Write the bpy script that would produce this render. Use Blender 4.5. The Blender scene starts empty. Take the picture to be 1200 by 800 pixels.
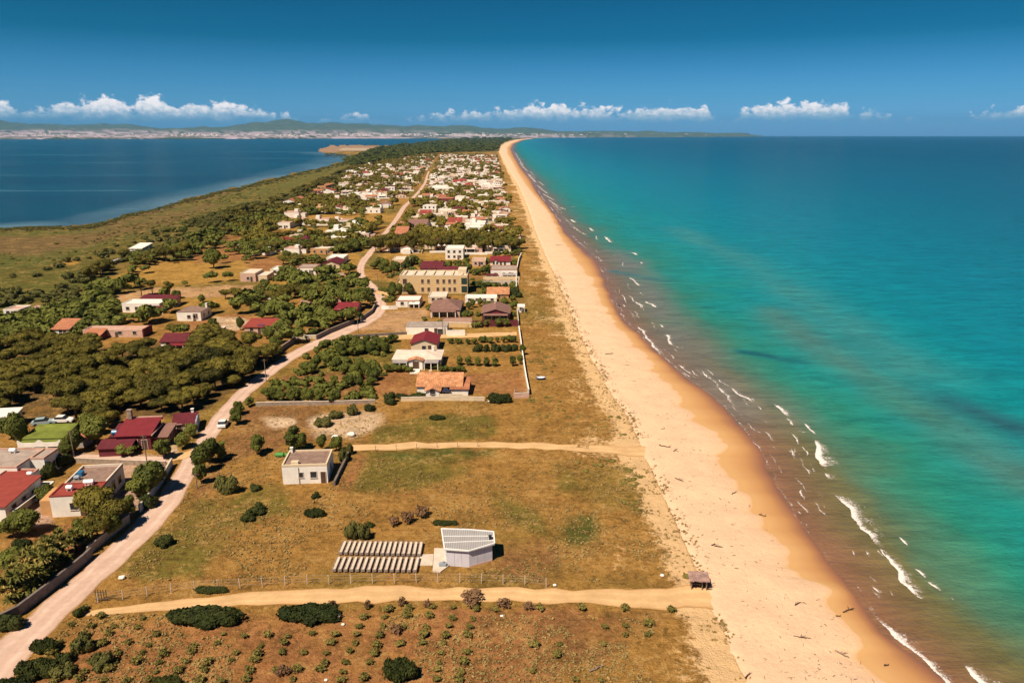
import bpy, math, random
import numpy as np
from mathutils import Vector, Matrix

S = bpy.context.scene
COL = S.collection
rad = math.radians

# ---------------------------------------------------------------- camera
CAM_H = 60.0
FPX = 857.0                       # focal length in pixels of the 1200 px wide photograph
PITCH = math.atan((400 - 158) / FPX)
cam_d = bpy.data.cameras.new("camera")
cam_d.sensor_width = 36.0
cam_d.lens = 36.0 * FPX / 1200.0
cam_d.clip_start = 1.0
cam_d.clip_end = 90000.0
cam = bpy.data.objects.new("camera", cam_d)
COL.objects.link(cam)
cam.location = (0, 0, CAM_H)
cam.rotation_euler = (math.pi / 2 - PITCH, 0, 0)
S.camera = cam

# ---------------------------------------------------------------- light
SUN_EL = rad(56)
SUN_DIR = Vector((-0.62 * math.cos(SUN_EL), -0.785 * math.cos(SUN_EL), math.sin(SUN_EL))).normalized()
sun_d = bpy.data.lights.new("sun", 'SUN')
sun_d.energy = 4.4
sun_d.angle = rad(0.5)
sun_d.color = (1.0, 0.85, 0.66)
sun = bpy.data.objects.new("sun", sun_d)
COL.objects.link(sun)
sun.rotation_euler = (-SUN_DIR).to_track_quat('-Z', 'Y').to_euler()

S.render.engine = 'CYCLES'
S.cycles.use_denoising = True
S.cycles.max_bounces = 5
S.cycles.diffuse_bounces = 2
S.cycles.glossy_bounces = 2
S.cycles.transparent_max_bounces = 8
S.cycles.volume_bounces = 0
S.cycles.sample_clamp_indirect = 4.0
S.view_settings.view_transform = 'Standard'
S.view_settings.look = 'None'
S.view_settings.exposure = 0.65
S.view_settings.gamma = 1.0
S.view_settings.use_curve_mapping = False

# ---------------------------------------------------------------- node helpers
class NT:
    def __init__(s, tree):
        s.t = tree
    def n(s, typ, **kw):
        x = s.t.nodes.new(typ)
        for k, v in kw.items():
            setattr(x, k, v)
        return x
    def l(s, a, b):
        s.t.links.new(a, b)
    def put(s, sock, v):
        if isinstance(v, bpy.types.NodeSocket):
            s.l(v, sock)
        elif isinstance(v, (tuple, list)) and len(v) == 3 and sock.type == 'RGBA':
            sock.default_value = (*v, 1)
        else:
            sock.default_value = v
    def m(s, op, a, b=0.0, c=0.0, clamp=False):
        x = s.n('ShaderNodeMath', operation=op, use_clamp=clamp)
        s.put(x.inputs[0], a); s.put(x.inputs[1], b); s.put(x.inputs[2], c)
        return x.outputs[0]
    def mix(s, f, a, b, blend='MIX'):
        x = s.n('ShaderNodeMix', data_type='RGBA', blend_type=blend)
        s.put(x.inputs[0], f); s.put(x.inputs[6], a); s.put(x.inputs[7], b)
        return x.outputs[2]
    def smooth(s, v, lo, hi, a=0.0, b=1.0):
        x = s.n('ShaderNodeMapRange', interpolation_type='SMOOTHSTEP')
        s.put(x.inputs[0], v); s.put(x.inputs[1], lo); s.put(x.inputs[2], hi); s.put(x.inputs[3], a); s.put(x.inputs[4], b)
        return x.outputs[0]
    def lin(s, v, lo, hi, a=0.0, b=1.0):
        x = s.n('ShaderNodeMapRange')
        s.put(x.inputs[0], v); s.put(x.inputs[1], lo); s.put(x.inputs[2], hi); s.put(x.inputs[3], a); s.put(x.inputs[4], b)
        return x.outputs[0]
    def noise(s, vec, scale, detail=3, rough=0.55, dist=0.0):
        x = s.n('ShaderNodeTexNoise')
        if vec is not None: s.l(vec, x.inputs['Vector'])
        s.put(x.inputs['Scale'], scale); x.inputs['Detail'].default_value = detail
        x.inputs['Roughness'].default_value = rough; x.inputs['Distortion'].default_value = dist
        return x.outputs['Fac']
    def mapping(s, vec, scale=(1, 1, 1), rot=(0, 0, 0)):
        x = s.n('ShaderNodeMapping'); s.l(vec, x.inputs[0])
        x.inputs['Scale'].default_value = scale; x.inputs['Rotation'].default_value = rot
        return x.outputs[0]
    def ramp(s, f, stops, interp='LINEAR'):
        x = s.n('ShaderNodeValToRGB'); s.put(x.inputs[0], f)
        cr = x.color_ramp; cr.interpolation = interp
        while len(cr.elements) < len(stops): cr.elements.new(0.5)
        for e, (p, c) in zip(cr.elements, stops):
            e.position = p
            e.color = (*c, 1) if not isinstance(c, float) else (c, c, c, 1)
        return x.outputs[0]
    def attr(s, name):
        return s.n('ShaderNodeAttribute', attribute_name=name)
    def bump(s, h, strength, dist):
        x = s.n('ShaderNodeBump'); s.put(x.inputs['Height'], h)
        x.inputs['Strength'].default_value = strength; x.inputs['Distance'].default_value = dist
        return x.outputs[0]

# ---------------------------------------------------------------- sky
w = bpy.data.worlds.new("World"); S.world = w; w.use_nodes = True
w.node_tree.nodes.clear(); N = NT(w.node_tree)
sky = N.n('ShaderNodeTexSky', sky_type='NISHITA')
sky.sun_disc = False
sky.sun_elevation = SUN_EL
sky.sun_rotation = math.atan2(SUN_DIR.x, SUN_DIR.y)
sky.altitude = 0; sky.air_density = 1.0; sky.dust_density = 0.6; sky.ozone_density = 3.0
tc = N.n('ShaderNodeTexCoord'); sep = N.n('ShaderNodeSeparateXYZ'); N.l(tc.outputs['Generated'], sep.inputs[0])
az = N.m('ARCTAN2', sep.outputs[0], sep.outputs[1])
el = N.m('MULTIPLY', N.m('ARCSINE', sep.outputs[2]), 57.29578)      # degrees above the horizon
tint = N.ramp(N.lin(el, 0, 30), [(0.0, (0.20, 0.42, 0.92)), (0.08, (0.105, 0.30, 0.56)), (0.22, (0.008, 0.150, 0.240)), (0.5, (0.0008, 0.078, 0.135)), (1.0, (0.006, 0.07, 0.12))])
skyc = N.mix(1.0, sky.outputs[0], tint, 'MULTIPLY')
bg = N.n('ShaderNodeBackground'); N.l(skyc, bg.inputs[0]); bg.inputs[1].default_value = 0.13
# low cumulus far out over the mainland
azn = N.lin(az, -0.80, 0.80)
def caz(px): return (math.atan((px - 600) / 891.0) + 0.80) / 1.60
cl = [(-60, 0), (-30, 2.3), (14, 2.5), (30, 1.7), (55, 1.9), (90, 2.6), (118, 2.6), (130, 2.95), (152, 2.5), (158, 1.9), (168, 2.9), (196, 2.8), (206, 1.9),
      (222, 2.5), (248, 2.6), (285, 2.3), (345, 1.5), (360, 0.9), (400, 1.6), (430, 1.75), (455, 1.0), (500, 1.6), (530, 2.0), (575, 2.0), (625, 2.45), (655, 2.6), (700, 2.2), (740, 2.0), (765, 2.35), (800, 2.55), (828, 2.4), (836, 1.1)]
cl2 = [(836, 0), (860, 1.2), (868, 2.3), (935, 2.55), (985, 2.5), (997, 1.9), (1030, 1.7), (1060, 0.6), (1110, 1.0), (1140, 1.6), (1195, 2.0), (1260, 1.7), (1330, 2.4), (1400, 0)]
top1 = N.ramp(azn, [(caz(p), v / 4.0) for p, v in cl])
top2 = N.ramp(azn, [(caz(p), v / 4.0) for p, v in cl2])
top = N.m('MULTIPLY', N.m('MAXIMUM', top1, top2), 4.0)
cv = N.n('ShaderNodeCombineXYZ')
N.l(N.m('MULTIPLY', az, 57.29578), cv.inputs[0]); N.l(N.m('MULTIPLY', el, 1.35), cv.inputs[1])
nz = N.noise(cv.outputs[0], 0.9, 6, 0.58, 0.25)
nz2 = N.noise(cv.outputs[0], 2.4, 5, 0.6)
hgt = N.m('SUBTRACT', N.m('ADD', N.m('MULTIPLY', top, 0.95), N.m('MULTIPLY', N.m('SUBTRACT', nz, 0.55), 2.6)), el)
mtop = N.smooth(N.m('ADD', hgt, N.m('MULTIPLY', N.m('SUBTRACT', nz2, 0.5), 0.8)), 0.0, 0.42)
mbase = N.smooth(N.m('ADD', el, N.m('MULTIPLY', N.m('SUBTRACT', nz, 0.5), 1.2)), 0.7, 1.75)
cmask = N.m('MULTIPLY', N.m('MULTIPLY', mtop, mbase), 0.88)
lit = N.smooth(N.m('ADD', N.m('SUBTRACT', el, 1.2), N.m('MULTIPLY', N.m('SUBTRACT', nz2, 0.5), 2.2)), -0.3, 1.1)
ccol = N.mix(lit, (0.30, 0.42, 0.52), (0.88, 0.80, 0.77))
bgc = N.n('ShaderNodeBackground'); N.l(ccol, bgc.inputs[0]); bgc.inputs[1].default_value = 1.0
ms = N.n('ShaderNodeMixShader'); N.l(cmask, ms.inputs[0]); N.l(bg.outputs[0], ms.inputs[1]); N.l(bgc.outputs[0], ms.inputs[2])
wo = N.n('ShaderNodeOutputWorld'); N.l(ms.outputs[0], wo.inputs[0])

# ---------------------------------------------------------------- survey: where a point of the photograph lies on the ground
CP, SP = math.cos(PITCH), math.sin(PITCH)
def P(px, py, z=0.0):
    u = (px - 600) / FPX; v = (400 - py) / FPX
    dz = -SP + v * CP
    t = (z - CAM_H) / dz
    return np.array([u * t, (CP + v * SP) * t, z])
def P_np(px, py, z=0.0):
    u = (px - 600) / FPX; v = (400 - py) / FPX
    t = (z - CAM_H) / (-SP + v * CP)
    return u * t, (CP + v * SP) * t
def project(x, y, z=0.0):
    zz = z - CAM_H
    zc = y * CP - zz * SP; v = (y * SP + zz * CP) / zc
    return 600 + FPX * x / zc, 400 - FPX * v, zc
def mpp(py):                       # metres per pixel across, at a ground point on photo row py
    v = (400 - py) / FPX
    return CAM_H / (SP - v * CP) / FPX
def hm(hpx, py):                   # height in metres of something hpx tall standing on row py
    return hpx * mpp(py) / 0.93
def dm(dpx, py):                   # ground depth in metres of dpx rows
    a = PITCH + math.atan((py - 400) / FPX)
    return dpx * mpp(py) / math.sin(a)

# ---------------------------------------------------------------- numpy noise
_rs = np.random.RandomState(11)
_LAT = _rs.rand(256, 256)
def vnoise(x, y):
    xi = np.floor(x).astype(int); yi = np.floor(y).astype(int)
    fx = x - xi; fy = y - yi
    fx = fx * fx * (3 - 2 * fx); fy = fy * fy * (3 - 2 * fy)
    a = _LAT[xi & 255, yi & 255]; b = _LAT[(xi + 1) & 255, yi & 255]
    c = _LAT[xi & 255, (yi + 1) & 255]; d = _LAT[(xi + 1) & 255, (yi + 1) & 255]
    return (a * (1 - fx) + b * fx) * (1 - fy) + (c * (1 - fx) + d * fx) * fy
def fbm(x, y, o=4):
    s = 0; a = 0.5; t = 0
    for i in range(o):
        s = s + a * vnoise(x + i * 17.3, y + i * 9.1); t += a
        x = x * 2.03; y = y * 2.03; a *= 0.5
    return s / t

# ---------------------------------------------------------------- mesh helpers
def mesh_np(name, V, F, mats=(), attrs=None, smooth=False, fmat=None):
    me = bpy.data.meshes.new(name)
    V = np.asarray(V, dtype=np.float32); F = np.asarray(F, dtype=np.int32)
    k = F.shape[1]
    me.vertices.add(len(V)); me.vertices.foreach_set('co', V.ravel())
    me.loops.add(F.size); me.loops.foreach_set('vertex_index', F.ravel())
    me.polygons.add(len(F))
    me.polygons.foreach_set('loop_start', np.arange(0, F.size, k, dtype=np.int32))
    me.polygons.foreach_set('loop_total', np.full(len(F), k, dtype=np.int32))
    if smooth: me.polygons.foreach_set('use_smooth', np.ones(len(F), dtype=bool))
    if fmat is not None: me.polygons.foreach_set('material_index', np.asarray(fmat, dtype=np.int32))
    me.update(calc_edges=True)
    for m in mats: me.materials.append(m)
    for an, av in (attrs or {}).items():
        if av.ndim == 2:
            at = me.attributes.new(an, 'FLOAT_COLOR', 'POINT')
            c = np.ones((len(V), 4), dtype=np.float32); c[:, :3] = av
            at.data.foreach_set('color', c.ravel())
        else:
            at = me.attributes.new(an, 'FLOAT', 'POINT')
            at.data.foreach_set('value', av.astype(np.float32))
    return me
def link(name, me, parent=None, **props):
    o = bpy.data.objects.new(name, me); COL.objects.link(o)
    if parent is not None: o.parent = parent
    for k, v in props.items(): o[k] = v
    return o
def empty(name, loc, rz=0.0, label=None, cat=None, group=None):
    o = bpy.data.objects.new(name, None); COL.objects.link(o)
    o.location = loc; o.rotation_euler = (0, 0, rz); o.empty_display_size = 0.5
    tag(o, label, cat, group); return o
def tag(o, label=None, cat=None, group=None, kind=None):
    if label: o['label'] = label
    if cat: o['category'] = cat
    if group: o['group'] = group
    if kind: o['kind'] = kind
    return o
def copy_tree(o, parent=None):
    c = o.copy(); COL.objects.link(c)
    if parent is not None: c.parent = parent
    for ch in list(o.children): copy_tree(ch, c)
    return c

class MB:
    def __init__(s): s.v = []; s.f = []; s.m = []
    def add(s, vs, fs, m=0):
        b = len(s.v); s.v += [tuple(map(float, q)) for q in vs]
        for f in fs: s.f.append([b + i for i in f]); s.m.append(m)
        return s
    def box(s, x0, x1, y0, y1, z0, z1, m=0):
        v = [(x0, y0, z0), (x1, y0, z0), (x1, y1, z0), (x0, y1, z0), (x0, y0, z1), (x1, y0, z1), (x1, y1, z1), (x0, y1, z1)]
        return s.add(v, [(3, 2, 1, 0), (4, 5, 6, 7), (0, 1, 5, 4), (1, 2, 6, 5), (2, 3, 7, 6), (3, 0, 4, 7)], m)
    def prism(s, bot, top, m=0):
        n = len(bot)
        return s.add(list(bot) + list(top), [tuple(reversed(range(n))), tuple(range(n, 2 * n))] + [(i, (i + 1) % n, n + (i + 1) % n, n + i) for i in range(n)], m)
    def cyl(s, c, r0, r1, h, n=10, m=0):
        x, y, z = c
        a = [2 * math.pi * i / n for i in range(n)]
        return s.prism([(x + r0 * math.cos(t), y + r0 * math.sin(t), z) for t in a], [(x + r1 * math.cos(t), y + r1 * math.sin(t), z + h) for t in a], m)
    def tube(s, pts, rs, n=6, m=0):
        rings = []
        for i, p in enumerate(pts):
            p = Vector(p); d = (Vector(pts[min(i + 1, len(pts) - 1)]) - Vector(pts[max(i - 1, 0)])).normalized()
            a = d.orthogonal().normalized(); b = d.cross(a)
            rings.append([p + (a * math.cos(2 * math.pi * k / n) + b * math.sin(2 * math.pi * k / n)) * rs[i] for k in range(n)])
        vs = [q for r in rings for q in r]; L = len(rings)
        fs = [(i * n + k, i * n + (k + 1) % n, (i + 1) * n + (k + 1) % n, (i + 1) * n + k) for i in range(L - 1) for k in range(n)]
        fs += [tuple(reversed(range(n))), tuple(range((L - 1) * n, L * n))]
        return s.add(vs, fs, m)
    def xf(s, M):
        s.v = [tuple(M @ Vector(q)) for q in s.v]; return s
    def join(s, o, moff=0):
        b = len(s.v); s.v += o.v
        s.f += [[b + i for i in f] for f in o.f]; s.m += [k + moff for k in o.m]; return s
    def mesh(s, name, mats):
        me = bpy.data.meshes.new(name); me.from_pydata(s.v, [], s.f); me.update()
        for m in (mats if isinstance(mats, (list, tuple)) else [mats]): me.materials.append(m)
        if any(s.m): me.polygons.foreach_set('material_index', s.m)
        return me
    def build(s, name, mats, parent=None): return link(name, s.mesh(name, mats), parent)

# ---------------------------------------------------------------- materials
def new_mat(name):
    m = bpy.data.materials.new(name); m.use_nodes = True
    t = m.node_tree; t.nodes.clear(); n = NT(t)
    b = n.n('ShaderNodeBsdfPrincipled'); o = n.n('ShaderNodeOutputMaterial'); n.l(b.outputs[0], o.inputs[0])
    b.inputs['Specular IOR Level'].default_value = 0.25
    return m, n, b, o
def plain(name, c, rough=0.8, var=0.25, scale=0.8, spec=0.25, metal=0.0, bump=0.0):
    m, n, b, o = new_mat(name)
    tc = n.n('ShaderNodeTexCoord')
    f = n.noise(tc.outputs['Object'], scale, 5, 0.65)
    f2 = n.noise(tc.outputs['Object'], scale * 6, 3, 0.6)
    k = n.m('ADD', n.lin(f, 0.3, 0.7, 1 - var, 1 + var * 0.5), n.m('MULTIPLY', n.m('SUBTRACT', f2, 0.5), var * 0.8))
    v = n.n('ShaderNodeVectorMath', operation='SCALE'); n.put(v.inputs[0], c); n.put(v.inputs['Scale'], k)
    n.l(v.outputs[0], b.inputs['Base Color'])
    b.inputs['Roughness'].default_value = rough; b.inputs['Specular IOR Level'].default_value = spec; b.inputs['Metallic'].default_value = metal
    if bump: n.l(n.bump(f2, bump, 0.05), b.inputs['Normal'])
    return m
def ribbed(name, c, period, axis='X', depth=0.35, rough=0.7, var=0.3, stain=None):
    """tiles or sheet in rows: a wave along one axis, with weathering"""
    m, n, b, o = new_mat(name)
    tc = n.n('ShaderNodeTexCoord')
    sp = n.n('ShaderNodeSeparateXYZ'); n.l(tc.outputs['Object'], sp.inputs[0])
    wv = n.m('SINE', n.m('MULTIPLY', sp.outputs['XYZ'.index(axis)], 2 * math.pi / period))
    f = n.noise(tc.outputs['Object'], 0.7, 5, 0.7)
    f2 = n.noise(tc.outputs['Object'], 4.0, 3, 0.7)
    k = n.m('ADD', n.lin(f, 0.3, 0.7, 1 - var, 1 + var * 0.6), n.m('MULTIPLY', n.m('SUBTRACT', f2, 0.5), var * 1.4))
    v = n.n('ShaderNodeVectorMath', operation='SCALE')
    n.put(v.inputs[0], n.mix(n.smooth(f2, 0.5, 0.7), c, stain) if stain else c)
    n.put(v.inputs['Scale'], k); n.l(v.outputs[0], b.inputs['Base Color'])
    b.inputs['Roughness'].default_value = rough
    n.l(n.bump(wv, depth, 0.06), b.inputs['Normal'])
    return m
M = {}
M['white'] = plain('white_plaster', (0.83, 0.78, 0.72), var=0.14)
M['cream'] = plain('cream_plaster', (0.66, 0.53, 0.37), var=0.14)
M['yellow'] = plain('yellow_plaster', (0.66, 0.46, 0.24), var=0.12)
M['pink'] = plain('pink_plaster', (0.60, 0.39, 0.31), var=0.16)
M['red_wall'] = plain('dark_red_plaster', (0.15, 0.03, 0.04), var=0.25)
M['ochre'] = plain('ochre_plaster', (0.55, 0.30, 0.13), var=0.18)
M['greywall'] = plain('grey_render', (0.38, 0.35, 0.34), var=0.2)
M['stone'] = plain('stone_wall', (0.35, 0.27, 0.21), var=0.4, scale=1.6, bump=0.4)
M['darkstone'] = plain('dark_stone_wall', (0.17, 0.14, 0.13), var=0.4, scale=1.6, bump=0.4)
M['bluegrey'] = plain('blue_grey_paint', (0.30, 0.34, 0.40), var=0.2)
M['roof_terr'] = ribbed('terracotta_tiles', (0.40, 0.15, 0.08), 0.33, 'X', stain=(0.52, 0.28, 0.16))
M['roof_orange'] = ribbed('weathered_orange_tiles', (0.52, 0.22, 0.10), 0.45, 'X', var=0.5, stain=(0.62, 0.42, 0.26))
M['roof_red'] = ribbed('red_roof_sheet', (0.19, 0.022, 0.03), 0.4, 'X', 0.25, var=0.22)
M['roof_dred'] = ribbed('dark_red_roof_sheet', (0.125, 0.02, 0.028), 0.4, 'X', 0.25, var=0.35)
M['roof_bred'] = plain('brick_red_flat_roof', (0.27, 0.05, 0.038), var=0.2)
M['roof_brown'] = ribbed('brown_tiles', (0.24, 0.13, 0.105), 0.33, 'X')
M['roof_grey'] = ribbed('grey_roof_sheet', (0.33, 0.29, 0.28), 0.3, 'X')
M['flat_brown'] = plain('brown_gravel_roof', (0.26, 0.17, 0.135), var=0.35, scale=0.9)
M['flat_grey'] = plain('grey_flat_roof', (0.36, 0.29, 0.25), var=0.3, scale=0.6)
M['flat_pale'] = plain('pale_flat_roof', (0.66, 0.55, 0.46), var=0.2, scale=0.5)
M['flat_white'] = plain('white_flat_roof', (0.76, 0.71, 0.64), var=0.12, scale=0.5)
M['flat_pink'] = plain('pinkish_flat_roof', (0.53, 0.33, 0.26), var=0.25, scale=0.6)
M['green_roof'] = plain('green_coated_roof', (0.17, 0.20, 0.032), var=0.4, scale=0.35)
M['glass'] = plain('dark_glass', (0.035, 0.04, 0.05), rough=0.15, var=0.3, spec=0.5)
M['frame'] = plain('window_frame', (0.55, 0.48, 0.42), var=0.1)
M['shutter'] = plain('brown_shutter', (0.10, 0.055, 0.035), var=0.25)
M['greenshut'] = plain('dark_green_blind', (0.02, 0.05, 0.045), var=0.25)
M['solar'] = plain('solar_panel', (0.03, 0.035, 0.07), rough=0.2, var=0.2, spec=0.5)
M['purple'] = plain('purple_panel', (0.10, 0.05, 0.14), rough=0.35, var=0.2)
M['wood'] = plain('grey_weathered_wood', (0.28, 0.20, 0.15), var=0.4, scale=2)
M['wood_dark'] = plain('dark_driftwood', (0.09, 0.055, 0.04), var=0.4, scale=2)
M['concrete'] = plain('pale_concrete', (0.60, 0.50, 0.41), var=0.25, scale=0.7)
M['concrete_g'] = plain('grey_concrete', (0.33, 0.255, 0.215), var=0.5, scale=1.5)
M['metal_w'] = ribbed('ribbed_white_roof_sheet', (0.33, 0.315, 0.32), 0.33, 'X', 0.5, var=0.1)
M['lavender'] = plain('lavender_panel_wall', (0.60, 0.58, 0.66), var=0.10)
M['whitepaint'] = plain('white_paint', (0.80, 0.80, 0.80), rough=0.35, var=0.05, spec=0.5)
M['blue'] = plain('blue_plastic', (0.03, 0.16, 0.34), rough=0.4, var=0.15, spec=0.5)
M['greenplastic'] = plain('green_plastic', (0.06, 0.26, 0.05), rough=0.45, var=0.15, spec=0.5)
M['tyre'] = plain('tyre_rubber', (0.02, 0.02, 0.02), var=0.2)
M['steel'] = plain('galvanised_steel', (0.45, 0.44, 0.43), rough=0.45, var=0.15)
M['carblue'] = plain('pale_blue_paint', (0.32, 0.42, 0.46), rough=0.3, var=0.05, spec=0.5)
M['bark'] = plain('bark', (0.14, 0.085, 0.055), var=0.4, scale=2)
# ================================================================ the setting
# surveyed lines, as photo pixels; each is turned into ground coordinates
DUNE = [(1060, 1000), (950, 890), (887, 800), (875, 780), (860, 745), (842, 712), (830, 682), (825, 670), (810, 637), (805, 627), (787, 587), (770, 552), (755, 517), (740, 487), (722, 462), (710, 440), (697, 420), (685, 395), (672, 365), (657, 330), (642, 300), (630, 272), (623, 251), (616, 233), (609, 218), (597, 200), (591, 188), (586, 178), (588, 172), (594, 167.5), (606, 164), (625, 162), (662, 160.8)]
WET = [(1330, 1000), (1190, 890), (1050, 808), (1037, 797), (1012, 772), (1000, 742), (975, 712), (950, 682), (925, 657), (897, 610), (880, 580), (865, 562), (855, 540), (835, 507), (815, 487), (792, 462), (772, 437), (755, 415), (735, 392), (712, 367), (702, 345), (695, 327), (685, 315), (671, 297), (657, 275), (645, 250), (632, 235), (618, 218), (608, 203), (601, 190), (595, 180), (594.5, 173), (599, 168), (610, 164.2), (630, 161.8), (664, 160.7)]
WATER = [(1390, 1000), (1225, 890), (1105, 800), (1090, 787), (1062, 762), (1035, 740), (1015, 712), (997, 692), (982, 672), (967, 647), (942, 620), (932, 602), (915, 575), (900, 548), (887, 522), (872, 502), (850, 477), (825, 457), (802, 441), (790, 430), (770, 412), (750, 392), (732, 377), (725, 365), (720, 355), (712, 340), (708, 327), (704, 316), (697, 305), (682, 292), (662, 272), (652, 255), (641, 240), (630, 226), (622, 210), (611, 197), (604, 185), (599.5, 175), (602, 169), (613, 164), (632, 161.4), (666, 160.6)]
Z_SEA = -1.2
def line_w(pts, z):
    a = np.array([P(x, y, z)[:2] for x, y in pts]); return a
L_DUNE, L_WET, L_WATER = line_w(DUNE, 0.0), line_w(WET, -0.8), line_w(WATER, Z_SEA)
def x_of(L, Y): return np.interp(Y, L[:, 1], L[:, 0])
def dist_poly(L, X, Y):
    d = np.full(X.shape, 1e9)
    for (ax, ay), (bx, by) in zip(L[:-1], L[1:]):
        ux, uy = bx - ax, by - ay; q = ux * ux + uy * uy
        t = np.clip(((X - ax) * ux + (Y - ay) * uy) / q, 0, 1)
        d = np.minimum(d, np.hypot(X - ax - t * ux, Y - ay - t * uy))
    return d
def inside(poly, x, y):
    poly = np.asarray(poly, float); r = np.zeros(x.shape, bool)
    x2, y2 = poly[-1]
    for x1, y1 in poly:
        c = ((y1 > y) != (y2 > y))
        with np.errstate(divide='ignore', invalid='ignore'):
            r ^= c & (x < (x2 - x1) * (y - y1) / (y2 - y1) + x1)
        x2, y2 = x1, y1
    return r

# rows of the terrain and water grids get longer with distance
def lod_grid(u0, u1, rows, z, fine=(-0.74, 0.74), du=0.0024):
    us = np.concatenate([np.arange(u0, fine[0], 0.02), np.arange(fine[0], fine[1], du), np.arange(fine[1], u1 + 0.02, 0.02)])
    px = 600 + us * FPX
    PX, PY = np.meshgrid(px, rows)
    X, Y = P_np(PX, PY, z)
    return PX, PY, X, Y
def grid_faces(nr, nc):
    i = np.arange(nr * nc).reshape(nr, nc)
    return np.stack([i[:-1, :-1], i[1:, :-1], i[1:, 1:], i[:-1, 1:]], -1).reshape(-1, 4)
def crop(V, F, keep_face, attrs):
    F = F[keep_face]; used = np.unique(F); mp = np.full(len(V), -1); mp[used] = np.arange(len(used))
    return V[used], mp[F], {k: a[used] for k, a in attrs.items()}

rows = np.concatenate([np.array([159.25, 159.5, 159.8, 160.1, 160.4, 160.8, 161.2, 161.7, 162.2]), np.arange(162.8, 180, 0.7), np.arange(180, 260, 1.1), np.arange(260, 460, 1.7), np.arange(460, 830, 2.2), np.arange(830, 1250, 12)])

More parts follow.
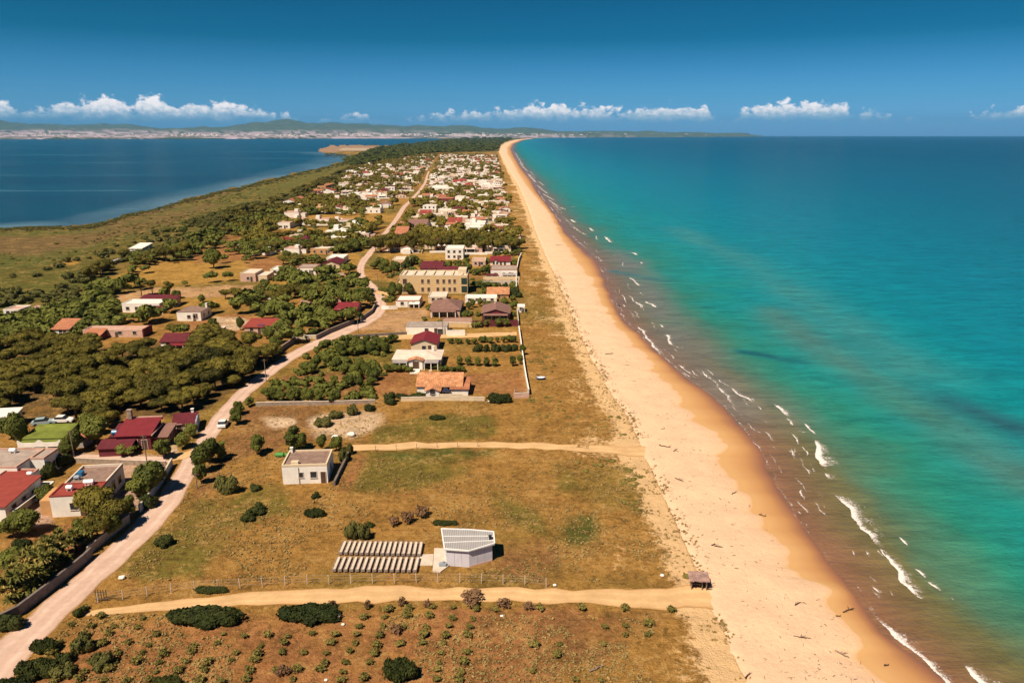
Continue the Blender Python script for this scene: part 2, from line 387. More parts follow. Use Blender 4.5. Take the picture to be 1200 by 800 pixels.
# ---- ground colours by plot of land
C_DRY = (0.305, 0.163, 0.044); C_GOLD = (0.36, 0.205, 0.048); C_TAN = (0.46, 0.275, 0.145); C_OLIVE = (0.155, 0.122, 0.026)
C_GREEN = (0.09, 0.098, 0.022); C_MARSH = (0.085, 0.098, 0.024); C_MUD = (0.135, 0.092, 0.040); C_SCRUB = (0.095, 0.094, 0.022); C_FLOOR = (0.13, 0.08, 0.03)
C_EARTH = (0.30, 0.135, 0.052); C_PAVE = (0.44, 0.285, 0.215); C_PALE = (0.58, 0.42, 0.28); C_SAND = (0.68, 0.45, 0.235); C_BROWN = (0.235, 0.115, 0.045)
ZONES = [  # (colour, feather in px, polygon)
 (C_MARSH, 3, [(-400, 262), (0, 267), (90, 265), (150, 252), (240, 228), (330, 208), (400, 188), (418, 186), (420, 194), (330, 232), (250, 258), (180, 280), (90, 300), (40, 322), (-400, 350)]),
 (C_MUD, 5, [(-400, 283), (60, 278), (130, 268), (200, 250), (250, 237), (262, 240), (200, 262), (120, 282), (50, 298), (-400, 312)]),
 (C_MUD, 3, [(0, 268), (90, 265), (120, 262), (215, 234), (280, 219), (284, 222), (215, 240), (130, 266), (0, 271)]),
 (C_SCRUB, 4, [(-400, 325), (0, 318), (60, 306), (110, 290), (180, 272), (250, 250), (330, 226), (410, 192), (432, 188), (440, 200), (420, 215), (380, 240), (330, 250), (300, 258), (250, 280), (200, 300), (130, 312), (100, 330), (80, 355), (145, 385), (100, 402), (0, 402), (-400, 430)]),
 (C_GREEN, 3, [(-400, 340), (30, 330), (80, 318), (110, 322), (100, 340), (130, 352), (140, 376), (60, 384), (0, 376), (-400, 400)]),
 (C_GOLD, 2, [(60, 308), (90, 303), (96, 306), (62, 313)]),
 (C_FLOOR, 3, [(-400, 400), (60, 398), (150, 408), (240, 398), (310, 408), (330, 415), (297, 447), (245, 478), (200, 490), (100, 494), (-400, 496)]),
 (C_GOLD, 2, [(96, 338), (165, 311), (240, 306), (262, 312), (330, 306), (330, 322), (240, 332), (150, 335)]),
 (C_TAN, 1, [(148, 343), (185, 337), (308, 334), (300, 344), (284, 349), (235, 348), (175, 350), (122, 358), (118, 354)]),
 (C_GOLD, 2, [(205, 350), (282, 350), (262, 360), (210, 362)]),
 (C_EARTH, 2, [(216, 380), (262, 368), (300, 372), (268, 400), (216, 398)]),
 (C_PALE, 1, [(250, 372), (266, 372), (300, 376), (262, 394), (248, 386)]),
 (C_GOLD, 2, [(318, 263), (330, 254), (440, 249), (478, 251), (462, 260), (390, 263)]),
 (C_EARTH, 2, [(225, 296), (268, 289), (284, 290), (280, 306), (236, 306)]),
 (C_GOLD, 2, [(311, 279), (335, 267), (396, 267), (392, 277), (355, 281)]),
 (C_GOLD, 2, [(388, 303), (420, 290), (430, 296), (416, 310)]),
 (C_EARTH, 2, [(284, 306), (330, 300), (344, 312), (300, 318)]),
 (C_GOLD, 2, [(440, 304), (452, 296), (608, 296), (614, 303), (470, 306)]),
 (C_DRY, 2, [(434, 318), (470, 312), (470, 330), (440, 330)]),
 (C_TAN, 1, [(420, 387), (448, 366), (500, 362), (500, 372), (476, 388)]),
 (C_GOLD, 1.5, [(545, 386), (606, 384), (607, 389), (545, 390)]),
 (C_OLIVE, 2, [(385, 400), (465, 398), (468, 432), (400, 440), (360, 440)]),
 (C_EARTH, 2, [(440, 440), (486, 438), (484, 463), (440, 462)]),
 (C_EARTH, 2, [(535, 438), (612, 434), (616, 462), (548, 462)]),
 (C_BROWN, 2, [(335, 440), (440, 432), (440, 464), (300, 470)]),
 # near fields
 (C_BROWN, 4, [(285, 478), (380, 474), (380, 510), (330, 520), (260, 545), (245, 575), (220, 590), (232, 560), (262, 520)]),
 (C_PALE, 4, [(362, 494), (400, 486), (452, 484), (450, 500), (425, 506), (415, 514), (370, 510)]),
 (C_PALE, 3, [(305, 492), (340, 488), (345, 496), (310, 502)]),
 (C_OLIVE, 4, [(445, 500), (500, 488), (575, 490), (582, 508), (520, 518), (435, 520)]),
 (C_GREEN, 5, [(430, 528), (580, 526), (585, 534), (520, 542), (425, 540)]),
 (C_OLIVE, 5, [(420, 540), (530, 534), (550, 555), (505, 566), (450, 577), (408, 576)]),
 (C_EARTH, 3, [(410, 532), (424, 530), (412, 575), (396, 578)]),
 (C_OLIVE, 8, [(225, 588), (330, 572), (345, 600), (330, 640), (240, 676), (150, 682), (140, 676), (190, 632)]),
 (C_DRY, 6, [(275, 622), (345, 600), (420, 600), (400, 640), (300, 672), (240, 672)]),
 (C_OLIVE, 6, [(640, 545), (665, 550), (680, 575), (660, 577)]),
 (C_OLIVE, 8, [(590, 570), (640, 600), (650, 640), (600, 610)]),
 (C_GREEN, 6, [(660, 610), (690, 604), (705, 630), (680, 640), (658, 632)]),
 (C_BROWN, 9, [(590, 640), (650, 635), (640, 685), (570, 672)]),
 (C_EARTH, 8, [(90, 735), (640, 712), (700, 720), (650, 760), (600, 1000), (-40, 1000), (40, 790)]),
 (C_BROWN, 10, [(640, 716), (760, 716), (720, 770), (620, 790)]),
 # yards of the houses by the road
 (C_EARTH, 1.5, [(8, 640), (24, 617), (92, 613), (104, 640), (70, 655), (10, 650)]),
 (C_PAVE, 1.5, [(14, 622), (30, 583), (62, 588), (62, 614), (40, 618)]),
 (C_PAVE, 1.5, [(133, 543), (160, 541), (152, 572), (134, 560)]),
 (C_PAVE, 1.5, [(134, 575), (150, 570), (168, 590), (150, 605), (130, 600)]),
 (C_PAVE, 1.2, [(10, 529), (90, 530), (200, 534), (200, 541), (90, 538), (10, 537)]),
 (C_PALE, 1.2, [(20, 590), (38, 552), (46, 550), (36, 590)]),
 (C_PALE, 1.5, [(195, 512), (205, 508), (208, 530), (222, 532), (210, 538), (198, 534)]),
 (C_EARTH, 1.5, [(-50, 655), (60, 650), (30, 668), (-50, 675)]),
]
PX, PY, X, Y = lod_grid(-1.6, 1.6, rows, 0.0)
sh = PX.shape
jx = (fbm(X / 7.0, Y / 14.0, 3) - 0.5); jy = (fbm(X / 7.0 + 50, Y / 14.0 + 9, 3) - 0.5)
c = np.empty(sh + (3,)); c[:] = C_DRY
big = fbm(X / 22.0, Y / 30.0, 4); fine_n = fbm(X / 3.5, Y / 3.5, 3)
olv = np.clip((big - 0.50) * 6, 0, 1)[..., None]
c = c * (1 - 0.55 * olv) + np.array(C_OLIVE) * 0.55 * olv
# house plots beyond the first fields: each strip of land has its own cover
lot = np.array([C_GOLD, C_EARTH, C_OLIVE, C_SCRUB, C_BROWN, C_DRY, C_GREEN, C_GREEN, C_SCRUB, C_GREEN])
li = np.floor(X / 19.0 + 0.3 * np.floor(Y / 24.0)).astype(int); lj = np.floor(Y / 24.0).astype(int)
lr = _LAT[(li * 7 + lj * 13) & 255, (li * 3 - lj * 5) & 255]
town_edge = x_of(np.array([P(x, y)[:2] for x, y in [(624, 520), (618, 460), (607, 385), (604, 345), (608, 300), (604, 270), (594, 235), (587, 205), (582, 178), (580, 170)]]), Y)
plots = (PY < 345) & (X < town_edge) & (PY > 176)
c[plots] = 0.35 * c[plots] + 0.65 * lot[(lr[plots] * 9.99).astype(int)]
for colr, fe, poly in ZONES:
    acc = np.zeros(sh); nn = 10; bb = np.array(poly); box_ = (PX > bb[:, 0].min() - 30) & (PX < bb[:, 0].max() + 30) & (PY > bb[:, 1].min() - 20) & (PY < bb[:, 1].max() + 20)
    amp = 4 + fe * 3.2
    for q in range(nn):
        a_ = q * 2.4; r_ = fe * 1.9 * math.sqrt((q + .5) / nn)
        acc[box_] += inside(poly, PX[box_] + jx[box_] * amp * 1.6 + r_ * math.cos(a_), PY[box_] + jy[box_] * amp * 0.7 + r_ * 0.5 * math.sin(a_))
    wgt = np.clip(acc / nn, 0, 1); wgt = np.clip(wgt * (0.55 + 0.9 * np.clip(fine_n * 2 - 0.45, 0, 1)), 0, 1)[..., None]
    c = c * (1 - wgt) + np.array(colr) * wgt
# far spit under the wood, and the wood floor
far = (PY < 178)
c[far] = np.array((0.085, 0.085, 0.028))
m_ = inside([(360, 176), (385, 170), (470, 171), (478, 176), (400, 177.5), (390, 179)], PX, PY); c[m_] = (0.30, 0.19, 0.13)
m_ = inside([(400, 174), (470, 173.2), (470, 176), (440, 177), (395, 176)], PX, PY); c[m_] = (0.42, 0.34, 0.25)
m_ = inside([(432, 176), (470, 177), (470, 181), (436, 180)], PX, PY); c[m_] = C_OLIVE
# how sandy the ground is: grows from the garden walls to the dune edge
xd = x_of(L_DUNE, Y); off = xd - X                                   # metres inland of the dune edge
wz = np.clip(xd - town_edge, 12, 80)
sand_n = fbm(X / 5.0, Y / 9.0, 4)
sandy = np.clip(1.0 - off / (0.16 * wz + 3.0), 0, 1) * 0.75 + np.clip(1 - off / (wz * 1.25), 0, 1) ** .7 * 0.36 + (sand_n - 0.5) * 0.40
stk = fbm(X / 16.0, Y / 5.0, 4)
sandy += np.where(PY < 480, np.clip((480 - PY) / 60, 0, 1) * (0.10 + (stk - 0.5) * 0.55), 0)
sandy = np.where(off > wz * 1.3, 0, sandy); sandy = np.where(X < town_edge, np.minimum(sandy, 0.12), sandy)
sandy[inside([(405, 516), (760, 512), (765, 538), (420, 536)], PX, PY)] += 0.12
Z = np.zeros(sh)
hum = np.clip(1 - np.abs(off - 5) / 12, 0, 1)                        # low hummocks along the dune edge
hum = hum * (1 - inside([(690, 675), (900, 675), (900, 725), (690, 725)], PX, PY)) * (1 - inside([(690, 512), (800, 512), (800, 540), (690, 540)], PX, PY))
Z += hum * 0.5 * (fbm(X / 2.6, Y / 2.6, 3) - 0.35) * (PY > 240)
Z = np.where(off < 1.0, Z - np.clip((1.0 - off) / 3.0, 0, 1) * 3.5, Z)
V = np.stack([X, Y, Z], -1).reshape(-1, 3); F = grid_faces(*sh)
keep = (off.reshape(-1)[F] > -6).any(1) & (PY.reshape(-1)[F] > 159.8).all(1)
# under the lagoon and beyond it the ground is left to the lagoon and the mainland
LAG = [(-700, 255), (-60, 262), (0, 267.5), (35, 265.5), (90, 265), (120, 261), (150, 251), (185, 244), (215, 234), (240, 228), (262, 223), (280, 220), (300, 214), (320, 210), (340, 205), (360, 200), (380, 195.5), (400, 190.5), (412, 186), (416, 183), (400, 180.5), (380, 179), (372, 177), (376, 174), (388, 171), (430, 170), (470, 171.5), (482, 170.5), (500, 168), (524, 165), (530, 163.2), (500, 162.3), (420, 162), (200, 162.5), (0, 163), (-700, 163)]
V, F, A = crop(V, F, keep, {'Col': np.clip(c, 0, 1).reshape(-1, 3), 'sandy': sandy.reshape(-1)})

def soil_material():
    m, n, b, o = new_mat("dry_grass_ground")
    tc = n.n('ShaderNodeTexCoord'); pos = n.n('ShaderNodeNewGeometry').outputs['Position']
    col = n.attr('Col').outputs['Color']; sa = n.attr('sandy').outputs['Fac']
    n0 = n.noise(pos, 0.035, 3, 0.6); n1 = n.noise(pos, 0.22, 5, 0.68); n2 = n.noise(pos, 1.1, 5, 0.72); n3 = n.noise(pos, 4.5, 3, 0.7)
    st = n.noise(n.mapping(pos, (0.25, 1.5, 1), (0, 0, 0.10)), 0.9, 4, 0.65)            # wind-combed grass, ploughing
    k = n.m('ADD', n.lin(n1, 0.30, 0.70, 0.66, 1.34), n.m('ADD', n.m('MULTIPLY', n.m('SUBTRACT', n2, 0.5), 1.35), n.m('MULTIPLY', n.m('SUBTRACT', n3, 0.5), 0.9)))
    k = n.m('ADD', k, n.m('MULTIPLY', n.m('SUBTRACT', st, 0.5), 0.45))
    v = n.n('ShaderNodeVectorMath', operation='SCALE'); n.l(col, v.inputs[0]); n.l(k, v.inputs['Scale'])
    # greener and redder weeds between the straw
    g = n.smooth(n.m('ADD', n2, n.m('MULTIPLY', n1, 0.7)), 0.98, 1.12)
    c1 = n.mix(n.m('MULTIPLY', g, 0.6), v.outputs[0], (0.095, 0.078, 0.018))
    r = n.smooth(n.m('ADD', n.noise(pos, 0.5, 4, 0.7), n.m('MULTIPLY', n0, 0.6)), 0.86, 1.02)
    c2 = n.mix(n.m('MULTIPLY', r, 0.32), c1, (0.30, 0.105, 0.04))
    # pale straw and dark dead stalks in fine flecks
    q1 = n.noise(pos, 0.85, 6, 0.8, 0.5); q2 = n.noise(pos, 0.12, 3, 0.6)
    c2 = n.mix(n.m('MULTIPLY', n.smooth(n.m('ADD', q1, n.m('MULTIPLY', n.m('SUBTRACT', q2, 0.5), 0.5)), 0.53, 0.64), 0.6), c2, (0.46, 0.285, 0.105))
    c2 = n.mix(n.m('MULTIPLY', n.smooth(n.m('ADD', q1, n.m('MULTIPLY', n.m('SUBTRACT', q2, 0.5), 0.35)), 0.47, 0.37), 0.72), c2, (0.095, 0.058, 0.018))
    # bare sand showing through
    sn = n.m('ADD', n.m('ADD', n.m('MULTIPLY', n2, 0.5), n.m('MULTIPLY', n1, 0.35)), n.m('MULTIPLY', n3, 0.15))
    sm = n.smooth(n.m('ADD', sa, n.m('MULTIPLY', n.m('SUBTRACT', sn, 0.5), 1.9)), 0.36, 0.60)
    sc_ = n.n('ShaderNodeVectorMath', operation='SCALE'); n.put(sc_.inputs[0], C_SAND); n.l(n.lin(n1, 0.3, 0.7, 0.86, 1.08), sc_.inputs['Scale'])
    c3 = n.mix(sm, c2, sc_.outputs[0])
    n.l(c3, b.inputs['Base Color']); b.inputs['Roughness'].default_value = 0.95; b.inputs['Specular IOR Level'].default_value = 0.05
    n.l(n.bump(n.m('ADD', n2, n.m('MULTIPLY', n3, 0.5)), 0.9, 0.5), b.inputs['Normal'])
    return m
M['soil'] = soil_material()
tag(link('ground', mesh_np('ground', V, F, [M['soil']], A, smooth=True)), kind='structure')

# ---- beach: from the dune edge down under the water
by = np.concatenate([np.arange(1000, 440, -1.4), np.arange(440, 200, -1.0), np.arange(200, 160.8, -0.5)])
BY = P_np(np.full(by.shape, 600.0), by)[1]
sm_w = 0.35 + 0.0022 * BY
cusp = (fbm(BY / 5.5, BY * 0 + 3.3, 3) - 0.5) * np.clip(7 - BY / 140, 0.5, 7) + np.abs(np.sin(BY / 9.0 + 2 * fbm(BY / 30, BY * 0, 2) * 6)) * -0.7
xd = x_of(L_DUNE, BY) + (fbm(BY / 3.0, BY * 0 + 8, 3) - 0.5) * 2.4
xw = x_of(L_WATER, BY) + (fbm(BY / 9.0, BY * 0 + 1, 3) - 0.5) * 1.6
xm = x_of(L_WET, BY) + cusp
xm = np.minimum(np.maximum(xm, xd + 0.3 * (xw - xd)), xd + 0.93 * (xw - xd))
cols = []; tt = []
for t in np.concatenate([np.linspace(-0.16, 0, 4), np.linspace(0.05, 1, 22)]):
    cols.append((xd + t * (xm - xd), np.where(t < 0, 0.10 + t * 3.0, 0.22 - 0.98 * t * t + (fbm((xd + t * (xm - xd)) / 4, BY / 4, 3) - 0.5) * 0.22 * min(1, max(0, (1 - t) * 3))), np.full(BY.shape, min(t, 1)) * 0.5))
for t in np.linspace(0.08, 1, 9):
    cols.append((xm + t * (xw - xm), np.full(BY.shape, -0.76 - 0.44 * t), np.full(BY.shape, 0.5 + 0.5 * t)))
for q in (3, 9, 25):
    cols.append((xw + q, np.full(BY.shape, Z_SEA - q * 0.12), np.full(BY.shape, 1.2)))
bx = np.stack([a for a, _, _ in cols], 1); bz = np.stack([a for _, a, _ in cols], 1); bt = np.stack([a for _, _, a in cols], 1)
V = np.stack([bx, np.repeat(BY[:, None], bx.shape[1], 1), bz], -1).reshape(-1, 3)
def beach_material():
    m, n, b, o = new_mat("beach_sand")
    pos = n.n('ShaderNodeNewGeometry').outputs['Position']; t = n.attr('wet').outputs['Fac']
    n1 = n.noise(pos, 0.16, 5, 0.65); n2 = n.noise(pos, 1.4, 5, 0.7); n3 = n.noise(pos, 6.0, 3, 0.75)
    k = n.m('ADD', n.lin(n1, 0.3, 0.7, 0.90, 1.07), n.m('ADD', n.m('MULTIPLY', n.m('SUBTRACT', n2, 0.5), 0.26), n.m('MULTIPLY', n.m('SUBTRACT', n3, 0.5), 0.22)))
    dry = n.n('ShaderNodeVectorMath', operation='SCALE'); n.put(dry.inputs[0], (0.70, 0.475, 0.315)); n.l(k, dry.inputs['Scale'])
    deb = n.smooth(n.m('ADD', n3, n.m('MULTIPLY', n.noise(pos, 0.3, 4, 0.6), 0.9)), 1.19, 1.30)     # specks of washed-up wood
    d2 = n.mix(n.m('MULTIPLY', deb, 0.6), dry.outputs[0], (0.24, 0.13, 0.075))
    wv = n.m('ADD', t, n.m('MULTIPLY', n.m('SUBTRACT', n2, 0.5), 0.035))
    wet = n.ramp(wv, [(0.0, (0.56, 0.335, 0.155)), (0.58, (0.53, 0.305, 0.13)), (0.80, (0.44, 0.225, 0.09)), (0.96, (0.27, 0.12, 0.065)), (1.0, (0.2, 0.1, 0.07))])
    f = n.smooth(wv, 0.470, 0.530)
    damp = n.m('MULTIPLY', n.smooth(n.m('ADD', t, n.m('MULTIPLY', n.m('SUBTRACT', n1, 0.5), 0.25)), 0.36, 0.50), 0.22)
    d3 = n.mix(damp, d2, (0.56, 0.33, 0.15))
    c = n.mix(f, d3, wet); n.l(c, b.inputs['Base Color'])
    n.l(n.lin(n.m('MULTIPLY', f, n.smooth(t, 0.6, 1.0)), 0, 1, 0.95, 0.35), b.inputs['Roughness'])
    n.l(n.lin(f, 0, 1, 0.04, 0.25), b.inputs['Specular IOR Level'])
    bm_ = n.n('ShaderNodeBump'); n.l(n.m('ADD', n2, n.m('MULTIPLY', n3, 0.5)), bm_.inputs['Height']); n.l(n.lin(f, 0, 1, 0.7, 0.08), bm_.inputs['Strength']); bm_.inputs['Distance'].default_value = 0.25
    n.l(bm_.outputs[0], b.inputs['Normal'])
    return m
M['beach'] = beach_material()
tag(link('beach', mesh_np('beach', V, grid_faces(*bx.shape)[:, ::-1], [M['beach']], {'wet': bt.reshape(-1)}, smooth=True)), kind='structure')

# ---- sea
PX, PY, X, Y = lod_grid(-0.2, 1.6, np.concatenate([[159.75], rows[2:]]), Z_SEA)
sd = X - x_of(L_WATER, Y)
dd = dist_poly(L_WATER, X, Y) * np.sign(sd)
V = np.stack([X, Y, np.full(X.shape, Z_SEA)], -1).reshape(-1, 3); F = grid_faces(*X.shape)
wv_ = dd + (fbm(X / 16.0, Y / 22.0, 4) - 0.5) * np.clip(dd, 0, 60) * 0.75
stops = [(-5, (0.26, 0.13, 0.075)), (1.5, (0.20, 0.105, 0.058)), (6, (0.160, 0.108, 0.050)), (11, (0.125, 0.120, 0.050)), (16, (0.066, 0.150, 0.090)), (27, (0.020, 0.185, 0.130)), (42, (0.008, 0.205, 0.190)), (70, (0.003, 0.198, 0.225)), (160, (0.001, 0.155, 0.220)), (420, (0.0008, 0.092, 0.155)), (1300, (0.0006, 0.050, 0.090)), (4000, (0.0005, 0.030, 0.062)), (30000, (0.0005, 0.022, 0.050))]
lg = lambda d: np.log1p(np.maximum(d + 5, 0) / 6.0)
xs = np.array([lg(np.array(float(d))) for d, _ in stops])
sc = np.stack([np.interp(lg(wv_), xs, [q[1][i] for q in stops]) for i in range(3)], -1)
# pale bars of sand lying under the water
def bar(pts, wid, colr, amt):
    global sc
    L = np.array([P(x, y, Z_SEA)[:2] for x, y in pts]); d = dist_poly(L, X, Y)
    ww = wid * (0.6 + 0.9 * fbm(X / 20, Y / 30, 3))
    g = np.exp(-(d / ww) ** 2) * amt * (0.45 + 1.1 * fbm(X / 12 + 5, Y / 16, 3))
    g = np.clip(g, 0, 1)[..., None]; sc = sc * (1 - g) + np.array(colr) * g
bar([(1330, 610), (1200, 560), (1130, 515), (1070, 475), (1030, 450), (960, 405), (905, 365)], 7.0, (0.075, 0.150, 0.115), 0.62)
bar([(1060, 430), (980, 372), (880, 312), (790, 268)], 11, (0.035, 0.20, 0.195), 0.75)
bar([(1110, 470), (1190, 500), (1260, 520)], 6, (0.018, 0.095, 0.115), 0.8)
bar([(880, 480), (840, 440), (800, 400), (770, 360), (745, 320), (722, 295)], 9, (0.15, 0.145, 0.12), 0.7)
bar([(950, 690), (1000, 760), (1080, 830)], 2.2, (0.11, 0.105, 0.05), 0.6)
bar([(870, 412), (905, 418), (940, 425)], 2.2, (0.01, 0.10, 0.115), 0.9)
bar([(720, 318), (770, 328)], 2.5, (0.03, 0.12, 0.13), 0.8)
V, F, A = crop(V, F, (sd.reshape(-1)[F] > -14).all(1), {'Col': sc.reshape(-1, 3), 'off': dd.reshape(-1)})
def water_material(name, scale=1.0, lagoon=False):
    m, n, b, o = new_mat(name)
    pos = n.n('ShaderNodeNewGeometry').outputs['Position']
    if lagoon:
        s = n.noise(n.mapping(pos, (0.0009, 0.008, 1)), 1.0, 4, 0.6); s2 = n.noise(n.mapping(pos, (0.004, 0.03, 1)), 1.0, 3, 0.6)
        c = n.mix(n.lin(s, 0.35, 0.7), (0.0015, 0.030, 0.055), (0.003, 0.055, 0.085))
        fo = n.smooth(n.m('ADD', s, n.m('MULTIPLY', s2, 0.6)), 0.90, 1.06)
        c = n.mix(n.m('MULTIPLY', fo, 0.55), c, (0.10, 0.22, 0.30))
        sh_ = n.attr('shal').outputs['Fac']
        c = n.mix(n.m('MULTIPLY', sh_, 0.75), c, (0.16, 0.26, 0.32))
    else:
        col = n.attr('Col').outputs['Color']
        s = n.noise(n.mapping(pos, (0.10, 0.28, 1), (0, 0, rad(-52))), 1.0, 5, 0.65, 0.6)
        s2 = n.noise(n.mapping(pos, (0.03, 0.2, 1), (0, 0, rad(-48))), 1.0, 4, 0.6, 0.8)
        v = n.n('ShaderNodeVectorMath', operation='SCALE'); n.l(col, v.inputs[0])
        s3 = n.noise(n.mapping(pos, (0.5, 2.2, 1), (0, 0, rad(-55))), 1.0, 4, 0.7, 0.5)
        n.l(n.m('ADD', n.m('ADD', n.lin(s, 0.3, 0.7, 0.76, 1.2), n.m('MULTIPLY', n.m('SUBTRACT', s2, 0.5), 0.6)), n.m('MULTIPLY', n.m('SUBTRACT', s3, 0.5), 0.5)), v.inputs['Scale']); c = v.outputs[0]
    n.l(c, b.inputs['Base Color'])
    b.inputs['Roughness'].default_value = 0.22; b.inputs['IOR'].default_value = 1.33; b.inputs['Specular IOR Level'].default_value = 0.22 if lagoon else 0.22
    h1 = n.noise(n.mapping(pos, (0.25, 0.9, 1), (0, 0, rad(-50))), 1.0, 4, 0.6, 0.4)
    h2 = n.noise(pos, 1.6, 3, 0.6)
    n.l(n.bump(n.m('ADD', h1, n.m('MULTIPLY', h2, 0.45)), 0.85, 0.45), b.inputs['Normal'])
    return m
M['sea'] = water_material("sea_water"); M['lagoon'] = water_material("lagoon_water", lagoon=True)
tag(link('sea', mesh_np('sea', V, F, [M['sea']], A, smooth=True)), kind='structure')

# ---- lagoon, a sheet just above the flat ground
def densify(pts, step=3.0, jit=0.0, seed=0, closed=True):
    out = []; n = len(pts); r = random.Random(seed)
    for i in range(n if closed else n - 1):
        a = pts[i]; b_ = pts[(i + 1) % n]; k = max(1, int(math.hypot(b_[0] - a[0], b_[1] - a[1]) / step))
        for j in range(k):
            t = j / k; out.append((a[0] + (b_[0] - a[0]) * t + r.uniform(-jit, jit), a[1] + (b_[1] - a[1]) * t + r.uniform(-jit, jit) * 0.35))
    if not closed: out.append(pts[-1])
    return out
rl = np.concatenate([np.arange(162.0, 166, 0.35), np.arange(166, 200, 0.8), np.arange(200, 272, 1.2)])
PXl, PYl, Xl, Yl = lod_grid(-1.6, -0.06, rl, 0.12, fine=(-0.74, -0.06), du=0.0022)
edge_n = (fbm(Xl / 22, Yl / 36, 4) - 0.5)
kk = inside(LAG, PXl + edge_n * 16, PYl + edge_n * 4.5)
shal = np.clip(1 - dist_poly(np.array([P(x, y)[:2] for x, y in LAG[2:22]]), Xl, Yl) / (18 + 0.045 * Yl), 0, 1) * (0.25 + 1.0 * fbm(Xl / 50, Yl / 120, 3))
V = np.stack([Xl, Yl, np.full(Xl.shape, 0.12)], -1).reshape(-1, 3); F = grid_faces(*Xl.shape)
V, F, A = crop(V, F, kk.reshape(-1)[F].sum(1) >= 3, {'shal': np.clip(shal, 0, 1).reshape(-1)})
tag(link('lagoon', mesh_np('lagoon', V, F, [M['lagoon']], A, smooth=True)), kind='structure')

# ---- mainland and hills behind the lagoon
rows_m = np.concatenate([np.array([9800., 10100, 10400, 10800, 11200, 11700, 12300, 13000, 13800, 14700, 15800, 17000, 18500, 20000, 22000, 24000, 26500, 29000])])
us = np.arange(-1.7, 0.40, 0.004)
U, R = np.meshgrid(us, rows_m)
XM, YM = U * R, R.copy()
pxm = 600 + U * FPX / CP
shore = np.interp(pxm, [-900, 0, 260, 480, 560, 620, 700, 800, 875, 960], [10000, 10150, 10900, 13000, 14500, 15500, 18500, 22000, 26000, 40000])
inl = np.clip((R - shore) / 9000.0, 0, 1.6)
hills = fbm(XM / 2600.0, YM / 5200.0, 5)
HZ = np.where(R < shore, -8, 4 + 165 * inl ** 1.1 * (0.5 + hills) + np.clip(R - 19000, 0, 6000) / 6000 * 260 * np.clip(hills - 0.30, 0, 1) * 1.7)
HZ *= np.interp(pxm, [-900, 500, 700, 875, 960], [1, 1, 0.8, 0.55, 0.2])
fm = fbm(XM / 380.0, YM / 700.0, 4); fm2 = fbm(XM / 130.0 + 40, YM / 400.0, 3)
cm = np.empty(XM.shape + (3,)); cm[:] = (0.36, 0.285, 0.33)  # lavender of distant haze is mixed into these field colours
cm[fm > 0.53] = (0.46, 0.38, 0.43); cm[(fm < 0.45)] = (0.17, 0.16, 0.15); cm[fm2 < 0.34] = (0.06, 0.075, 0.03)
hh = np.clip((R - 18000) / 3000, 0, 1)[..., None]; cm = cm * (1 - hh) + np.array((0.10, 0.12, 0.07)) * hh
low = ((R - shore) < 500) & (fm2 > 0.42) & (pxm < 330); cm[low] = (0.05, 0.07, 0.03)
V = np.stack([XM, YM, HZ], -1).reshape(-1, 3)
kf = grid_faces(*XM.shape)
kf = kf[(HZ.reshape(-1)[kf] > -5).any(1)]
def vc_mat(name, rough=0.95):
    m, n, b, o = new_mat(name); pos = n.n('ShaderNodeNewGeometry').outputs['Position']
    f = n.noise(n.mapping(pos, (0.004, 0.002, 0.004)), 1.0, 5, 0.7)
    v = n.n('ShaderNodeVectorMath', operation='SCALE'); n.l(n.attr('Col').outputs['Color'], v.inputs[0]); n.l(n.lin(f, 0.3, 0.7, 0.6, 1.3), v.inputs['Scale'])
    n.l(v.outputs[0], b.inputs['Base Color']); b.inputs['Roughness'].default_value = rough; b.inputs['Specular IOR Level'].default_value = 0.05
    return m
tag(link('hills', mesh_np('hills', V, kf[:, ::-1], [vc_mat("mainland_fields")], {'Col': cm.reshape(-1, 3)}, smooth=True)), kind='structure')
# white towns on the far shore
rt = np.random.RandomState(5); tv = []; tf = []
def far_h(x, y):
    i = np.argmin(np.abs(rows_m - y)); j = np.argmin(np.abs(us - x / y)); return HZ[i, j]
for (cx, spread, y0, y1, cnt) in [(60, 90, 12500, 15500, 40), (230, 60, 12500, 16000, 70), (330, 70, 13500, 16000, 90), (440, 70, 14500, 17000, 150), (560, 60, 16500, 18500, 100), (640, 60, 18500, 20500, 70), (750, 90, 22500, 25000, 40)]:
    for _ in range(cnt):
        y = rt.uniform(y0, y1); x = (rt.normal(cx, spread * 0.5) - 600) / FPX * CP * y
        z = far_h(x, y); s = rt.uniform(6, 24) * (1.6 if rt.rand() < .15 else 1); h = rt.uniform(6, 14); b0 = len(tv)
        if z < 0: continue
        for dz in (-15, h):
            tv += [(x - s, y - s, z + dz), (x + s, y - s, z + dz), (x + s, y + s, z + dz), (x - s, y + s, z + dz)]
        tf += [(b0 + 4, b0 + 5, b0 + 6, b0 + 7), (b0, b0 + 1, b0 + 5, b0 + 4), (b0 + 1, b0 + 2, b0 + 6, b0 + 5), (b0 + 3, b0, b0 + 4, b0 + 7)]
tag(link('far_town', mesh_np('far_town', tv, tf, [plain('far_town_walls', (0.58, 0.51, 0.50), var=0.25, scale=0.01)])), 'white towns scattered along the far shore below the hills', 'far town', kind='stuff')

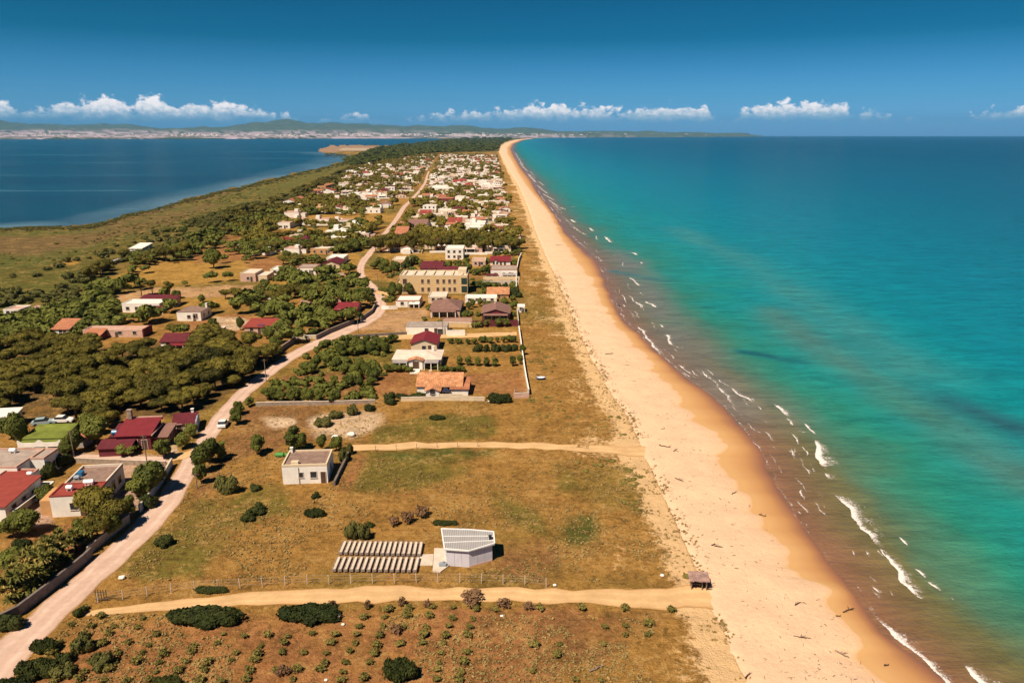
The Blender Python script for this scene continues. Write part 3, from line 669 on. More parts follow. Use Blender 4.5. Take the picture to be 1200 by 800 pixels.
# ---- road and tracks, sheets laid on the ground
def strip(name, left, right, z, mat, n_across=7, step=2.5, jit=0.25, seed=1, kind='structure'):
    def res(L, n):
        L = np.array([P(x, y)[:2] for x, y in L]); s = np.concatenate([[0], np.cumsum(np.hypot(*np.diff(L, axis=0).T))]); s /= s[-1]
        q = np.linspace(0, 1, n); k = np.ones(9) / 9
        o_ = []
        for i in range(2):
            a = np.interp(q, s, L[:, i]); p_ = np.pad(a, 4, mode='reflect', reflect_type='odd'); o_.append(np.convolve(p_, k, 'valid'))
        return np.stack(o_, 1)
    ln = np.hypot(*np.diff(np.array([P(x, y)[:2] for x, y in left]), axis=0).T).sum(); n = int(max(8, ln / step))
    A_, B_ = res(left, n), res(right, n); T = np.linspace(0, 1, n_across)
    rs = np.random.RandomState(seed)
    nA = (fbm(np.arange(n) * step / 2.2, np.full(n, seed * 3.1), 3) - 0.5)[:, None] * jit * 4; nB = (fbm(np.arange(n) * step / 2.2, np.full(n, seed * 7.7 + 20), 3) - 0.5)[:, None] * jit * 4
    d = (B_ - A_); d /= np.maximum(np.hypot(d[:, 0], d[:, 1])[:, None], 1e-6)
    A_ = A_ + d * nA; B_ = B_ + d * nB
    XY = A_[:, None] * (1 - T)[None, :, None] + B_[:, None] * T[None, :, None]
    V = np.concatenate([XY, np.full(XY.shape[:2] + (1,), z)], -1).reshape(-1, 3)
    ac = np.repeat(T[None, :], n, 0).reshape(-1)
    F = grid_faces(n, n_across)
    a, b, c_ = V[F[0, 0]], V[F[0, 1]], V[F[0, 2]]
    if np.cross(b - a, c_ - a)[2] < 0: F = F[:, ::-1]
    return tag(link(name, mesh_np(name, V, F, [mat], {'across': ac})), kind=kind)
def road_mat(name, base, worn, edge, strength=1.0):
    m, n, b, o = new_mat(name); pos = n.n('ShaderNodeNewGeometry').outputs['Position']; a = n.attr('across').outputs['Fac']
    n1 = n.noise(pos, 0.25, 5, 0.7); n2 = n.noise(pos, 1.6, 4, 0.7)
    x = n.m('ABSOLUTE', n.m('SUBTRACT', a, 0.5))
    tr = n.smooth(n.m('ABSOLUTE', n.m('SUBTRACT', x, 0.2)), 0.12, 0.02)
    c = n.mix(n.m('MULTIPLY', tr, n.lin(n1, 0.3, 0.7, 0.2, 0.8)), base, worn)
    e = n.smooth(n.m('ADD', x, n.m('MULTIPLY', n.m('SUBTRACT', n2, 0.5), 0.22)), 0.40, 0.50)
    c = n.mix(n.m('MULTIPLY', e, strength), c, edge)
    v = n.n('ShaderNodeVectorMath', operation='SCALE'); n.l(c, v.inputs[0])
    n.l(n.m('ADD', n.lin(n1, 0.3, 0.7, 0.84, 1.1), n.m('MULTIPLY', n.m('SUBTRACT', n2, 0.5), 0.3)), v.inputs['Scale'])
    n.l(v.outputs[0], b.inputs['Base Color']); b.inputs['Roughness'].default_value = 0.9; b.inputs['Specular IOR Level'].default_value = 0.08
    return m
M['road'] = road_mat("dusty_road", (0.52, 0.36, 0.285), (0.64, 0.47, 0.39), (0.33, 0.20, 0.11))
M['track'] = road_mat("sand_track", (0.56, 0.36, 0.18), (0.65, 0.43, 0.225), (0.38, 0.20, 0.07), 0.8)
ROAD_L = [(-210, 905), (-120, 842), (-60, 800), (0, 754), (28, 726), (62, 693), (100, 660), (132, 640), (152, 622), (174, 598), (195, 568), (212, 540), (228, 517), (246, 492), (262, 472), (280, 456), (299, 440), (322, 424), (347, 408), (368, 399), (388, 389), (406, 383), (421, 378), (434, 370), (440, 362), (441, 354), (437, 345), (428, 336), (420, 328), (417.5, 320), (418, 312), (422, 304), (429, 297), (436, 289)]
ROAD_R = [(-130, 938), (-60, 884), (-10, 830), (36, 768), (64, 733), (84, 710), (120, 680), (152, 655), (175, 634), (206, 602), (218, 578), (226, 556), (240, 532), (256, 509), (270, 488), (287, 467), (308, 449), (335, 428), (364, 409), (386, 400), (402, 394), (421, 386), (438, 379), (450, 370), (454, 361), (453, 350), (447, 341), (439, 333), (430, 326), (426.5, 319), (427, 312), (431, 305), (437, 298), (442.5, 290)]
strip('road', ROAD_L, ROAD_R, 0.022, M['road'], jit=0.35)
strip('far_road', [(433, 291), (451, 270), (461, 258), (466.5, 249), (470, 243), (479, 235), (490, 223.5), (496.5, 214.5), (499, 207), (501.5, 201)], [(441, 291), (457, 270), (467, 258), (472.5, 249), (476, 243), (483.5, 235), (494, 223.5), (499.8, 214.5), (501.5, 207), (503.5, 201)], 0.06, M['road'], jit=0.2, step=6)
strip('sand_track', [(96, 716), (125, 709), (200, 704), (300, 692), (400, 687), (520, 687), (640, 691), (760, 691), (815, 688), (838, 684), (846, 683)], [(88, 722), (120, 721), (200, 718), (300, 709), (400, 705), (500, 703), (600, 705), (700, 709), (800, 711), (840, 714), (850, 716)], 0.03, M['track'], jit=0.5, seed=4)
strip('beach_path', [(408, 521), (440, 519.5), (540, 517), (640, 519), (720, 522.5), (745, 523), (765, 524)], [(404, 529), (430, 528), (540, 523.5), (640, 526.5), (700, 530), (745, 533), (768, 536)], 0.03, M['track'], jit=0.6, seed=6)
strip('village_lane', [(378, 399), (388, 397), (420, 393.3), (500, 391.3), (560, 390.4), (605, 388.5)], [(384, 404), (395, 401.6), (430, 398.6), (520, 396.4), (570, 395.2), (606, 393)], 0.034, M['track'], jit=0.3, seed=8)
strip('farm_track', [(425, 338), (452, 341), (462, 344)], [(428, 342), (450, 345), (462, 348)], 0.03, M['track'], jit=0.3, seed=9)
strip('driveway', [(195, 531), (210, 531), (224, 527)], [(198, 541), (212, 538), (226, 535)], 0.028, M['track'], jit=0.3, seed=10, n_across=5, step=1.5)
strip('yard_path', [(-10, 531), (60, 531.5), (120, 533), (200, 535)], [(-10, 537), (60, 537), (120, 540), (200, 542)], 0.026, M['road'], jit=0.3, seed=12)

# ---- breaking waves: ridges of foam on the water
def foam_mat():
    m, n, b, o = new_mat("sea_foam"); pos = n.n('ShaderNodeNewGeometry').outputs['Position']; a = n.attr('dens').outputs['Fac']
    n1 = n.noise(pos, 1.2, 7, 0.85, 1.6); n2 = n.noise(pos, 0.22, 3, 0.6)
    f = n.smooth(n.m('ADD', a, n.m('ADD', n.m('MULTIPLY', n.m('SUBTRACT', n1, 0.5), 2.3), n.m('MULTIPLY', n.m('SUBTRACT', n2, 0.5), 0.9))), 0.40, 0.86)
    b.inputs['Base Color'].default_value = (0.74, 0.68, 0.66, 1); b.inputs['Roughness'].default_value = 0.8
    n.l(f, b.inputs['Alpha'])
    return m
M['foam'] = foam_mat()
fv, ff, fd = [], [], []
def foam(pts, w_in, w_out, dens, z=0.05, hgt=0.25, step=0.5):
    """pts run along the wave; w_in metres of wash on the land side, w_out on the sea side"""
    L = np.array([P(x, y, Z_SEA)[:2] for x, y in pts]); s = np.concatenate([[0], np.cumsum(np.hypot(*np.diff(L, axis=0).T))])
    n = int(max(6, s[-1] / step)); q = np.linspace(0, s[-1], n); p = np.stack([np.interp(q, s, L[:, 0]), np.interp(q, s, L[:, 1])], 1)
    t = np.gradient(p, axis=0); t /= np.hypot(t[:, 0], t[:, 1])[:, None]; nr = np.stack([t[:, 1], -t[:, 0]], 1)
    nr *= np.sign(nr[:, :1] + 1e-9)
    wob = (fbm(q / 3.0, q * 0 + len(fv), 3) - 0.5)[:, None]; p = p + nr * wob * 1.6
    tap = np.clip(np.minimum(q, s[-1] - q) / (0.18 * s[-1] + 0.5), 0, 1)
    m_ = 0.6 + 0.8 * fbm(q / 4.0, q * 0 + 7 + len(fv), 3)
    b0 = len(fv); ks = [(-1, 0.0, 0.0), (-0.6, 0.5, 0.4), (-0.25, 0.95, 0.9), (0.0, 1.0, 1.0), (0.12, 0.9, 0.9), (0.3, 0.55, 0.5), (0.65, 0.36, 0.25), (1, 0.0, 0)]
    for i in range(n):
        for k, dn, hh in ks:
            ww = (w_in if k < 0 else w_out) * m_[i]
            xy = p[i] + nr[i] * k * ww
            fv.append((xy[0], xy[1], Z_SEA + z + hgt * hh * tap[i])); fd.append(dens * dn * (0.25 + 0.75 * tap[i]))
    K = len(ks)
    for i in range(n - 1):
        for k in range(K - 1): ff.append((b0 + i * K + k, b0 + i * K + k + 1, b0 + (i + 1) * K + k + 1, b0 + (i + 1) * K + k))
WV = [([(905, 472), (915, 479), (924, 490)], .5, 1.2, .9), ([(922, 489), (928, 500)], .5, .8, .8), ([(938, 495), (948, 503), (957, 510)], .3, .5, 1.0), ([(924, 500), (938, 506), (952, 510)], .3, 1.0, .6),
      ([(954, 514), (957, 525), (960, 538), (968, 551)], .4, 1.7, 1.15), ([(966, 553), (973, 563)], .3, .9, .8), ([(974, 577), (986, 589), (1001, 604), (1012, 622), (1025, 635), (1034, 643)], .35, 1.3, 1.0),
      ([(976, 578), (992, 590), (1004, 600)], .1, 2.6, .62), ([(1004, 602), (1016, 615), (1028, 630)], .1, 2.2, .55), ([(1034, 643), (1046, 662), (1060, 682), (1075, 700), (1087, 705)], .3, .9, 1.0), ([(1050, 628), (1056, 634), (1062, 641)], .25, .4, 1.0),
      ([(1071, 665), (1080, 673), (1086, 678)], .25, .45, 1.05), ([(1087, 680), (1094, 687), (1103, 693)], .25, .4, 1.0), ([(1110, 699), (1119, 705)], .15, .25, .8),
      ([(1014, 707), (1026, 720), (1038, 736), (1052, 752), (1070, 766), (1090, 783), (1108, 800), (1160, 850)], .25, .8, .82), ([(1038, 736), (1060, 756), (1085, 772), (1100, 780)], .1, 1.8, .42),
      ([(1126, 776), (1136, 787), (1150, 800), (1190, 835)], .4, 1.1, 1.1), ([(1150, 795), (1165, 800), (1190, 815)], .3, 1.5, .7),
      ([(903, 520), (912, 527)], .2, .3, .7), ([(925, 505), (931, 515), (934, 525)], .2, .4, .8), ([(962, 592), (969, 597)], .2, .3, .8), ([(930, 598), (936, 604)], .2, .3, .7), ([(942, 612), (948, 620)], .15, .2, .5),
      ([(855, 452), (866, 462), (880, 470), (888, 474)], .3, .7, .8), ([(870, 465), (880, 478)], .3, .6, .5), ([(822, 436), (838, 450), (850, 462), (862, 478), (872, 492)], .3, .8, .62),
      ([(781, 391), (784, 399), (788, 406)], .8, .9, 1.0), ([(784, 402), (796, 408), (808, 407)], .3, .8, .6), ([(772, 380), (776, 384)], .4, .5, .8), ([(756, 353), (763, 357), (769, 361)], .6, .8, 1.0), ([(735, 345), (742, 352), (750, 358), (755, 365)], .4, .8, .75),
      ([(745, 380), (752, 388), (758, 398), (768, 408), (776, 418)], .5, .9, .85), ([(786, 415), (792, 421)], .4, .5, .8), ([(795, 426), (803, 433), (815, 441)], .4, .7, .75), ([(712, 345), (720, 357), (727, 367)], .3, .6, .5),
      ([(737, 325), (744, 330), (750, 336)], .6, .9, .85), ([(748, 342), (753, 347)], .5, .7, .7), ([(740, 296), (747, 299)], .8, 1.2, 1.0), ([(735, 297), (741, 296)], .4, .7, .6), ([(750, 307), (753, 309)], .7, 1.0, 1.0), ([(728, 306), (731, 314)], .5, .8, .6),
      ([(689, 267), (696, 271)], .8, 1.3, 1.0), ([(708, 277), (712, 281), (717, 285)], .8, 1.4, 1.0), ([(697, 276), (701, 282)], .6, .9, .8), ([(669, 257), (673, 261)], .9, 1.3, 1.0), ([(664, 262), (680, 272), (690, 278)], .8, 1.8, .6), ([(655, 250), (668, 262), (684, 277)], .8, 2.0, .5),
      ([(655, 243), (664, 246)], .8, 1.6, .8), ([(668, 242), (675, 243)], .6, 1.0, .8), ([(640, 232), (650, 240), (658, 249)], 1.0, 2.5, .62), ([(645, 236), (656, 243)], 1.0, 2.0, .6), ([(634, 226), (644, 232), (652, 236)], 1.0, 2.2, .7), ([(628, 216), (636, 223), (644, 229)], 1.2, 2.4, .72),
      ([(630, 212), (638, 218)], 1.2, 2, .7), ([(617, 202), (624, 210), (630, 216)], 1.5, 3, .7), ([(620, 200), (627, 207)], 1.2, 2.5, .6), ([(608, 189), (614, 197), (620, 203)], 1.8, 3.2, .7), ([(603, 178), (607, 185), (612, 192)], 2, 4, .65),
      ([(687, 292), (697, 300), (706, 309)], .5, 1.0, .5), ([(668, 274), (678, 284), (690, 294)], .6, 1.2, .55)]
for pts, wi, wo_, de in WV: foam(pts, wi * 1.0, wo_ * 2.3, de * .92, hgt=0.08)
rfm = random.Random(44)
for _ in range(95):                                                   # thin broken lines of wash between the breakers
    k = rfm.uniform(7, 36); i = int(k); f = k - i; x0 = WATER[i][0] * (1 - f) + WATER[i + 1][0] * f; y0 = WATER[i][1] * (1 - f) + WATER[i + 1][1] * f
    sx, sy = WATER[i][0] - WATER[i + 1][0], WATER[i][1] - WATER[i + 1][1]; q = math.hypot(sx, sy) or 1; L = rfm.uniform(6, 26) * (0.35 + (y0 - 180) / 620); o_ = rfm.uniform(0.5, 17) ** 1.0 / mpp(y0) * .55
    foam([(x0 + o_ + sx / q * L * t + rfm.uniform(-1, 1), y0 + sy / q * L * t + rfm.uniform(-.6, .6)) for t in (0, .33, .66, 1)], .15 + .0012 * BY.min(), rfm.uniform(.2, .7) * (1 + mpp(y0)), rfm.uniform(.45, .8), hgt=0.04)
foam([(x + 0.8, y) for x, y in WATER[7:25]], .25, .7, .5, hgt=0.05); foam([(x + 1, y) for x, y in WATER[24:40]], .6, 1.6, .6, hgt=0.05, step=1.0)
tag(link('sea_foam', mesh_np('sea_foam', fv, ff, [M['foam']], {'dens': np.array(fd)}, smooth=True)), 'white foam of small breaking waves along the shore', 'foam', kind='stuff')
# ================================================================ buildings
def px_frame(xL, xR, yL, yR=None):
    """front wall line given by its two feet on the photograph -> centre, yaw, width"""
    yR = yL if yR is None else yR
    a = P(xL, yL); b = P(xR, yR); d = b - a
    return (a + b) / 2, math.atan2(d[1], d[0]), float(np.hypot(d[0], d[1]))

class House:
    """collects parts in local coordinates: front wall on y=0 facing -y, ground z=0"""
    def __init__(s): s.parts = []          # (name, MB, material key list, parent index or None)
    def part(s, name, mb, mats, parent=None):
        s.parts.append((name, mb, mats if isinstance(mats, list) else [mats], parent)); return len(s.parts) - 1
    def volume(s, x0, x1, y0, y1, h, wall='white', roof='flat', rcol='flat_brown', z0=0.0, pitch=0.32, over=0.35, parapet=None, ph=0.4, wallname='wall'):
        wmb = MB(); rmb = MB(); t = 0.16
        if roof == 'flat':
            wmb.box(x0, x1, y0, y1, z0, h)
            s.part(wallname, wmb, wall)
            e = 0.24
            rmb.box(x0 + e, x1 - e, y0 + e, y1 - e, h + 0.004, h + 0.09); s.part('roof', rmb, rcol)
            if ph > 0:
                p = MB(); q = 0.03
                p.box(x0 - q, x1 + q, y0 - q, y0 + e - 0.003, h + 0.003, h + ph); p.box(x0 - q, x1 + q, y1 - e + 0.003, y1 + q, h + 0.003, h + ph)
                p.box(x0 - q, x0 + e - 0.003, y0 + e, y1 - e, h + 0.003, h + ph); p.box(x1 - e + 0.003, x1 + q, y0 + e, y1 - e, h + 0.003, h + ph)
                s.part('parapet', p, parapet or wall)
            return h + ph
        if roof == 'shed':                   # high at the back
            r = (y1 - y0) * pitch
            wmb.prism([(x0, y0, z0), (x1, y0, z0), (x1, y1, z0), (x0, y1, z0)], [(x0, y0, h), (x1, y0, h), (x1, y1, h + r), (x0, y1, h + r)])
            s.part(wallname, wmb, wall)
            o = over; a = pitch * o
            rmb.prism([(x0 - o, y0 - o, h - a + .01), (x1 + o, y0 - o, h - a + .01), (x1 + o, y1 + o, h + r + a + .01), (x0 - o, y1 + o, h + r + a + .01)],
                      [(x0 - o, y0 - o, h - a + t), (x1 + o, y0 - o, h - a + t), (x1 + o, y1 + o, h + r + a + t), (x0 - o, y1 + o, h + r + a + t)])
            s.part('roof', rmb, rcol); return h + r
        if roof in ('gable_x', 'gable_y'):
            sw = roof == 'gable_y'
            def T(p): return (p[1], p[0], p[2]) if sw else p
            a0, a1, b0, b1 = (y0, y1, x0, x1) if sw else (x0, x1, y0, y1)   # a along the ridge
            bm_ = (b0 + b1) / 2; r = (b1 - b0) / 2 * pitch
            pts = [(b0, z0), (b1, z0), (b1, h), (bm_, h + r), (b0, h)]
            wmb.prism([T((a0, b, z)) for b, z in pts], [T((a1, b, z)) for b, z in pts]); s.part(wallname, wmb, wall)
            o = over; d = pitch * o
            sec = [(b0 - o, h - d + .01), (bm_, h + r + .01), (b1 + o, h - d + .01), (b1 + o, h - d + t), (bm_, h + r + t), (b0 - o, h - d + t)]
            rmb.prism([T((a0 - o, b, z)) for b, z in sec], [T((a1 + o, b, z)) for b, z in sec]); s.part('roof', rmb, rcol)
            return h + r
        if roof == 'hip':
            wmb.box(x0, x1, y0, y1, z0, h); s.part(wallname, wmb, wall)
            o = over; q = (y1 - y0) / 2 + o; r = q * pitch; k = min(q, (x1 - x0) / 2 + o - 0.2)
            X0, X1, Y0, Y1 = x0 - o, x1 + o, y0 - o, y1 + o; ym = (Y0 + Y1) / 2
            rmb.add([(X0, Y0, h + .01), (X1, Y0, h + .01), (X1, Y1, h + .01), (X0, Y1, h + .01), (X0, Y0, h + .14), (X1, Y0, h + .14), (X1, Y1, h + .14), (X0, Y1, h + .14), (X0 + k, ym, h + r + .14), (X1 - k, ym, h + r + .14)],
                    [(3, 2, 1, 0), (0, 1, 5, 4), (1, 2, 6, 5), (2, 3, 7, 6), (3, 0, 4, 7), (4, 5, 9, 8), (5, 6, 9), (6, 7, 8, 9), (7, 4, 8)])
            s.part('roof', rmb, rcol); return h + r
    def window(s, face, c, z, w_=1.0, h_=1.1, pos=0.0, pane='glass', kind='window', frame='frame'):
        """face: F B L R; c runs along that face; pos = the wall's plane"""
        def B(a, b, d0, d1, z0_, z1_):
            if face == 'F': return (a, b, pos - d1, pos - d0, z0_, z1_)
            if face == 'B': return (a, b, pos + d0, pos + d1, z0_, z1_)
            if face == 'R': return (pos + d0, pos + d1, a, b, z0_, z1_)
            return (pos - d1, pos - d0, a, b, z0_, z1_)
        f = MB(); t = 0.09
        f.box(*B(c - w_ / 2 - t, c - w_ / 2, -0.02, 0.07, z, z + h_)); f.box(*B(c + w_ / 2, c + w_ / 2 + t, -0.02, 0.07, z, z + h_))
        f.box(*B(c - w_ / 2 - t, c + w_ / 2 + t, -0.02, 0.07, z + h_, z + h_ + t))
        if kind == 'window': f.box(*B(c - w_ / 2 - t - 0.06, c + w_ / 2 + t + 0.06, -0.02, 0.13, z - t, z))
        i = s.part(kind, f, frame)
        p = MB(); p.box(*B(c - w_ / 2, c + w_ / 2, -0.03, 0.03, z, z + h_)); 
        s.part('pane' if kind == 'window' else 'door_leaf', p, pane, i)
    def row(s, face, a, b, n, z, pos=0.0, w_=1.0, h_=1.1, pane='glass'):
        for k in range(n): s.window(face, a + (b - a) * (k + 0.5) / n, z, w_, h_, pos, pane)
    def door(s, face, c, pos=0.0, w_=0.95, h_=2.05, pane='shutter'): s.window(face, c, 0.02, w_, h_, pos, pane, 'door')
    def porch(s, x0, x1, depth, h, col='roof_grey', post='white', n=3, y=0.0, drop=0.25, dark=True):
        m = MB(); t = 0.12
        m.prism([(x0, y - depth, h - drop), (x1, y - depth, h - drop), (x1, y - 0.02, h), (x0, y - 0.02, h)], [(x0, y - depth, h - drop + t), (x1, y - depth, h - drop + t), (x1, y - 0.02, h + t), (x0, y - 0.02, h + t)])
        i = s.part('porch_roof', m, col)
        for k in range(n):
            xx = x0 + 0.15 + (x1 - x0 - 0.3) * k / max(1, n - 1)
            q = MB(); q.box(xx - .11, xx + .11, y - depth + .08, y - depth + .30, 0, h - drop - .003); s.part('porch_post', q, post, i)
        if dark:
            q = MB(); q.box(x0 + .3, x1 - .3, y - 0.05, y - 0.006, 0.1, h - drop - 0.35); s.part('dark_panel', q, 'glass')  # wide dark panel on the wall below the porch roof
    def chimney(s, x, y, z, col='white', h=1.0, a=0.3):
        q = MB(); q.box(x - a, x + a, y - a, y + a, z - .6, z + h).box(x - a - .08, x + a + .08, y - a - .08, y + a + .08, z + h + .003, z + h + .12); s.part('chimney', q, col)
    def tank(s, x, y, z, col='whitepaint', r=0.45, l=1.2):
        q = MB(); q.tube([(x - l / 2, y, z + r + .12), (x - l / 2 + .12, y, z + r + .12), (x + l / 2 - .12, y, z + r + .12), (x + l / 2, y, z + r + .12)], [r * .6, r, r, r * .6], 10)
        q.box(x - l * .35, x - l * .25, y - r * .7, y + r * .7, z, z + .25); q.box(x + l * .25, x + l * .35, y - r * .7, y + r * .7, z, z + .25); s.part('water_tank', q, col)
    def block(s, name, x0, x1, y0, y1, z0, z1, col):
        s.part(name, MB().box(x0, x1, y0, y1, z0, z1), col)
    # ---- realise
    def make(s, name, loc, yaw, label, cat='house', group=None):
        root = empty(name, (loc[0], loc[1], loc[2] if len(loc) > 2 else 0), yaw, label, cat, group)
        objs = []
        for nm, mb, mats, par in s.parts:
            objs.append(mb.build(nm, [M[k] for k in mats], root if par is None else objs[par]))
        return root
    def merged(s, name):
        big = MB(); keys = []
        for nm, mb, mats, par in s.parts:
            for k in mats:
                if k not in keys: keys.append(k)
            o = MB(); o.v = mb.v; o.f = mb.f; o.m = [keys.index(mats[q]) for q in mb.m]; big.join(o)
        return big.mesh(name, [M[k] for k in keys])

TAKEN = []                                    # ground already occupied: (x, y, radius)
def place(h, name, fr, label, cat='house', group=None, r=None, z=0.0):
    c, yaw, wd = fr
    o = h.make(name, (c[0], c[1], z), yaw, label, cat, group)
    TAKEN.append((c[0] - math.sin(yaw) * 3, c[1] + math.cos(yaw) * 3, r or wd * 0.62)); TAKEN.append((c[0] + math.sin(yaw) * 5, c[1] - math.cos(yaw) * 5, wd * 0.5)); return o

# ---------------------------------------------------------------- the lavender shed with its ribbed white roof
def shed():
    b = [P(524, 662.5), P(550, 664.5), P(577, 657.0)]
    o = b[0]; loc = [Vector((q[0] - o[0], q[1] - o[1], 0)) for q in b]
    h = 2.75
    back_r = loc[2] + Vector((-0.2, 2.6, 0)); back_l = loc[0] + Vector((-0.8, 4.5, 0)); mid = loc[0] + Vector((3.1, 4.3, 0))
    foot = [loc[0], loc[1], loc[2], back_r, mid, back_l]
    root = empty('metal_shed', (o[0], o[1], 0), 0, 'lavender white metal shed with a ribbed pale sheet roof, cut at an angle', 'shed')
    MB().prism([(p.x, p.y, 0.0) for p in foot], [(p.x, p.y, h + 0.07 * (p.y - loc[0].y)) for p in foot]).build('wall', M['lavender'], root)
    cen = sum(foot, Vector()) / 6
    big = [cen + (p - cen) * 1.10 for p in foot]
    rf = MB().prism([(p.x, p.y, h + 0.02 + 0.07 * (p.y - loc[0].y)) for p in big], [(p.x, p.y, h + 0.16 + 0.07 * (p.y - loc[0].y)) for p in big]).build('roof', M['metal_w'], root)
    def edge(a, b_, w_=0.12):
        za, zb = (h + 0.17 + 0.07 * (q.y - loc[0].y) for q in (a, b_))
        m = MB().tube([(a.x, a.y, za), (b_.x, b_.y, zb)], [w_, w_], 4); m.build('trim', M['whitepaint'], rf)
    for i in range(6): edge(big[i], big[(i + 1) % 6])
    for t in (0.30, 0.62):
        edge(big[0].lerp(big[5], t), big[2].lerp(big[3], t) if t > .5 else big[2].lerp(big[3], t * .8), 0.07)
    v = MB().box(-.16, .16, -.16, .16, 0, .5).box(-.24, .24, -.24, .24, .503, .6); p = big[2].lerp(big[3], 0.35) + Vector((-0.6, 0, 0)); v.xf(Matrix.Translation((p.x, p.y, h + .3))); v.build('roof_vent', M['tyre'], root)
    MB().box(0, 1, 0, .04, 0, .25).xf(Matrix.Translation((loc[1].x, loc[1].y - .06, 0)) @ Matrix.Rotation(math.atan2(loc[2].y - loc[1].y, loc[2].x - loc[1].x), 4, 'Z') @ Matrix.Diagonal(((loc[2] - loc[1]).length, 1, 1, 1))).build('plinth', M['pink'], root)
    for a, b_, t in ((0, 1, .33), (0, 1, .66), (1, 2, .33), (1, 2, .66)):
        p = loc[a].lerp(loc[b_], t); MB().box(-.025, .025, -.02, .02, .05, h - .12).xf(Matrix.Translation((p.x, p.y, 0))).build('panel_joint', M['steel'], root)
    gu = MB().tube([(big[0].x, big[0].y - .02, h + .0), (big[1].x, big[1].y - .02, h + .0), (big[2].x, big[2].y - .02, h + .03)], [.07] * 3, 6); gu.build('gutter', M['steel'], root)
    TAKEN.append((o[0] + 3, o[1] + 2, 5))
    # concrete apron left of it, low pad beyond
    def slab(name, px, z, lab, mat='concrete'):
        q = [P(x, y) for x, y in px]; c0 = q[0]
        ob = MB().prism([(p[0] - c0[0], p[1] - c0[1], -0.05) for p in q], [(p[0] - c0[0], p[1] - c0[1], z) for p in q]).build(name, M[mat], None); ob.location = (c0[0], c0[1], 0); tag(ob, lab, 'slab'); return ob
    slab('concrete_apron', [(507, 670), (516, 671), (526, 664), (527, 644), (509, 643)], 0.22, 'white concrete apron laid against the left side of the lavender shed')
    slab('concrete_pad', [(489, 663), (507, 662.5), (508, 649.5), (492, 650)], 0.12, 'pale concrete pad between the trough rows and the lavender shed')
    mo = MB().box(-.5, .5, -.3, .3, .003, .45).cyl((.1, 0, .45), .16, .16, .25).tube([(-.7, -.1, .3), (-.3, 0, .5), (.3, .1, .5), (.8, 0, .2)], [.05] * 4)
    ob = mo.build('water_pump', M['bluegrey'], None); ob.location = (*P(519, 664)[:2], .22); tag(ob, 'small dark pump with pipes standing on the white concrete apron', 'pump')
shed()

def troughs():
    def row(a0, a1, b0, b1, n, labs):
        """a0-a1 near line of the row, b0-b1 far line"""
        for i in range(n):
            t = i / (n - 1)
            p = P(a0[0] + (a1[0] - a0[0]) * t, a0[1] + (a1[1] - a0[1]) * t); q = P(b0[0] + (b1[0] - b0[0]) * t, b0[1] + (b1[1] - b0[1]) * t)
            d = q - p; L = float(np.hypot(d[0], d[1])); yaw = math.atan2(d[1], d[0])
            m = MB(); w_ = 0.27; hh = 0.62
            m.box(0, L, -w_, w_, 0.25, 0.32); m.box(0, L, -w_, -w_ + .07, .323, hh); m.box(0, L, w_ - .07, w_, .323, hh); m.box(0, .07, -w_ + .073, w_ - .073, .323, hh); m.box(L - .07, L, -w_ + .073, w_ - .073, .323, hh)
            ob = m.build('concrete_trough', M['concrete_g'], None); ob.location = (p[0], p[1], 0); ob.rotation_euler = (0, 0, yaw)
            bd = MB().box(.1, L - .1, -w_ + .09, w_ - .09, .325, .55); bd.build('bed_soil', M['concrete'], ob)
            for f in (.06, .5, .9): MB().box(L * f, L * f + .2, -w_ + .05, w_ - .05, 0, .247).build('support', M['stone'], ob)
            pos = ('first' if i == 0 else 'last' if i == n - 1 else None)
            lab = f'grey concrete trough at the {"left" if i == 0 else "right"} end of the {labs} trough row' if pos else f'long grey concrete trough inside the {labs} row beside the lavender shed'
            tag(ob, lab, 'trough', f'concrete troughs in the {labs} row')
    row((391.5, 671), (486, 672), (398, 655.5), (490, 656), 15, 'nearer')
    row((399, 651), (491, 653), (405, 637), (494, 637.8), 16, 'farther')
    TAKEN.append((*P(442, 655)[:2], 8))
troughs()

# ---------------------------------------------------------------- white cottage standing alone in the field
def white_cottage():
    fr = px_frame(332, 384.5, 567.3, 565.6); wd = fr[2]; h = hm(20.5, 566); d = 6.4
    H = House(); x = wd / 2
    H.volume(-x, x, 0, d, h, 'white', 'flat', 'flat_brown', parapet='cream', ph=.38)
    H.window('F', -x + wd * .41, 1.25, .75, .95); H.window('F', -x + wd * .69, 1.15, 1.05, 1.15)
    H.door('F', x - .75, 0, .85, 2.2); H.block('drain_pipe', -x + wd * .355, -x + wd * .355 + .13, -.12, -.006, 0, h - .2, 'greywall')
    H.block('skylight_box', -x + wd * .2, -x + wd * .36, .25, 1.1, h + .1, h + .75, 'cream'); H.chimney(-x + .5, d - .4, h + .5, 'white', .5, .2)
    H.row('R', 1.2, d - 1, 1, 1.2, x, 1.0, 1.1)
    place(H, 'cottage', fr, 'small flat roofed white cottage standing alone in the dry field')
white_cottage()

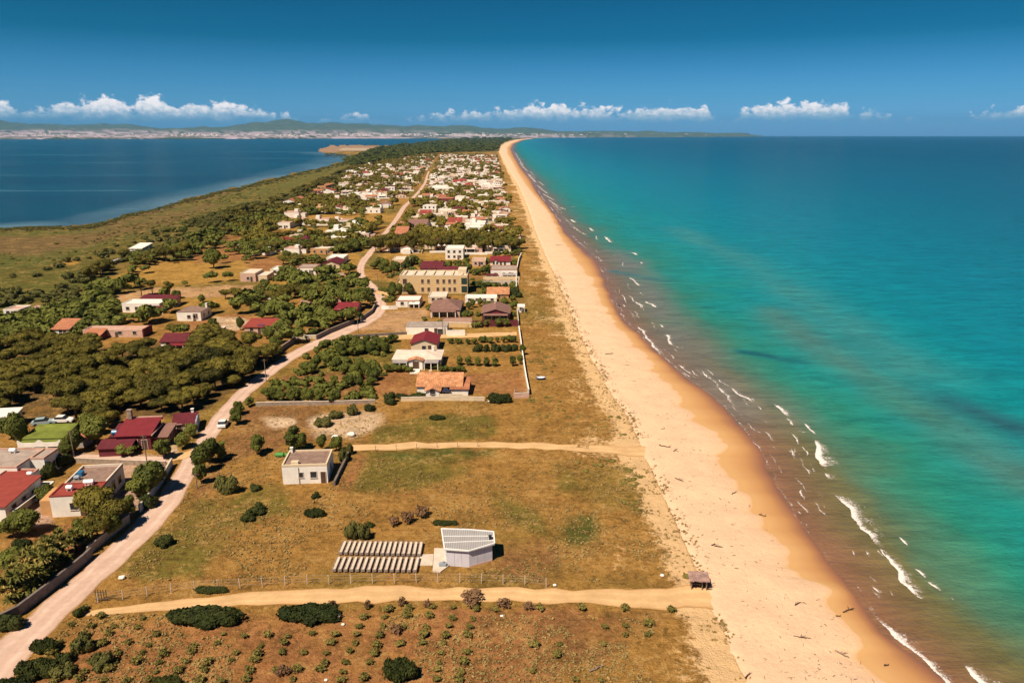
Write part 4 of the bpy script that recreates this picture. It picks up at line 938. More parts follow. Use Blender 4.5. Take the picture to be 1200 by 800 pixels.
# ---------------------------------------------------------------- houses by the road, lower left
def red_block():
    fr = px_frame(62, 116, 606, 603); wd = fr[2]; x = wd / 2; h = hm(24, 606); d = 4.6
    H = House(); H.volume(-x, x, 0, d, h, 'white', 'flat', 'roof_bred', parapet='roof_bred', ph=.25)
    H.door('F', x - 2.2, 0, 1.0, 2.2, 'shutter'); H.window('R', d * .35, 1.2, 1.2, 1.3, x, 'blue'); H.window('R', d * .75, .9, .9, 2.0, x, 'blue'); H.window('F', 0, 1.2, 1.2, 1.2)
    H.tank(-x * .35, d * .45, h + .1, 'whitepaint', .42, 1.1); H.tank(x * .28, d - .7, h + .1, 'whitepaint', .4, 1.7); H.chimney(x * .45, d * .5, h + .2, 'flat_pink', .5, .16)
    # rear block under a brown flat roof, a little lower, to the left and behind
    d2 = 7.2; H.volume(-x + .2, x - .2, d + .05, d + d2, h - .35, 'white', 'flat', 'flat_brown', parapet='flat_pale', ph=.5)
    H.window('R', d + d2 * .35, 1.0, 1.1, 1.5, x - .2); H.window('R', d + d2 * .7, 1.0, 1.1, 1.2, x - .2)
    H.block('roof_crate', -x + .9, -x + 1.7, d + d2 * .45, d + d2 * .6, h - .24, h + .5, 'blue')
    H.tank(-x + 1.4, d + d2 * .3, h - .25, 'bluegrey', .35, 1.0)
    H.block('annexe', -x - 2.1, -x - .03, .9, d + 1.2, 0, h * .72, 'ochre')
    place(H, 'house', fr, 'white house of two blocks, red terrace in front and brown flat roof behind', r=8)
red_block()

def left_flat():
    fr = px_frame(6, 24, 570, 570); x = fr[2] / 2; h = hm(22, 570); d = dm(22, 555)
    H = House(); H.volume(-x - 6, x, 0, d, h, 'white', 'flat', 'flat_grey', parapet='flat_pink', ph=.35)
    H.volume(x + .02, x + 2.6, d * .45, d, h, 'white', 'flat', 'flat_grey', parapet='flat_pink', ph=.35)
    H.door('R', d * .2, x, 1.1, 2.1, 'bluegrey'); H.window('F', x - 1, 1.0, .9, 1.4, 0, 'bluegrey'); H.tank(-x - 2, d * .8, h + .1, 'whitepaint', .4, 1.3); H.window('R', d * .75, 1.1, .9, 1.1, x + 2.6)
    place(H, 'house', fr, 'white house with grey flat roof and pinkish edging at the left edge', r=7)
left_flat()
def left_red():
    fr = px_frame(-14, 9, 612, 612); x = fr[2] / 2; h = hm(19, 611); d = dm(30, 590)
    H = House(); H.volume(-x - 5, x, 0, d, h, 'white', 'shed', 'roof_bred', pitch=.08, over=.3)
    H.block('awning_rail', x + .3, x + 1.1, .4, d - .6, h - 1.1, h - 1.0, 'frame'); H.row('R', .8, d - .8, 3, 1.0, x, 1.0, 1.2, 'shutter')
    H.volume(-x - 5, x - 2.6, d + .05, d + 4, h + .1, 'white', 'flat', 'roof_bred', parapet='flat_pink', ph=.3); H.tank(-x + .6, d + 1.5, h + .2, 'whitepaint', .35, 1)
    place(H, 'bungalow', fr, 'low white bungalow with bright brick red roof at the left edge', r=8)
left_red()
def small_shed():
    fr = px_frame(28, 52, 585, 585); x = fr[2] / 2; h = hm(9.5, 585); d = dm(9, 575)
    H = House(); H.volume(-x, x, 0, d, h, 'cream', 'shed', 'roof_dred', pitch=.05, over=.2)
    H.block('white_sheet', 0.1, x + .2, -.2, d + .15, h + .32, h + .42, 'flat_white'); H.window('F', -x * .4, .9, 1.1, .9, 0, 'shutter'); H.door('F', x * .5)
    place(H, 'garden_shed', fr, 'low cream shed with half dark red and half white roof', 'shed', r=3)
small_shed()
def green_house():
    fr = px_frame(31, 77, 528, 526.5); x = fr[2] / 2; h = hm(14, 528); d = dm(12.5, 513)
    H = House(); H.volume(-x, x, 0, d, h, 'white', 'shed', 'green_roof', pitch=.10, over=.25)
    m = MB()
    n = 24; top = []
    for i in range(n + 1):
        t = i / n; top.append((-x - .3 + (2 * x + .6) * t, h - .15 + .55 * max(0, math.cos(t * 4 * math.pi)) ** 2))
    fr_v = [(a, -1.95, h - 1.0) for a, _ in top] + [(a, -1.95, z) for a, z in top]; L = n + 1
    bk = [(a, -1.75, z) for a, _, z in fr_v]
    m.add(fr_v + bk, [(i, i + 1, L + i + 1, L + i) for i in range(n)] + [(2 * L + i + 1, 2 * L + i, 3 * L + i, 3 * L + i + 1) for i in range(n)] + [(L + i, L + i + 1, 3 * L + i + 1, 3 * L + i) for i in range(n)] + [(2 * L + i, 2 * L + i + 1, i + 1, i) for i in range(n)] + [(0, L, 3 * L, 2 * L), (n, 2 * L + n, 3 * L + n, L + n)])
    H.part('scalloped_fascia', m, 'white')
    H.block('porch_ceiling', -x - .2, x + .2, -1.74, -.02, h - .32, h - .2, 'green_roof')
    for k in range(4): H.block('pillar', -x - .25 + k * (2 * x + .2) / 3, -x + .1 + k * (2 * x + .2) / 3, -1.93, -1.6, 0, h - 1.003, 'white')
    H.row('F', -x + .4, x - .4, 3, .5, 0, 1.5, 1.7, 'shutter'); H.volume(x + .03, x + 3.6, .8, 3.6, h * .7, 'greywall', 'shed', 'roof_terr', pitch=.12, over=.25); H.window('R', 2.2, .8, .9, .9, x + 3.6)
    place(H, 'bungalow', fr, 'white bungalow with bright lime green roof and scalloped front porch', r=7)
green_house()
def red_house():
    fr = px_frame(142, 178, 528, 526.5); x = fr[2] / 2; h = hm(17, 527); d = dm(14, 508)
    H = House(); H.volume(-x - .6, x, 0, d, h, 'red_wall', 'shed', 'roof_red', pitch=.17, over=.3)
    H.volume(x + .02, x + 2.7, 1.2, d, h - 1.0, 'red_wall', 'shed', 'roof_brown', pitch=.12, over=.3)
    H.volume(-x - 3.0, x - 3.0, -2.6, -.03, h - 1.35, 'red_wall', 'shed', 'roof_dred', pitch=.22, over=.35)
    H.volume(-x - 2.3, -x - .63, 1.5, d, h - .7, 'red_wall', 'shed', 'roof_dred', pitch=.15, over=.2)
    H.block('roof_ridge', -x - .9, x + .35, d + .1, d + .45, h + d * .17 - .3, h + d * .17 + .35, 'flat_pink'); H.block('verge', x + .3, x + .55, -.25, d + .1, h - .1, h + .12, 'flat_pink')
    H.chimney(-x, d - .2, h + 1.9, 'stone', 1.2, .4); H.tank(-x - 1.5, 1.9, h - .5, 'blue', .5, 1.2)
    H.door('F', x - 1.2, 0, 1.0, 2.1); H.window('F', x - 3, 1, 1.1, 1.2); H.row('R', 2, d - 1, 2, 1, x + 2.7, .9, 1.0, 'shutter')
    place(H, 'house', fr, 'large dark red house with several sloping red roofs beside the road', r=10)
red_house()
def small_red():
    fr = px_frame(203, 230, 509, 506); x = fr[2] / 2; h = hm(10, 507); d = dm(11, 500)
    H = House(); H.volume(-x, x, 0, d, h, 'cream', 'shed', 'roof_dred', pitch=.10, over=.2); H.block('end_wall', x + .03, x + .3, -.3, d + .3, 0, h + .5, 'bluegrey'); H.door('F', -x * .4); H.window('F', x * .4, .9)
    H.chimney(x * .6, d, h + .6, 'white', .8, .25)
    place(H, 'outbuilding', fr, 'small dark red roofed outbuilding right behind the large red house', 'outbuilding', r=4.5)
small_red()
def tent_roof():
    fr = px_frame(-6, 12, 507, 506); x = fr[2] / 2; h = hm(12, 506)
    H = House(); H.volume(-x - 3, x, 0, 6, h, 'white', 'shed', 'flat_white', pitch=.12, over=.3); H.row('F', -x, x, 2, .9)
    place(H, 'bungalow', fr, 'small house with cream white roof between the pines at the left edge', r=4)
tent_roof()

# ---------------------------------------------------------------- houses with their feet read off the photograph
# (xL, xR, yb, h_px, depth_px, wall, roof, roof colour, windows F, extras, name, label)
G_MID = 'houses of the village in the middle distance'
def simple(xL, xR, yb, hp, dp, wall, roof, rc, nwin, label, name='house', yR=None, parapet=None, ph=.35, pitch=.32, porch=None, extra=None, win_h=1.1, floors=1, z0=0.9):
    fr = px_frame(xL, xR, yb, yR); x = fr[2] / 2; h = hm(hp, yb); d = max(3.2, dm(dp, yb - hp))
    H = House(); top_ = H.volume(-x, x, 0, d, h, wall, roof, rc, parapet=parapet, ph=ph, pitch=pitch)
    for f in range(floors):
        zf = z0 + f * h / floors
        if nwin: H.row('F', -x + .3, x - .3, nwin, zf, 0, min(1.1, fr[2] / nwin * .5), min(win_h, h / floors * .5))
        H.row('R', .5, d - .5, max(1, int(d / 4)), zf, x, 1.0, min(win_h, h / floors * .5)); H.row('L', .5, d - .5, max(1, int(d / 4)), zf, -x, 1.0, min(win_h, h / floors * .5))
    H.door('F', x * .12 if nwin % 2 == 0 else x * .45, 0, .95, min(2.1, h - .3))
    if porch: H.porch(-x + porch[0] * 2 * x, -x + porch[1] * 2 * x, porch[2], h * porch[3], porch[4])
    if extra: extra(H, x, d, h)
    place(H, name, fr, label); return H

# centre, behind the fields
def ex_rustic(H, x, d, h):
    H.volume(-x * .55, x * .05, -2.6, -.02, h - .2, 'white', 'gable_y', 'roof_orange', pitch=.4, over=.4, wallname='wing_wall'); H.volume(x * .55, x + 1.6, -1.0, d * .55, h - .35, 'white', 'shed', 'roof_terr', pitch=.1, wallname='wing_wall')
    H.block('solar_panel', x * .12, x * .52, -2.3, -.35, h - .75, h - .66, 'solar'); H.block('terrace_wall', x * .08, x * 1.1, -3.4, -3.2, 0, 1.3, 'cream'); H.chimney(-x * .5, d * .6, h + 1.0, 'cream', 1.0)
    H.window('F', -x * .25, 1.0, 1.2, 1.2, -2.6); H.block('awning_post', x * .5, x * .54, -2.3, -2.2, 0, h - .76, 'wood')
simple(489, 541, 462, 9.5, 15, 'white', 'gable_x', 'roof_orange', 2, 'rustic white cottage with weathered orange tile roofs and a dark solar panel', 'cottage', extra=ex_rustic, pitch=.38)
def ex_villa(H, x, d, h):
    H.volume(-x * .30, x * .28, -1.6, -.02, h + .2, 'white', 'gable_y', 'roof_orange', pitch=.3, wallname='wing_wall'); H.porch(-x, -x * .36, 2.2, h - .1, 'roof_grey'); H.porch(x * .33, x * .95, 2.2, h - .1, 'roof_grey')
    H.door('F', 0, -1.6, 1.6, 2.3, 'shutter'); H.block('garden_steps', -1.2, 1.2, -5.2, -1.72, 0, .3, 'flat_white'); H.chimney(x * .6, d * .7, h + .8)
simple(461, 516, 431, 9.5, 11, 'white', 'hip', 'flat_pale', 2, 'white villa with grey porch roofs either side of an orange tiled gable', 'villa', extra=ex_villa, pitch=.22)
simple(482, 512, 413, 10, 10, 'cream', 'gable_y', 'roof_red', 1, 'cream house with a bright red gable roof facing the camera', pitch=.34)
def ex_long(H, x, d, h): H.block('garage_shade_panel', x * .45, x * .82, -.05, -.006, .05, h - .5, 'glass'); H.block('corner_post', x * .86, x * .9, -.3, -.1, 0, h, 'greywall')  # dark sheet stands in for the shade inside the open garage
simple(476, 524, 392, 8.2, 6, 'white', 'flat', 'flat_grey', 1, 'long low white house with flat roof and dark garage opening', extra=ex_long, parapet='greywall', ph=.2)
def ex_hip(H, x, d, h): H.porch(-x * .9, x * .75, 2.0, h - .05, 'roof_brown', 'white', 4); H.chimney(0, d * .5, h + 1.3, 'cream', .9); H.block('side_screen', x + .05, x + .35, -1.5, d, 0, h - .2, 'greenshut')
simple(504, 539, 371, 7.5, 11, 'pink', 'hip', 'roof_brown', 3, 'brown hip roofed house with a shaded veranda and brick terrace', extra=ex_hip, pitch=.3)
def ex_gable(H, x, d, h): H.porch(-x * .9, x * .9, 1.6, h - .2, 'roof_brown', 'shutter', 4); H.chimney(-x * .1, d * .8, h + 1.2, 'cream', .8, .2)
simple(565, 597, 376, 8.5, 9, 'red_wall', 'gable_y', 'roof_brown', 2, 'dark red house with a wide brown gable roof near the dunes', extra=ex_gable, pitch=.3)
def ex_hotel(H, x, d, h):
    for f in (0, 1): H.block('glazed_bay', x * .82, x * .985, -.09, -.01, h * (.08 + .47 * f), h * (.44 + .47 * f), 'greenshut')
    for f in (0, 1):
        H.block('balcony', -x - 1.5, -x - .02, 1.0, d - 1, h * (.04 + .5 * f), h * (.04 + .5 * f) + .25, 'yellow'); H.block('balcony_rail', -x - 1.5, -x - 1.4, 1.0, d - 1, h * (.04 + .5 * f) + .253, h * (.04 + .5 * f) + 1.1, 'frame')
    for k in range(7): H.block('roof_crest', -x + (k + .3) * 2 * x / 7, -x + (k + .5) * 2 * x / 7, .4, d - .6, h + .1, h + .65, 'cream')
    H.block('stair_head', x * .7, x * .95, d * .4, d - .4, h + .1, h + 1.9, 'cream')
fr = px_frame(469, 548, 344); x = fr[2] / 2; h = hm(19, 344); d = 11.0; H = House()
H.volume(-x, x, 0, d, h, 'yellow', 'flat', 'flat_pale', parapet='cream', ph=.5)
for f in (0, 1):
    for u in (-.33, -.15, .12, .30, .47, .62): H.window('F', x * u, h * (.14 + .47 * f), 1.0, 1.5, 0, 'shutter')
    H.window('F', -x * .85, h * (.1 + .47 * f), 1.6, 2.0, 0, 'shutter')
ex_hotel(H, x, d, h); place(H, 'hotel', fr, 'long yellow two storey hotel with flat roof and rows of windows', 'hotel', r=18)
simple(464, 492, 360, 6.8, 6, 'white', 'flat', 'flat_white', 2, 'small white house below the left end of the yellow hotel', parapet='roof_terr', porch=(.55, 1.0, 1.6, .75, 'flat_white'))
simple(502, 523, 355, 6.0, 6, 'cream', 'flat', 'flat_pale', 2, 'small cream flat roofed annexe in front of the yellow hotel', parapet='flat_pale')
simple(545, 582, 355, 4.8, 4, 'white', 'flat', 'flat_white', 4, 'very low white row of rooms right of the yellow hotel')
simple(571, 596, 349.5, 4.5, 4, 'ochre', 'shed', 'roof_orange', 2, 'low ochre outbuilding with sloping orange roof by the dunes', pitch=.2)
simple(606.5, 615, 366, 5.5, 3, 'white', 'flat', 'flat_white', 1, 'tiny white cube hut at the edge of the dunes', 'hut')
def ex_two(H, x, d, h):
    H.porch(-x * .1, x, 3.0, h * .52, 'roof_grey', 'white', 4); H.porch(-x - 2, -x * .45, 3.2, h * .5, 'roof_dred', 'white', 3); H.block('terrace_wall', -x - 3, x + 1, -6.2, -6, 0, 1.6, 'cream')
simple(575, 606, 325, 8.0, 5, 'white', 'flat', 'flat_grey', 3, 'white house with grey porch and maroon awning beside the dunes', parapet='roof_terr', extra=ex_two, ph=.3)
def ex_gab(H, x, d, h): H.volume(-x * .95, -x * .05, -2.2, -.02, h, 'white', 'gable_y', 'roof_red', pitch=.5, wallname='wing_wall'); H.row('F', -x * .85, -x * .15, 2, 1.0, -2.2)
simple(575, 598, 311, 4.6, 4, 'white', 'gable_x', 'roof_red', 1, 'white house with red roof and front gable by the dunes', extra=ex_gab)
simple(553, 569, 312, 5.5, 4, 'pink', 'flat', 'flat_pink', 2, 'pinkish house with dark roof edge among trees by the dunes', parapet='cream')
simple(522, 543, 304, 11, 4, 'white', 'flat', 'flat_white', 3, 'white two storey house in the golden strip below the dark hedge', floors=2, parapet='white')
simple(460, 480, 313, 7.5, 4, 'cream', 'flat', 'flat_pale', 2, 'cream house with brown veranda left of the golden strip', porch=(0, 1, 2, .75, 'roof_terr'))
simple(493, 518, 320, 5.0, 6, 'cream', 'gable_x', 'roof_dred', 2, 'cream house with maroon gable roof behind the yellow hotel')
simple(513, 543, 323, 3.5, 5, 'pink', 'gable_x', 'roof_dred', 3, 'long maroon roofed house hidden behind the yellow hotel')
# left of the road
def ex_l(H, x, d, h): H.volume(x + .03, x + 4.5, 1, d, h * .7, 'cream', 'flat', 'flat_pale', ph=.2, wallname='wing_wall')
simple(282, 300, 330, 8.6, 5, 'pink', 'flat', 'flat_pale', 1, 'pinkish grey house with pale flat roof beside the tan field', extra=ex_l, parapet='cream')
simple(317, 336, 322, 5.2, 4, 'white', 'flat', 'flat_white', 2, 'low white roofed house left of the white farmhouse', parapet='flat_white')
simple(348, 370, 322, 7.5, 4, 'white', 'flat', 'flat_grey', 3, 'white farmhouse with dark roof band left of the bend', parapet='roof_terr', extra=ex_l)
simple(378, 398, 315, 5.2, 5, 'cream', 'gable_y', 'roof_dred', 1, 'cream house with dark red front gable left of the road', pitch=.36)
simple(383, 403, 309, 6.0, 4, 'white', 'flat', 'flat_white', 2, 'white flat roofed house behind the dark red gable')
simple(364, 390, 298, 5.5, 4, 'ochre', 'flat', 'flat_pale', 3, 'long brownish flat roofed house in the fields')
simple(385, 404, 286, 6.5, 4, 'white', 'flat', 'flat_white', 2, 'white house with red awning among dark trees', porch=(0, .75, 2.4, .7, 'roof_dred'))
simple(347, 362, 289, 3.8, 5, 'cream', 'hip', 'roof_dred', 2, 'cream house with dark red hip roof left of the road', pitch=.35)
simple(325, 339, 290, 3.2, 5, 'red_wall', 'gable_x', 'roof_red', 2, 'low red house hiding in the trees left of the road')
simple(278, 290, 294, 5.5, 3, 'white', 'flat', 'flat_white', 2, 'small white house at the far side of the tree row')
simple(431, 440, 288, 4.5, 4, 'white', 'flat', 'flat_pale', 1, 'small white gatehouse where the road meets the dark hedge')
def ex_ruin(H, x, d, h): H.volume(x + .4, x + 6, 5, 9, h * .8, 'pink', 'flat', 'flat_pink', ph=.2, wallname='wing_wall'); H.volume(x + 6.3, x + 12, 7, 11, h * .8, 'bluegrey', 'flat', 'flat_white', ph=.2, wallname='wing_wall')
simple(5, 24, 371, 7, 5, 'white', 'flat', 'flat_pink', 2, 'stepped white and pink houses joined in a row at the left edge', extra=ex_ruin)
def ex_c2(H, x, d, h): H.volume(-x * .7, x * 1.25, d + .05, d + 6, h * .85, 'pink', 'shed', 'roof_dred', pitch=.15, wallname='rear_wall'); H.porch(x * .65, x * 1.3, 2.4, h * .8, 'roof_dred', 'white', 3)
simple(144, 188, 366, 9, 5, 'white', 'flat', 'flat_white', 4, 'white house with white flat roof and maroon porch in scrub', extra=ex_c2)
def ex_c3(H, x, d, h): H.chimney(x * .8, d * .8, h + .5, 'white', 1.0); H.window('F', x * .55, .8, 1.4, 1.7, 0, 'shutter')
simple(208, 236, 376, 9.5, 7, 'white', 'flat', 'flat_brown', 1, 'white cube house with brown flat roof beside the red earth', extra=ex_c3, parapet='flat_brown', ph=.15)
simple(189, 222, 408, 7.5, 9, 'white', 'gable_x', 'roof_dred', 2, 'white house with maroon roof at the upper edge of the wood', porch=(.35, .9, 2, .8, 'roof_red'))
simple(62, 82, 393, 7, 6, 'white', 'shed', 'roof_terr', 1, 'white house with sloping terracotta roof inside the wood', pitch=.25)
def ex_c6(H, x, d, h): H.block('end_wall', x + .02, x + .35, -.3, d + .3, 0, h + .6, 'red_wall'); H.volume(-x * .75, -x * .2, -4, -.03, h * .8, 'red_wall', 'shed', 'roof_terr', pitch=.25, wallname='wing_wall')
simple(98, 168, 395, 7, 5, 'pink', 'flat', 'flat_pink', 4, 'long low house with pinkish roof and dark red end wall', extra=ex_c6)
def ex_c7(H, x, d, h): H.block('solar_panel', -x * .05, x * .4, .6, d - .8, h + .28, h + .36, 'purple'); H.volume(x + .1, x + 3.4, .5, d, h * .85, 'concrete_g', 'flat', 'flat_pale', ph=.2, wallname='wing_wall')
simple(287, 318, 391, 7.5, 7, 'pink', 'shed', 'roof_bred', 2, 'pink house with brick red roof and purple panels by the road', extra=ex_c7, pitch=.1)
simple(247, 258, 394, 5.5, 5, 'white', 'flat', 'roof_terr', 1, 'small unfinished white house with red floor beside a pale yard')
def ex_c9(H, x, d, h): H.porch(-x * 2.6, -x - .2, 4, h * .75, 'bluegrey', 'steel', 3, dark=False); H.volume(-x - 3, -x - .03, 6, 11, h, 'red_wall', 'gable_y', 'roof_terr', wallname='rear_wall')
simple(314, 329, 358, 6, 5, 'white', 'flat', 'flat_white', 1, 'white house with blue door and blue grey carport in trees', extra=ex_c9)
simple(393, 418, 368, 5, 7, 'pink', 'gable_x', 'roof_red', 3, 'house with bright red roof inside the bend of the road')
simple(152, 166, 294.5, 2.8, 4, 'white', 'shed', 'flat_white', 2, 'white roofed shelter in the green scrub near the lagoon', 'shelter', pitch=.1)
simple(128, 133, 310, 3, 3, 'greywall', 'flat', 'flat_white', 1, 'tiny grey hut beside the dark tree row', 'hut')
simple(326, 340, 268, 6, 4, 'white', 'flat', 'flat_pink', 2, 'white house with two raised ends beside the golden field')
simple(332, 345, 241, 5, 4, 'white', 'gable_y', 'roof_terr', 1, 'white gabled house standing alone near the lagoon scrub')
simple(372, 382, 222, 3.5, 3, 'ochre', 'flat', 'roof_terr', 2, 'orange house standing above the lagoon scrub')
simple(504, 534, 225, 4.0, 3, 'white', 'flat', 'flat_white', 6, 'long white two storey block right of the far road', floors=1)
simple(512, 531, 237.5, 4.0, 4, 'red_wall', 'flat', 'roof_terr', 3, 'long red house right of the far road')
simple(478, 501, 260, 4.5, 4, 'ochre', 'flat', 'flat_pale', 4, 'wide ochre house with arcade right of the far road', parapet='cream')
simple(478, 500, 270, 5, 4, 'white', 'gable_x', 'roof_brown', 3, 'wide house with brown roof and white back wall by far road')
simple(463, 477, 279, 4.5, 5, 'white', 'gable_x', 'roof_terr', 2, 'white walled house with pink roof just behind the dark hedge')
simple(480, 487, 278, 6, 4, 'red_wall', 'gable_y', 'roof_dred', 1, 'small dark red house just behind the dark hedge')
# ================================================================ vegetation
def leaf_mat(name, dark, light, yellow=None):
    m, n, b, o = new_mat(name); oi = n.n('ShaderNodeObjectInfo'); pos = n.n('ShaderNodeNewGeometry').outputs['Position']
    f = n.noise(pos, 0.55, 4, 0.7); f2 = n.noise(pos, 0.06, 2, 0.5)
    t = n.m('ADD', n.m('MULTIPLY', oi.outputs['Random'], 0.45), n.m('ADD', n.m('MULTIPLY', n.m('SUBTRACT', f, 0.5), 1.3), n.m('MULTIPLY', f2, 0.55)), clamp=True)
    c = n.mix(t, dark, light)
    if yellow: c = n.mix(n.smooth(f, 0.52, 0.66), c, yellow)
    n.l(c, b.inputs['Base Color']); b.inputs['Roughness'].default_value = 0.75; b.inputs['Specular IOR Level'].default_value = 0.15
    return m
M['pine'] = leaf_mat('pine_foliage', (0.014, 0.018, 0.004), (0.215, 0.175, 0.027))
M['leaf'] = leaf_mat('leaf_foliage', (0.022, 0.036, 0.007), (0.175, 0.180, 0.032))
M['dark'] = leaf_mat('dense_shrub_foliage', (0.016, 0.026, 0.006), (0.060, 0.066, 0.014))
M['weed'] = leaf_mat('weed_foliage', (0.10, 0.092, 0.020), (0.25, 0.20, 0.055))
M['straw'] = leaf_mat('straw_and_marram', (0.16, 0.115, 0.035), (0.46, 0.32, 0.13))
M['dry_brush'] = leaf_mat('dry_brush_twigs', (0.13, 0.075, 0.04), (0.25, 0.14, 0.07))
M['palm'] = leaf_mat('yucca_leaves', (0.080, 0.088, 0.018), (0.21, 0.185, 0.042), (0.45, 0.31, 0.09))
M['scrub'] = leaf_mat('scrub_foliage', (0.055, 0.060, 0.014), (0.130, 0.118, 0.032))

def cube_sphere(k=3):
    vs = []; fs = []
    for ax in range(3):
        for sg in (-1, 1):
            b0 = len(vs)
            for i in range(k + 1):
                for j in range(k + 1):
                    p = [0, 0, 0]; p[ax] = sg; p[(ax + 1) % 3] = -1 + 2 * i / k; p[(ax + 2) % 3] = -1 + 2 * j / k
                    v = np.array(p, float); vs.append(v / np.linalg.norm(v))
            for i in range(k):
                for j in range(k):
                    a = b0 + i * (k + 1) + j; q = (a, a + k + 1, a + k + 2, a + 1)
                    fs.append(q if sg > 0 else q[::-1])
    return np.array(vs), np.array(fs)
CSV, CSF = cube_sphere(3)
def crown_np(lobes, n, leaf, seed, core=0.80, up=-0.35, flat=0.5):
    """many small leaf faces on and in the lobes, over a dense core -> verts, quads"""
    r = np.random.RandomState(seed); lobes = np.array(lobes, float)
    V = []; F = []; base = 0
    for l in lobes:
        v = CSV * l[3:6] * core * (1 + 0.12 * (r.rand(len(CSV), 1) - .5)) + l[:3]; V.append(v); F.append(CSF + base); base += len(v)
    w_ = lobes[:, 3] * lobes[:, 4] + lobes[:, 3] * lobes[:, 5]; idx = r.choice(len(lobes), n, p=w_ / w_.sum())
    d = r.normal(size=(n, 3)); d /= np.linalg.norm(d, axis=1)[:, None]
    fl = d[:, 2] < up; d[fl, 2] *= -1
    c = lobes[idx, :3] + d * lobes[idx, 3:6] * (0.80 + 0.30 * r.rand(n, 1) ** 1.5)
    nr = d + (r.rand(n, 3) - .5) * 2 * flat; nr /= np.linalg.norm(nr, axis=1)[:, None]
    t = np.cross(nr, r.normal(size=(n, 3))); t /= np.linalg.norm(t, axis=1)[:, None]; s = np.cross(nr, t)
    a = leaf * (0.55 + 0.8 * r.rand(n, 1)); bq = a * (0.55 + 0.4 * r.rand(n, 1))
    q = np.stack([c - t * a, c + s * bq, c + t * a, c - s * bq], 1).reshape(-1, 3)
    V.append(q); F.append(np.arange(4 * n).reshape(n, 4) + base)
    return np.concatenate(V), np.concatenate(F)
def pine_lobes(seed, R=3.2, h=4.2, nl=11, flat=0.42):
    r = random.Random(seed); L = []
    for i in range(nl):
        a = r.uniform(0, 6.28); q = R * math.sqrt(r.random()) * 0.72; s = r.uniform(0.26, 0.46) * R
        L.append((q * math.cos(a), q * math.sin(a), h - 0.42 * h * (q / R) ** 2 + r.uniform(-.5, .35), s * r.uniform(.9, 1.35), s * r.uniform(.9, 1.3), s * r.uniform(.45, .75)))
    L.append((0, 0, h * .72, R * .62, R * .6, h * .26))
    return L
def round_lobes(seed, R=2.0, h=3.0, nl=9):
    r = random.Random(seed); L = [(0, 0, h * .52, R * .68, R * .68, h * .40)]
    for i in range(nl):
        a = r.uniform(0, 6.28); e = r.uniform(-.25, 1.1); q = R * .62 * math.cos(e); s = r.uniform(.30, .50) * R
        L.append((q * math.cos(a), q * math.sin(a), h * .5 + h * .36 * math.sin(e), s, s * r.uniform(.8, 1.2), s * r.uniform(.7, 1.0)))
    return L
def tall_lobes(seed, R=1.2, h=5.0):
    r = random.Random(seed); L = []
    for i in range(9):
        t = i / 8; s = R * (0.45 + .65 * math.sin(math.pi * (0.15 + 0.75 * (1 - t)))) * .75
        L.append((r.uniform(-.3, .3) * R, r.uniform(-.3, .3) * R, .5 + t * (h - .7), s, s * r.uniform(.8, 1.2), h * .13))
    return L
def trunk_mesh(seed, h, r0, spread, limbs=5):
    r = random.Random(seed); m = MB(); m.tube([(0, 0, -.2), (r.uniform(-.1, .1), r.uniform(-.1, .1), h * .35), (r.uniform(-.2, .2), r.uniform(-.2, .2), h * .7)], [r0 * 1.3, r0, r0 * .6], 7)
    for k in range(limbs):
        a = k * 6.28 / limbs + r.uniform(-.4, .4); m.tube([(0, 0, h * r.uniform(.35, .6)), (spread * .4 * math.cos(a), spread * .4 * math.sin(a), h * .72), (spread * .75 * math.cos(a), spread * .75 * math.sin(a), h * r.uniform(.8, .95))], [r0 * .55, r0 * .4, r0 * .15], 5)
    return m
PROTO = {}
def proto(kind, i, lobes, n, leaf, mat, trunk=None, **kw):
    V, F = crown_np(lobes, n, leaf, 100 + i + hash_s(kind), **kw)
    PROTO.setdefault(kind, []).append((mesh_np(kind + '_crown', V, F, [M[mat]]), trunk))
def hash_s(s): return sum(ord(ch) for ch in s) * 7 % 1000
for i in range(6): proto('pine', i, pine_lobes(i, 3.2 + .25 * (i % 3), 4.1 + .3 * (i % 2), 12), 3400, .20, 'pine', trunk_mesh(i, 3.8, .2, 2.4).mesh('trunk', M['bark']))
for i in range(3): proto('umbrella', i, [(x, y, z + 1.3, a, b, c * .8) for x, y, z, a, b, c in pine_lobes(20 + i, 3.0, 4.6, 10)], 2600, .20, 'pine', trunk_mesh(20 + i, 5.2, .2, 2.2).mesh('trunk', M['bark']))
for i in range(4): proto('leafy', i, round_lobes(i, 2.0, 3.2), 1900, .17, 'leaf', trunk_mesh(40 + i, 2.4, .12, 1.0).mesh('trunk', M['bark']))
for i in range(3): proto('tall', i, tall_lobes(i, 1.3, 5.0), 1700, .17, 'leaf', trunk_mesh(50 + i, 3.6, .12, .6).mesh('trunk', M['bark']))
for i in range(3):
    q = random.Random(i + 5); proto('mound', i, [(1.55 * math.cos(a) * r_, 1.0 * math.sin(a) * r_, .30 + .22 * q.random(), .55 * q.uniform(.6, 1.2), .45 * q.uniform(.6, 1.2), .42 * q.uniform(.7, 1.25)) for a, r_ in [(k * .7, .25 + .75 * ((k * 37) % 10) / 10) for k in range(18)]] + [(0, 0, .4, 1.7, 1.0, .40)], 4200, .11, 'dark', None, core=.88, flat=.9)
for i in range(4): proto('shrub', i, [(x, y, z - .55, a, b, c) for x, y, z, a, b, c in round_lobes(30 + i, 1.5, 1.9, 8)], 1300, .13, 'dark', None, core=.86)
for i in range(5): proto('weed', i, [(x, y, z - .1, a, b, c) for x, y, z, a, b, c in round_lobes(60 + i, .62, .8, 6)], 170, .11, 'weed', None, core=.5, flat=1.0)
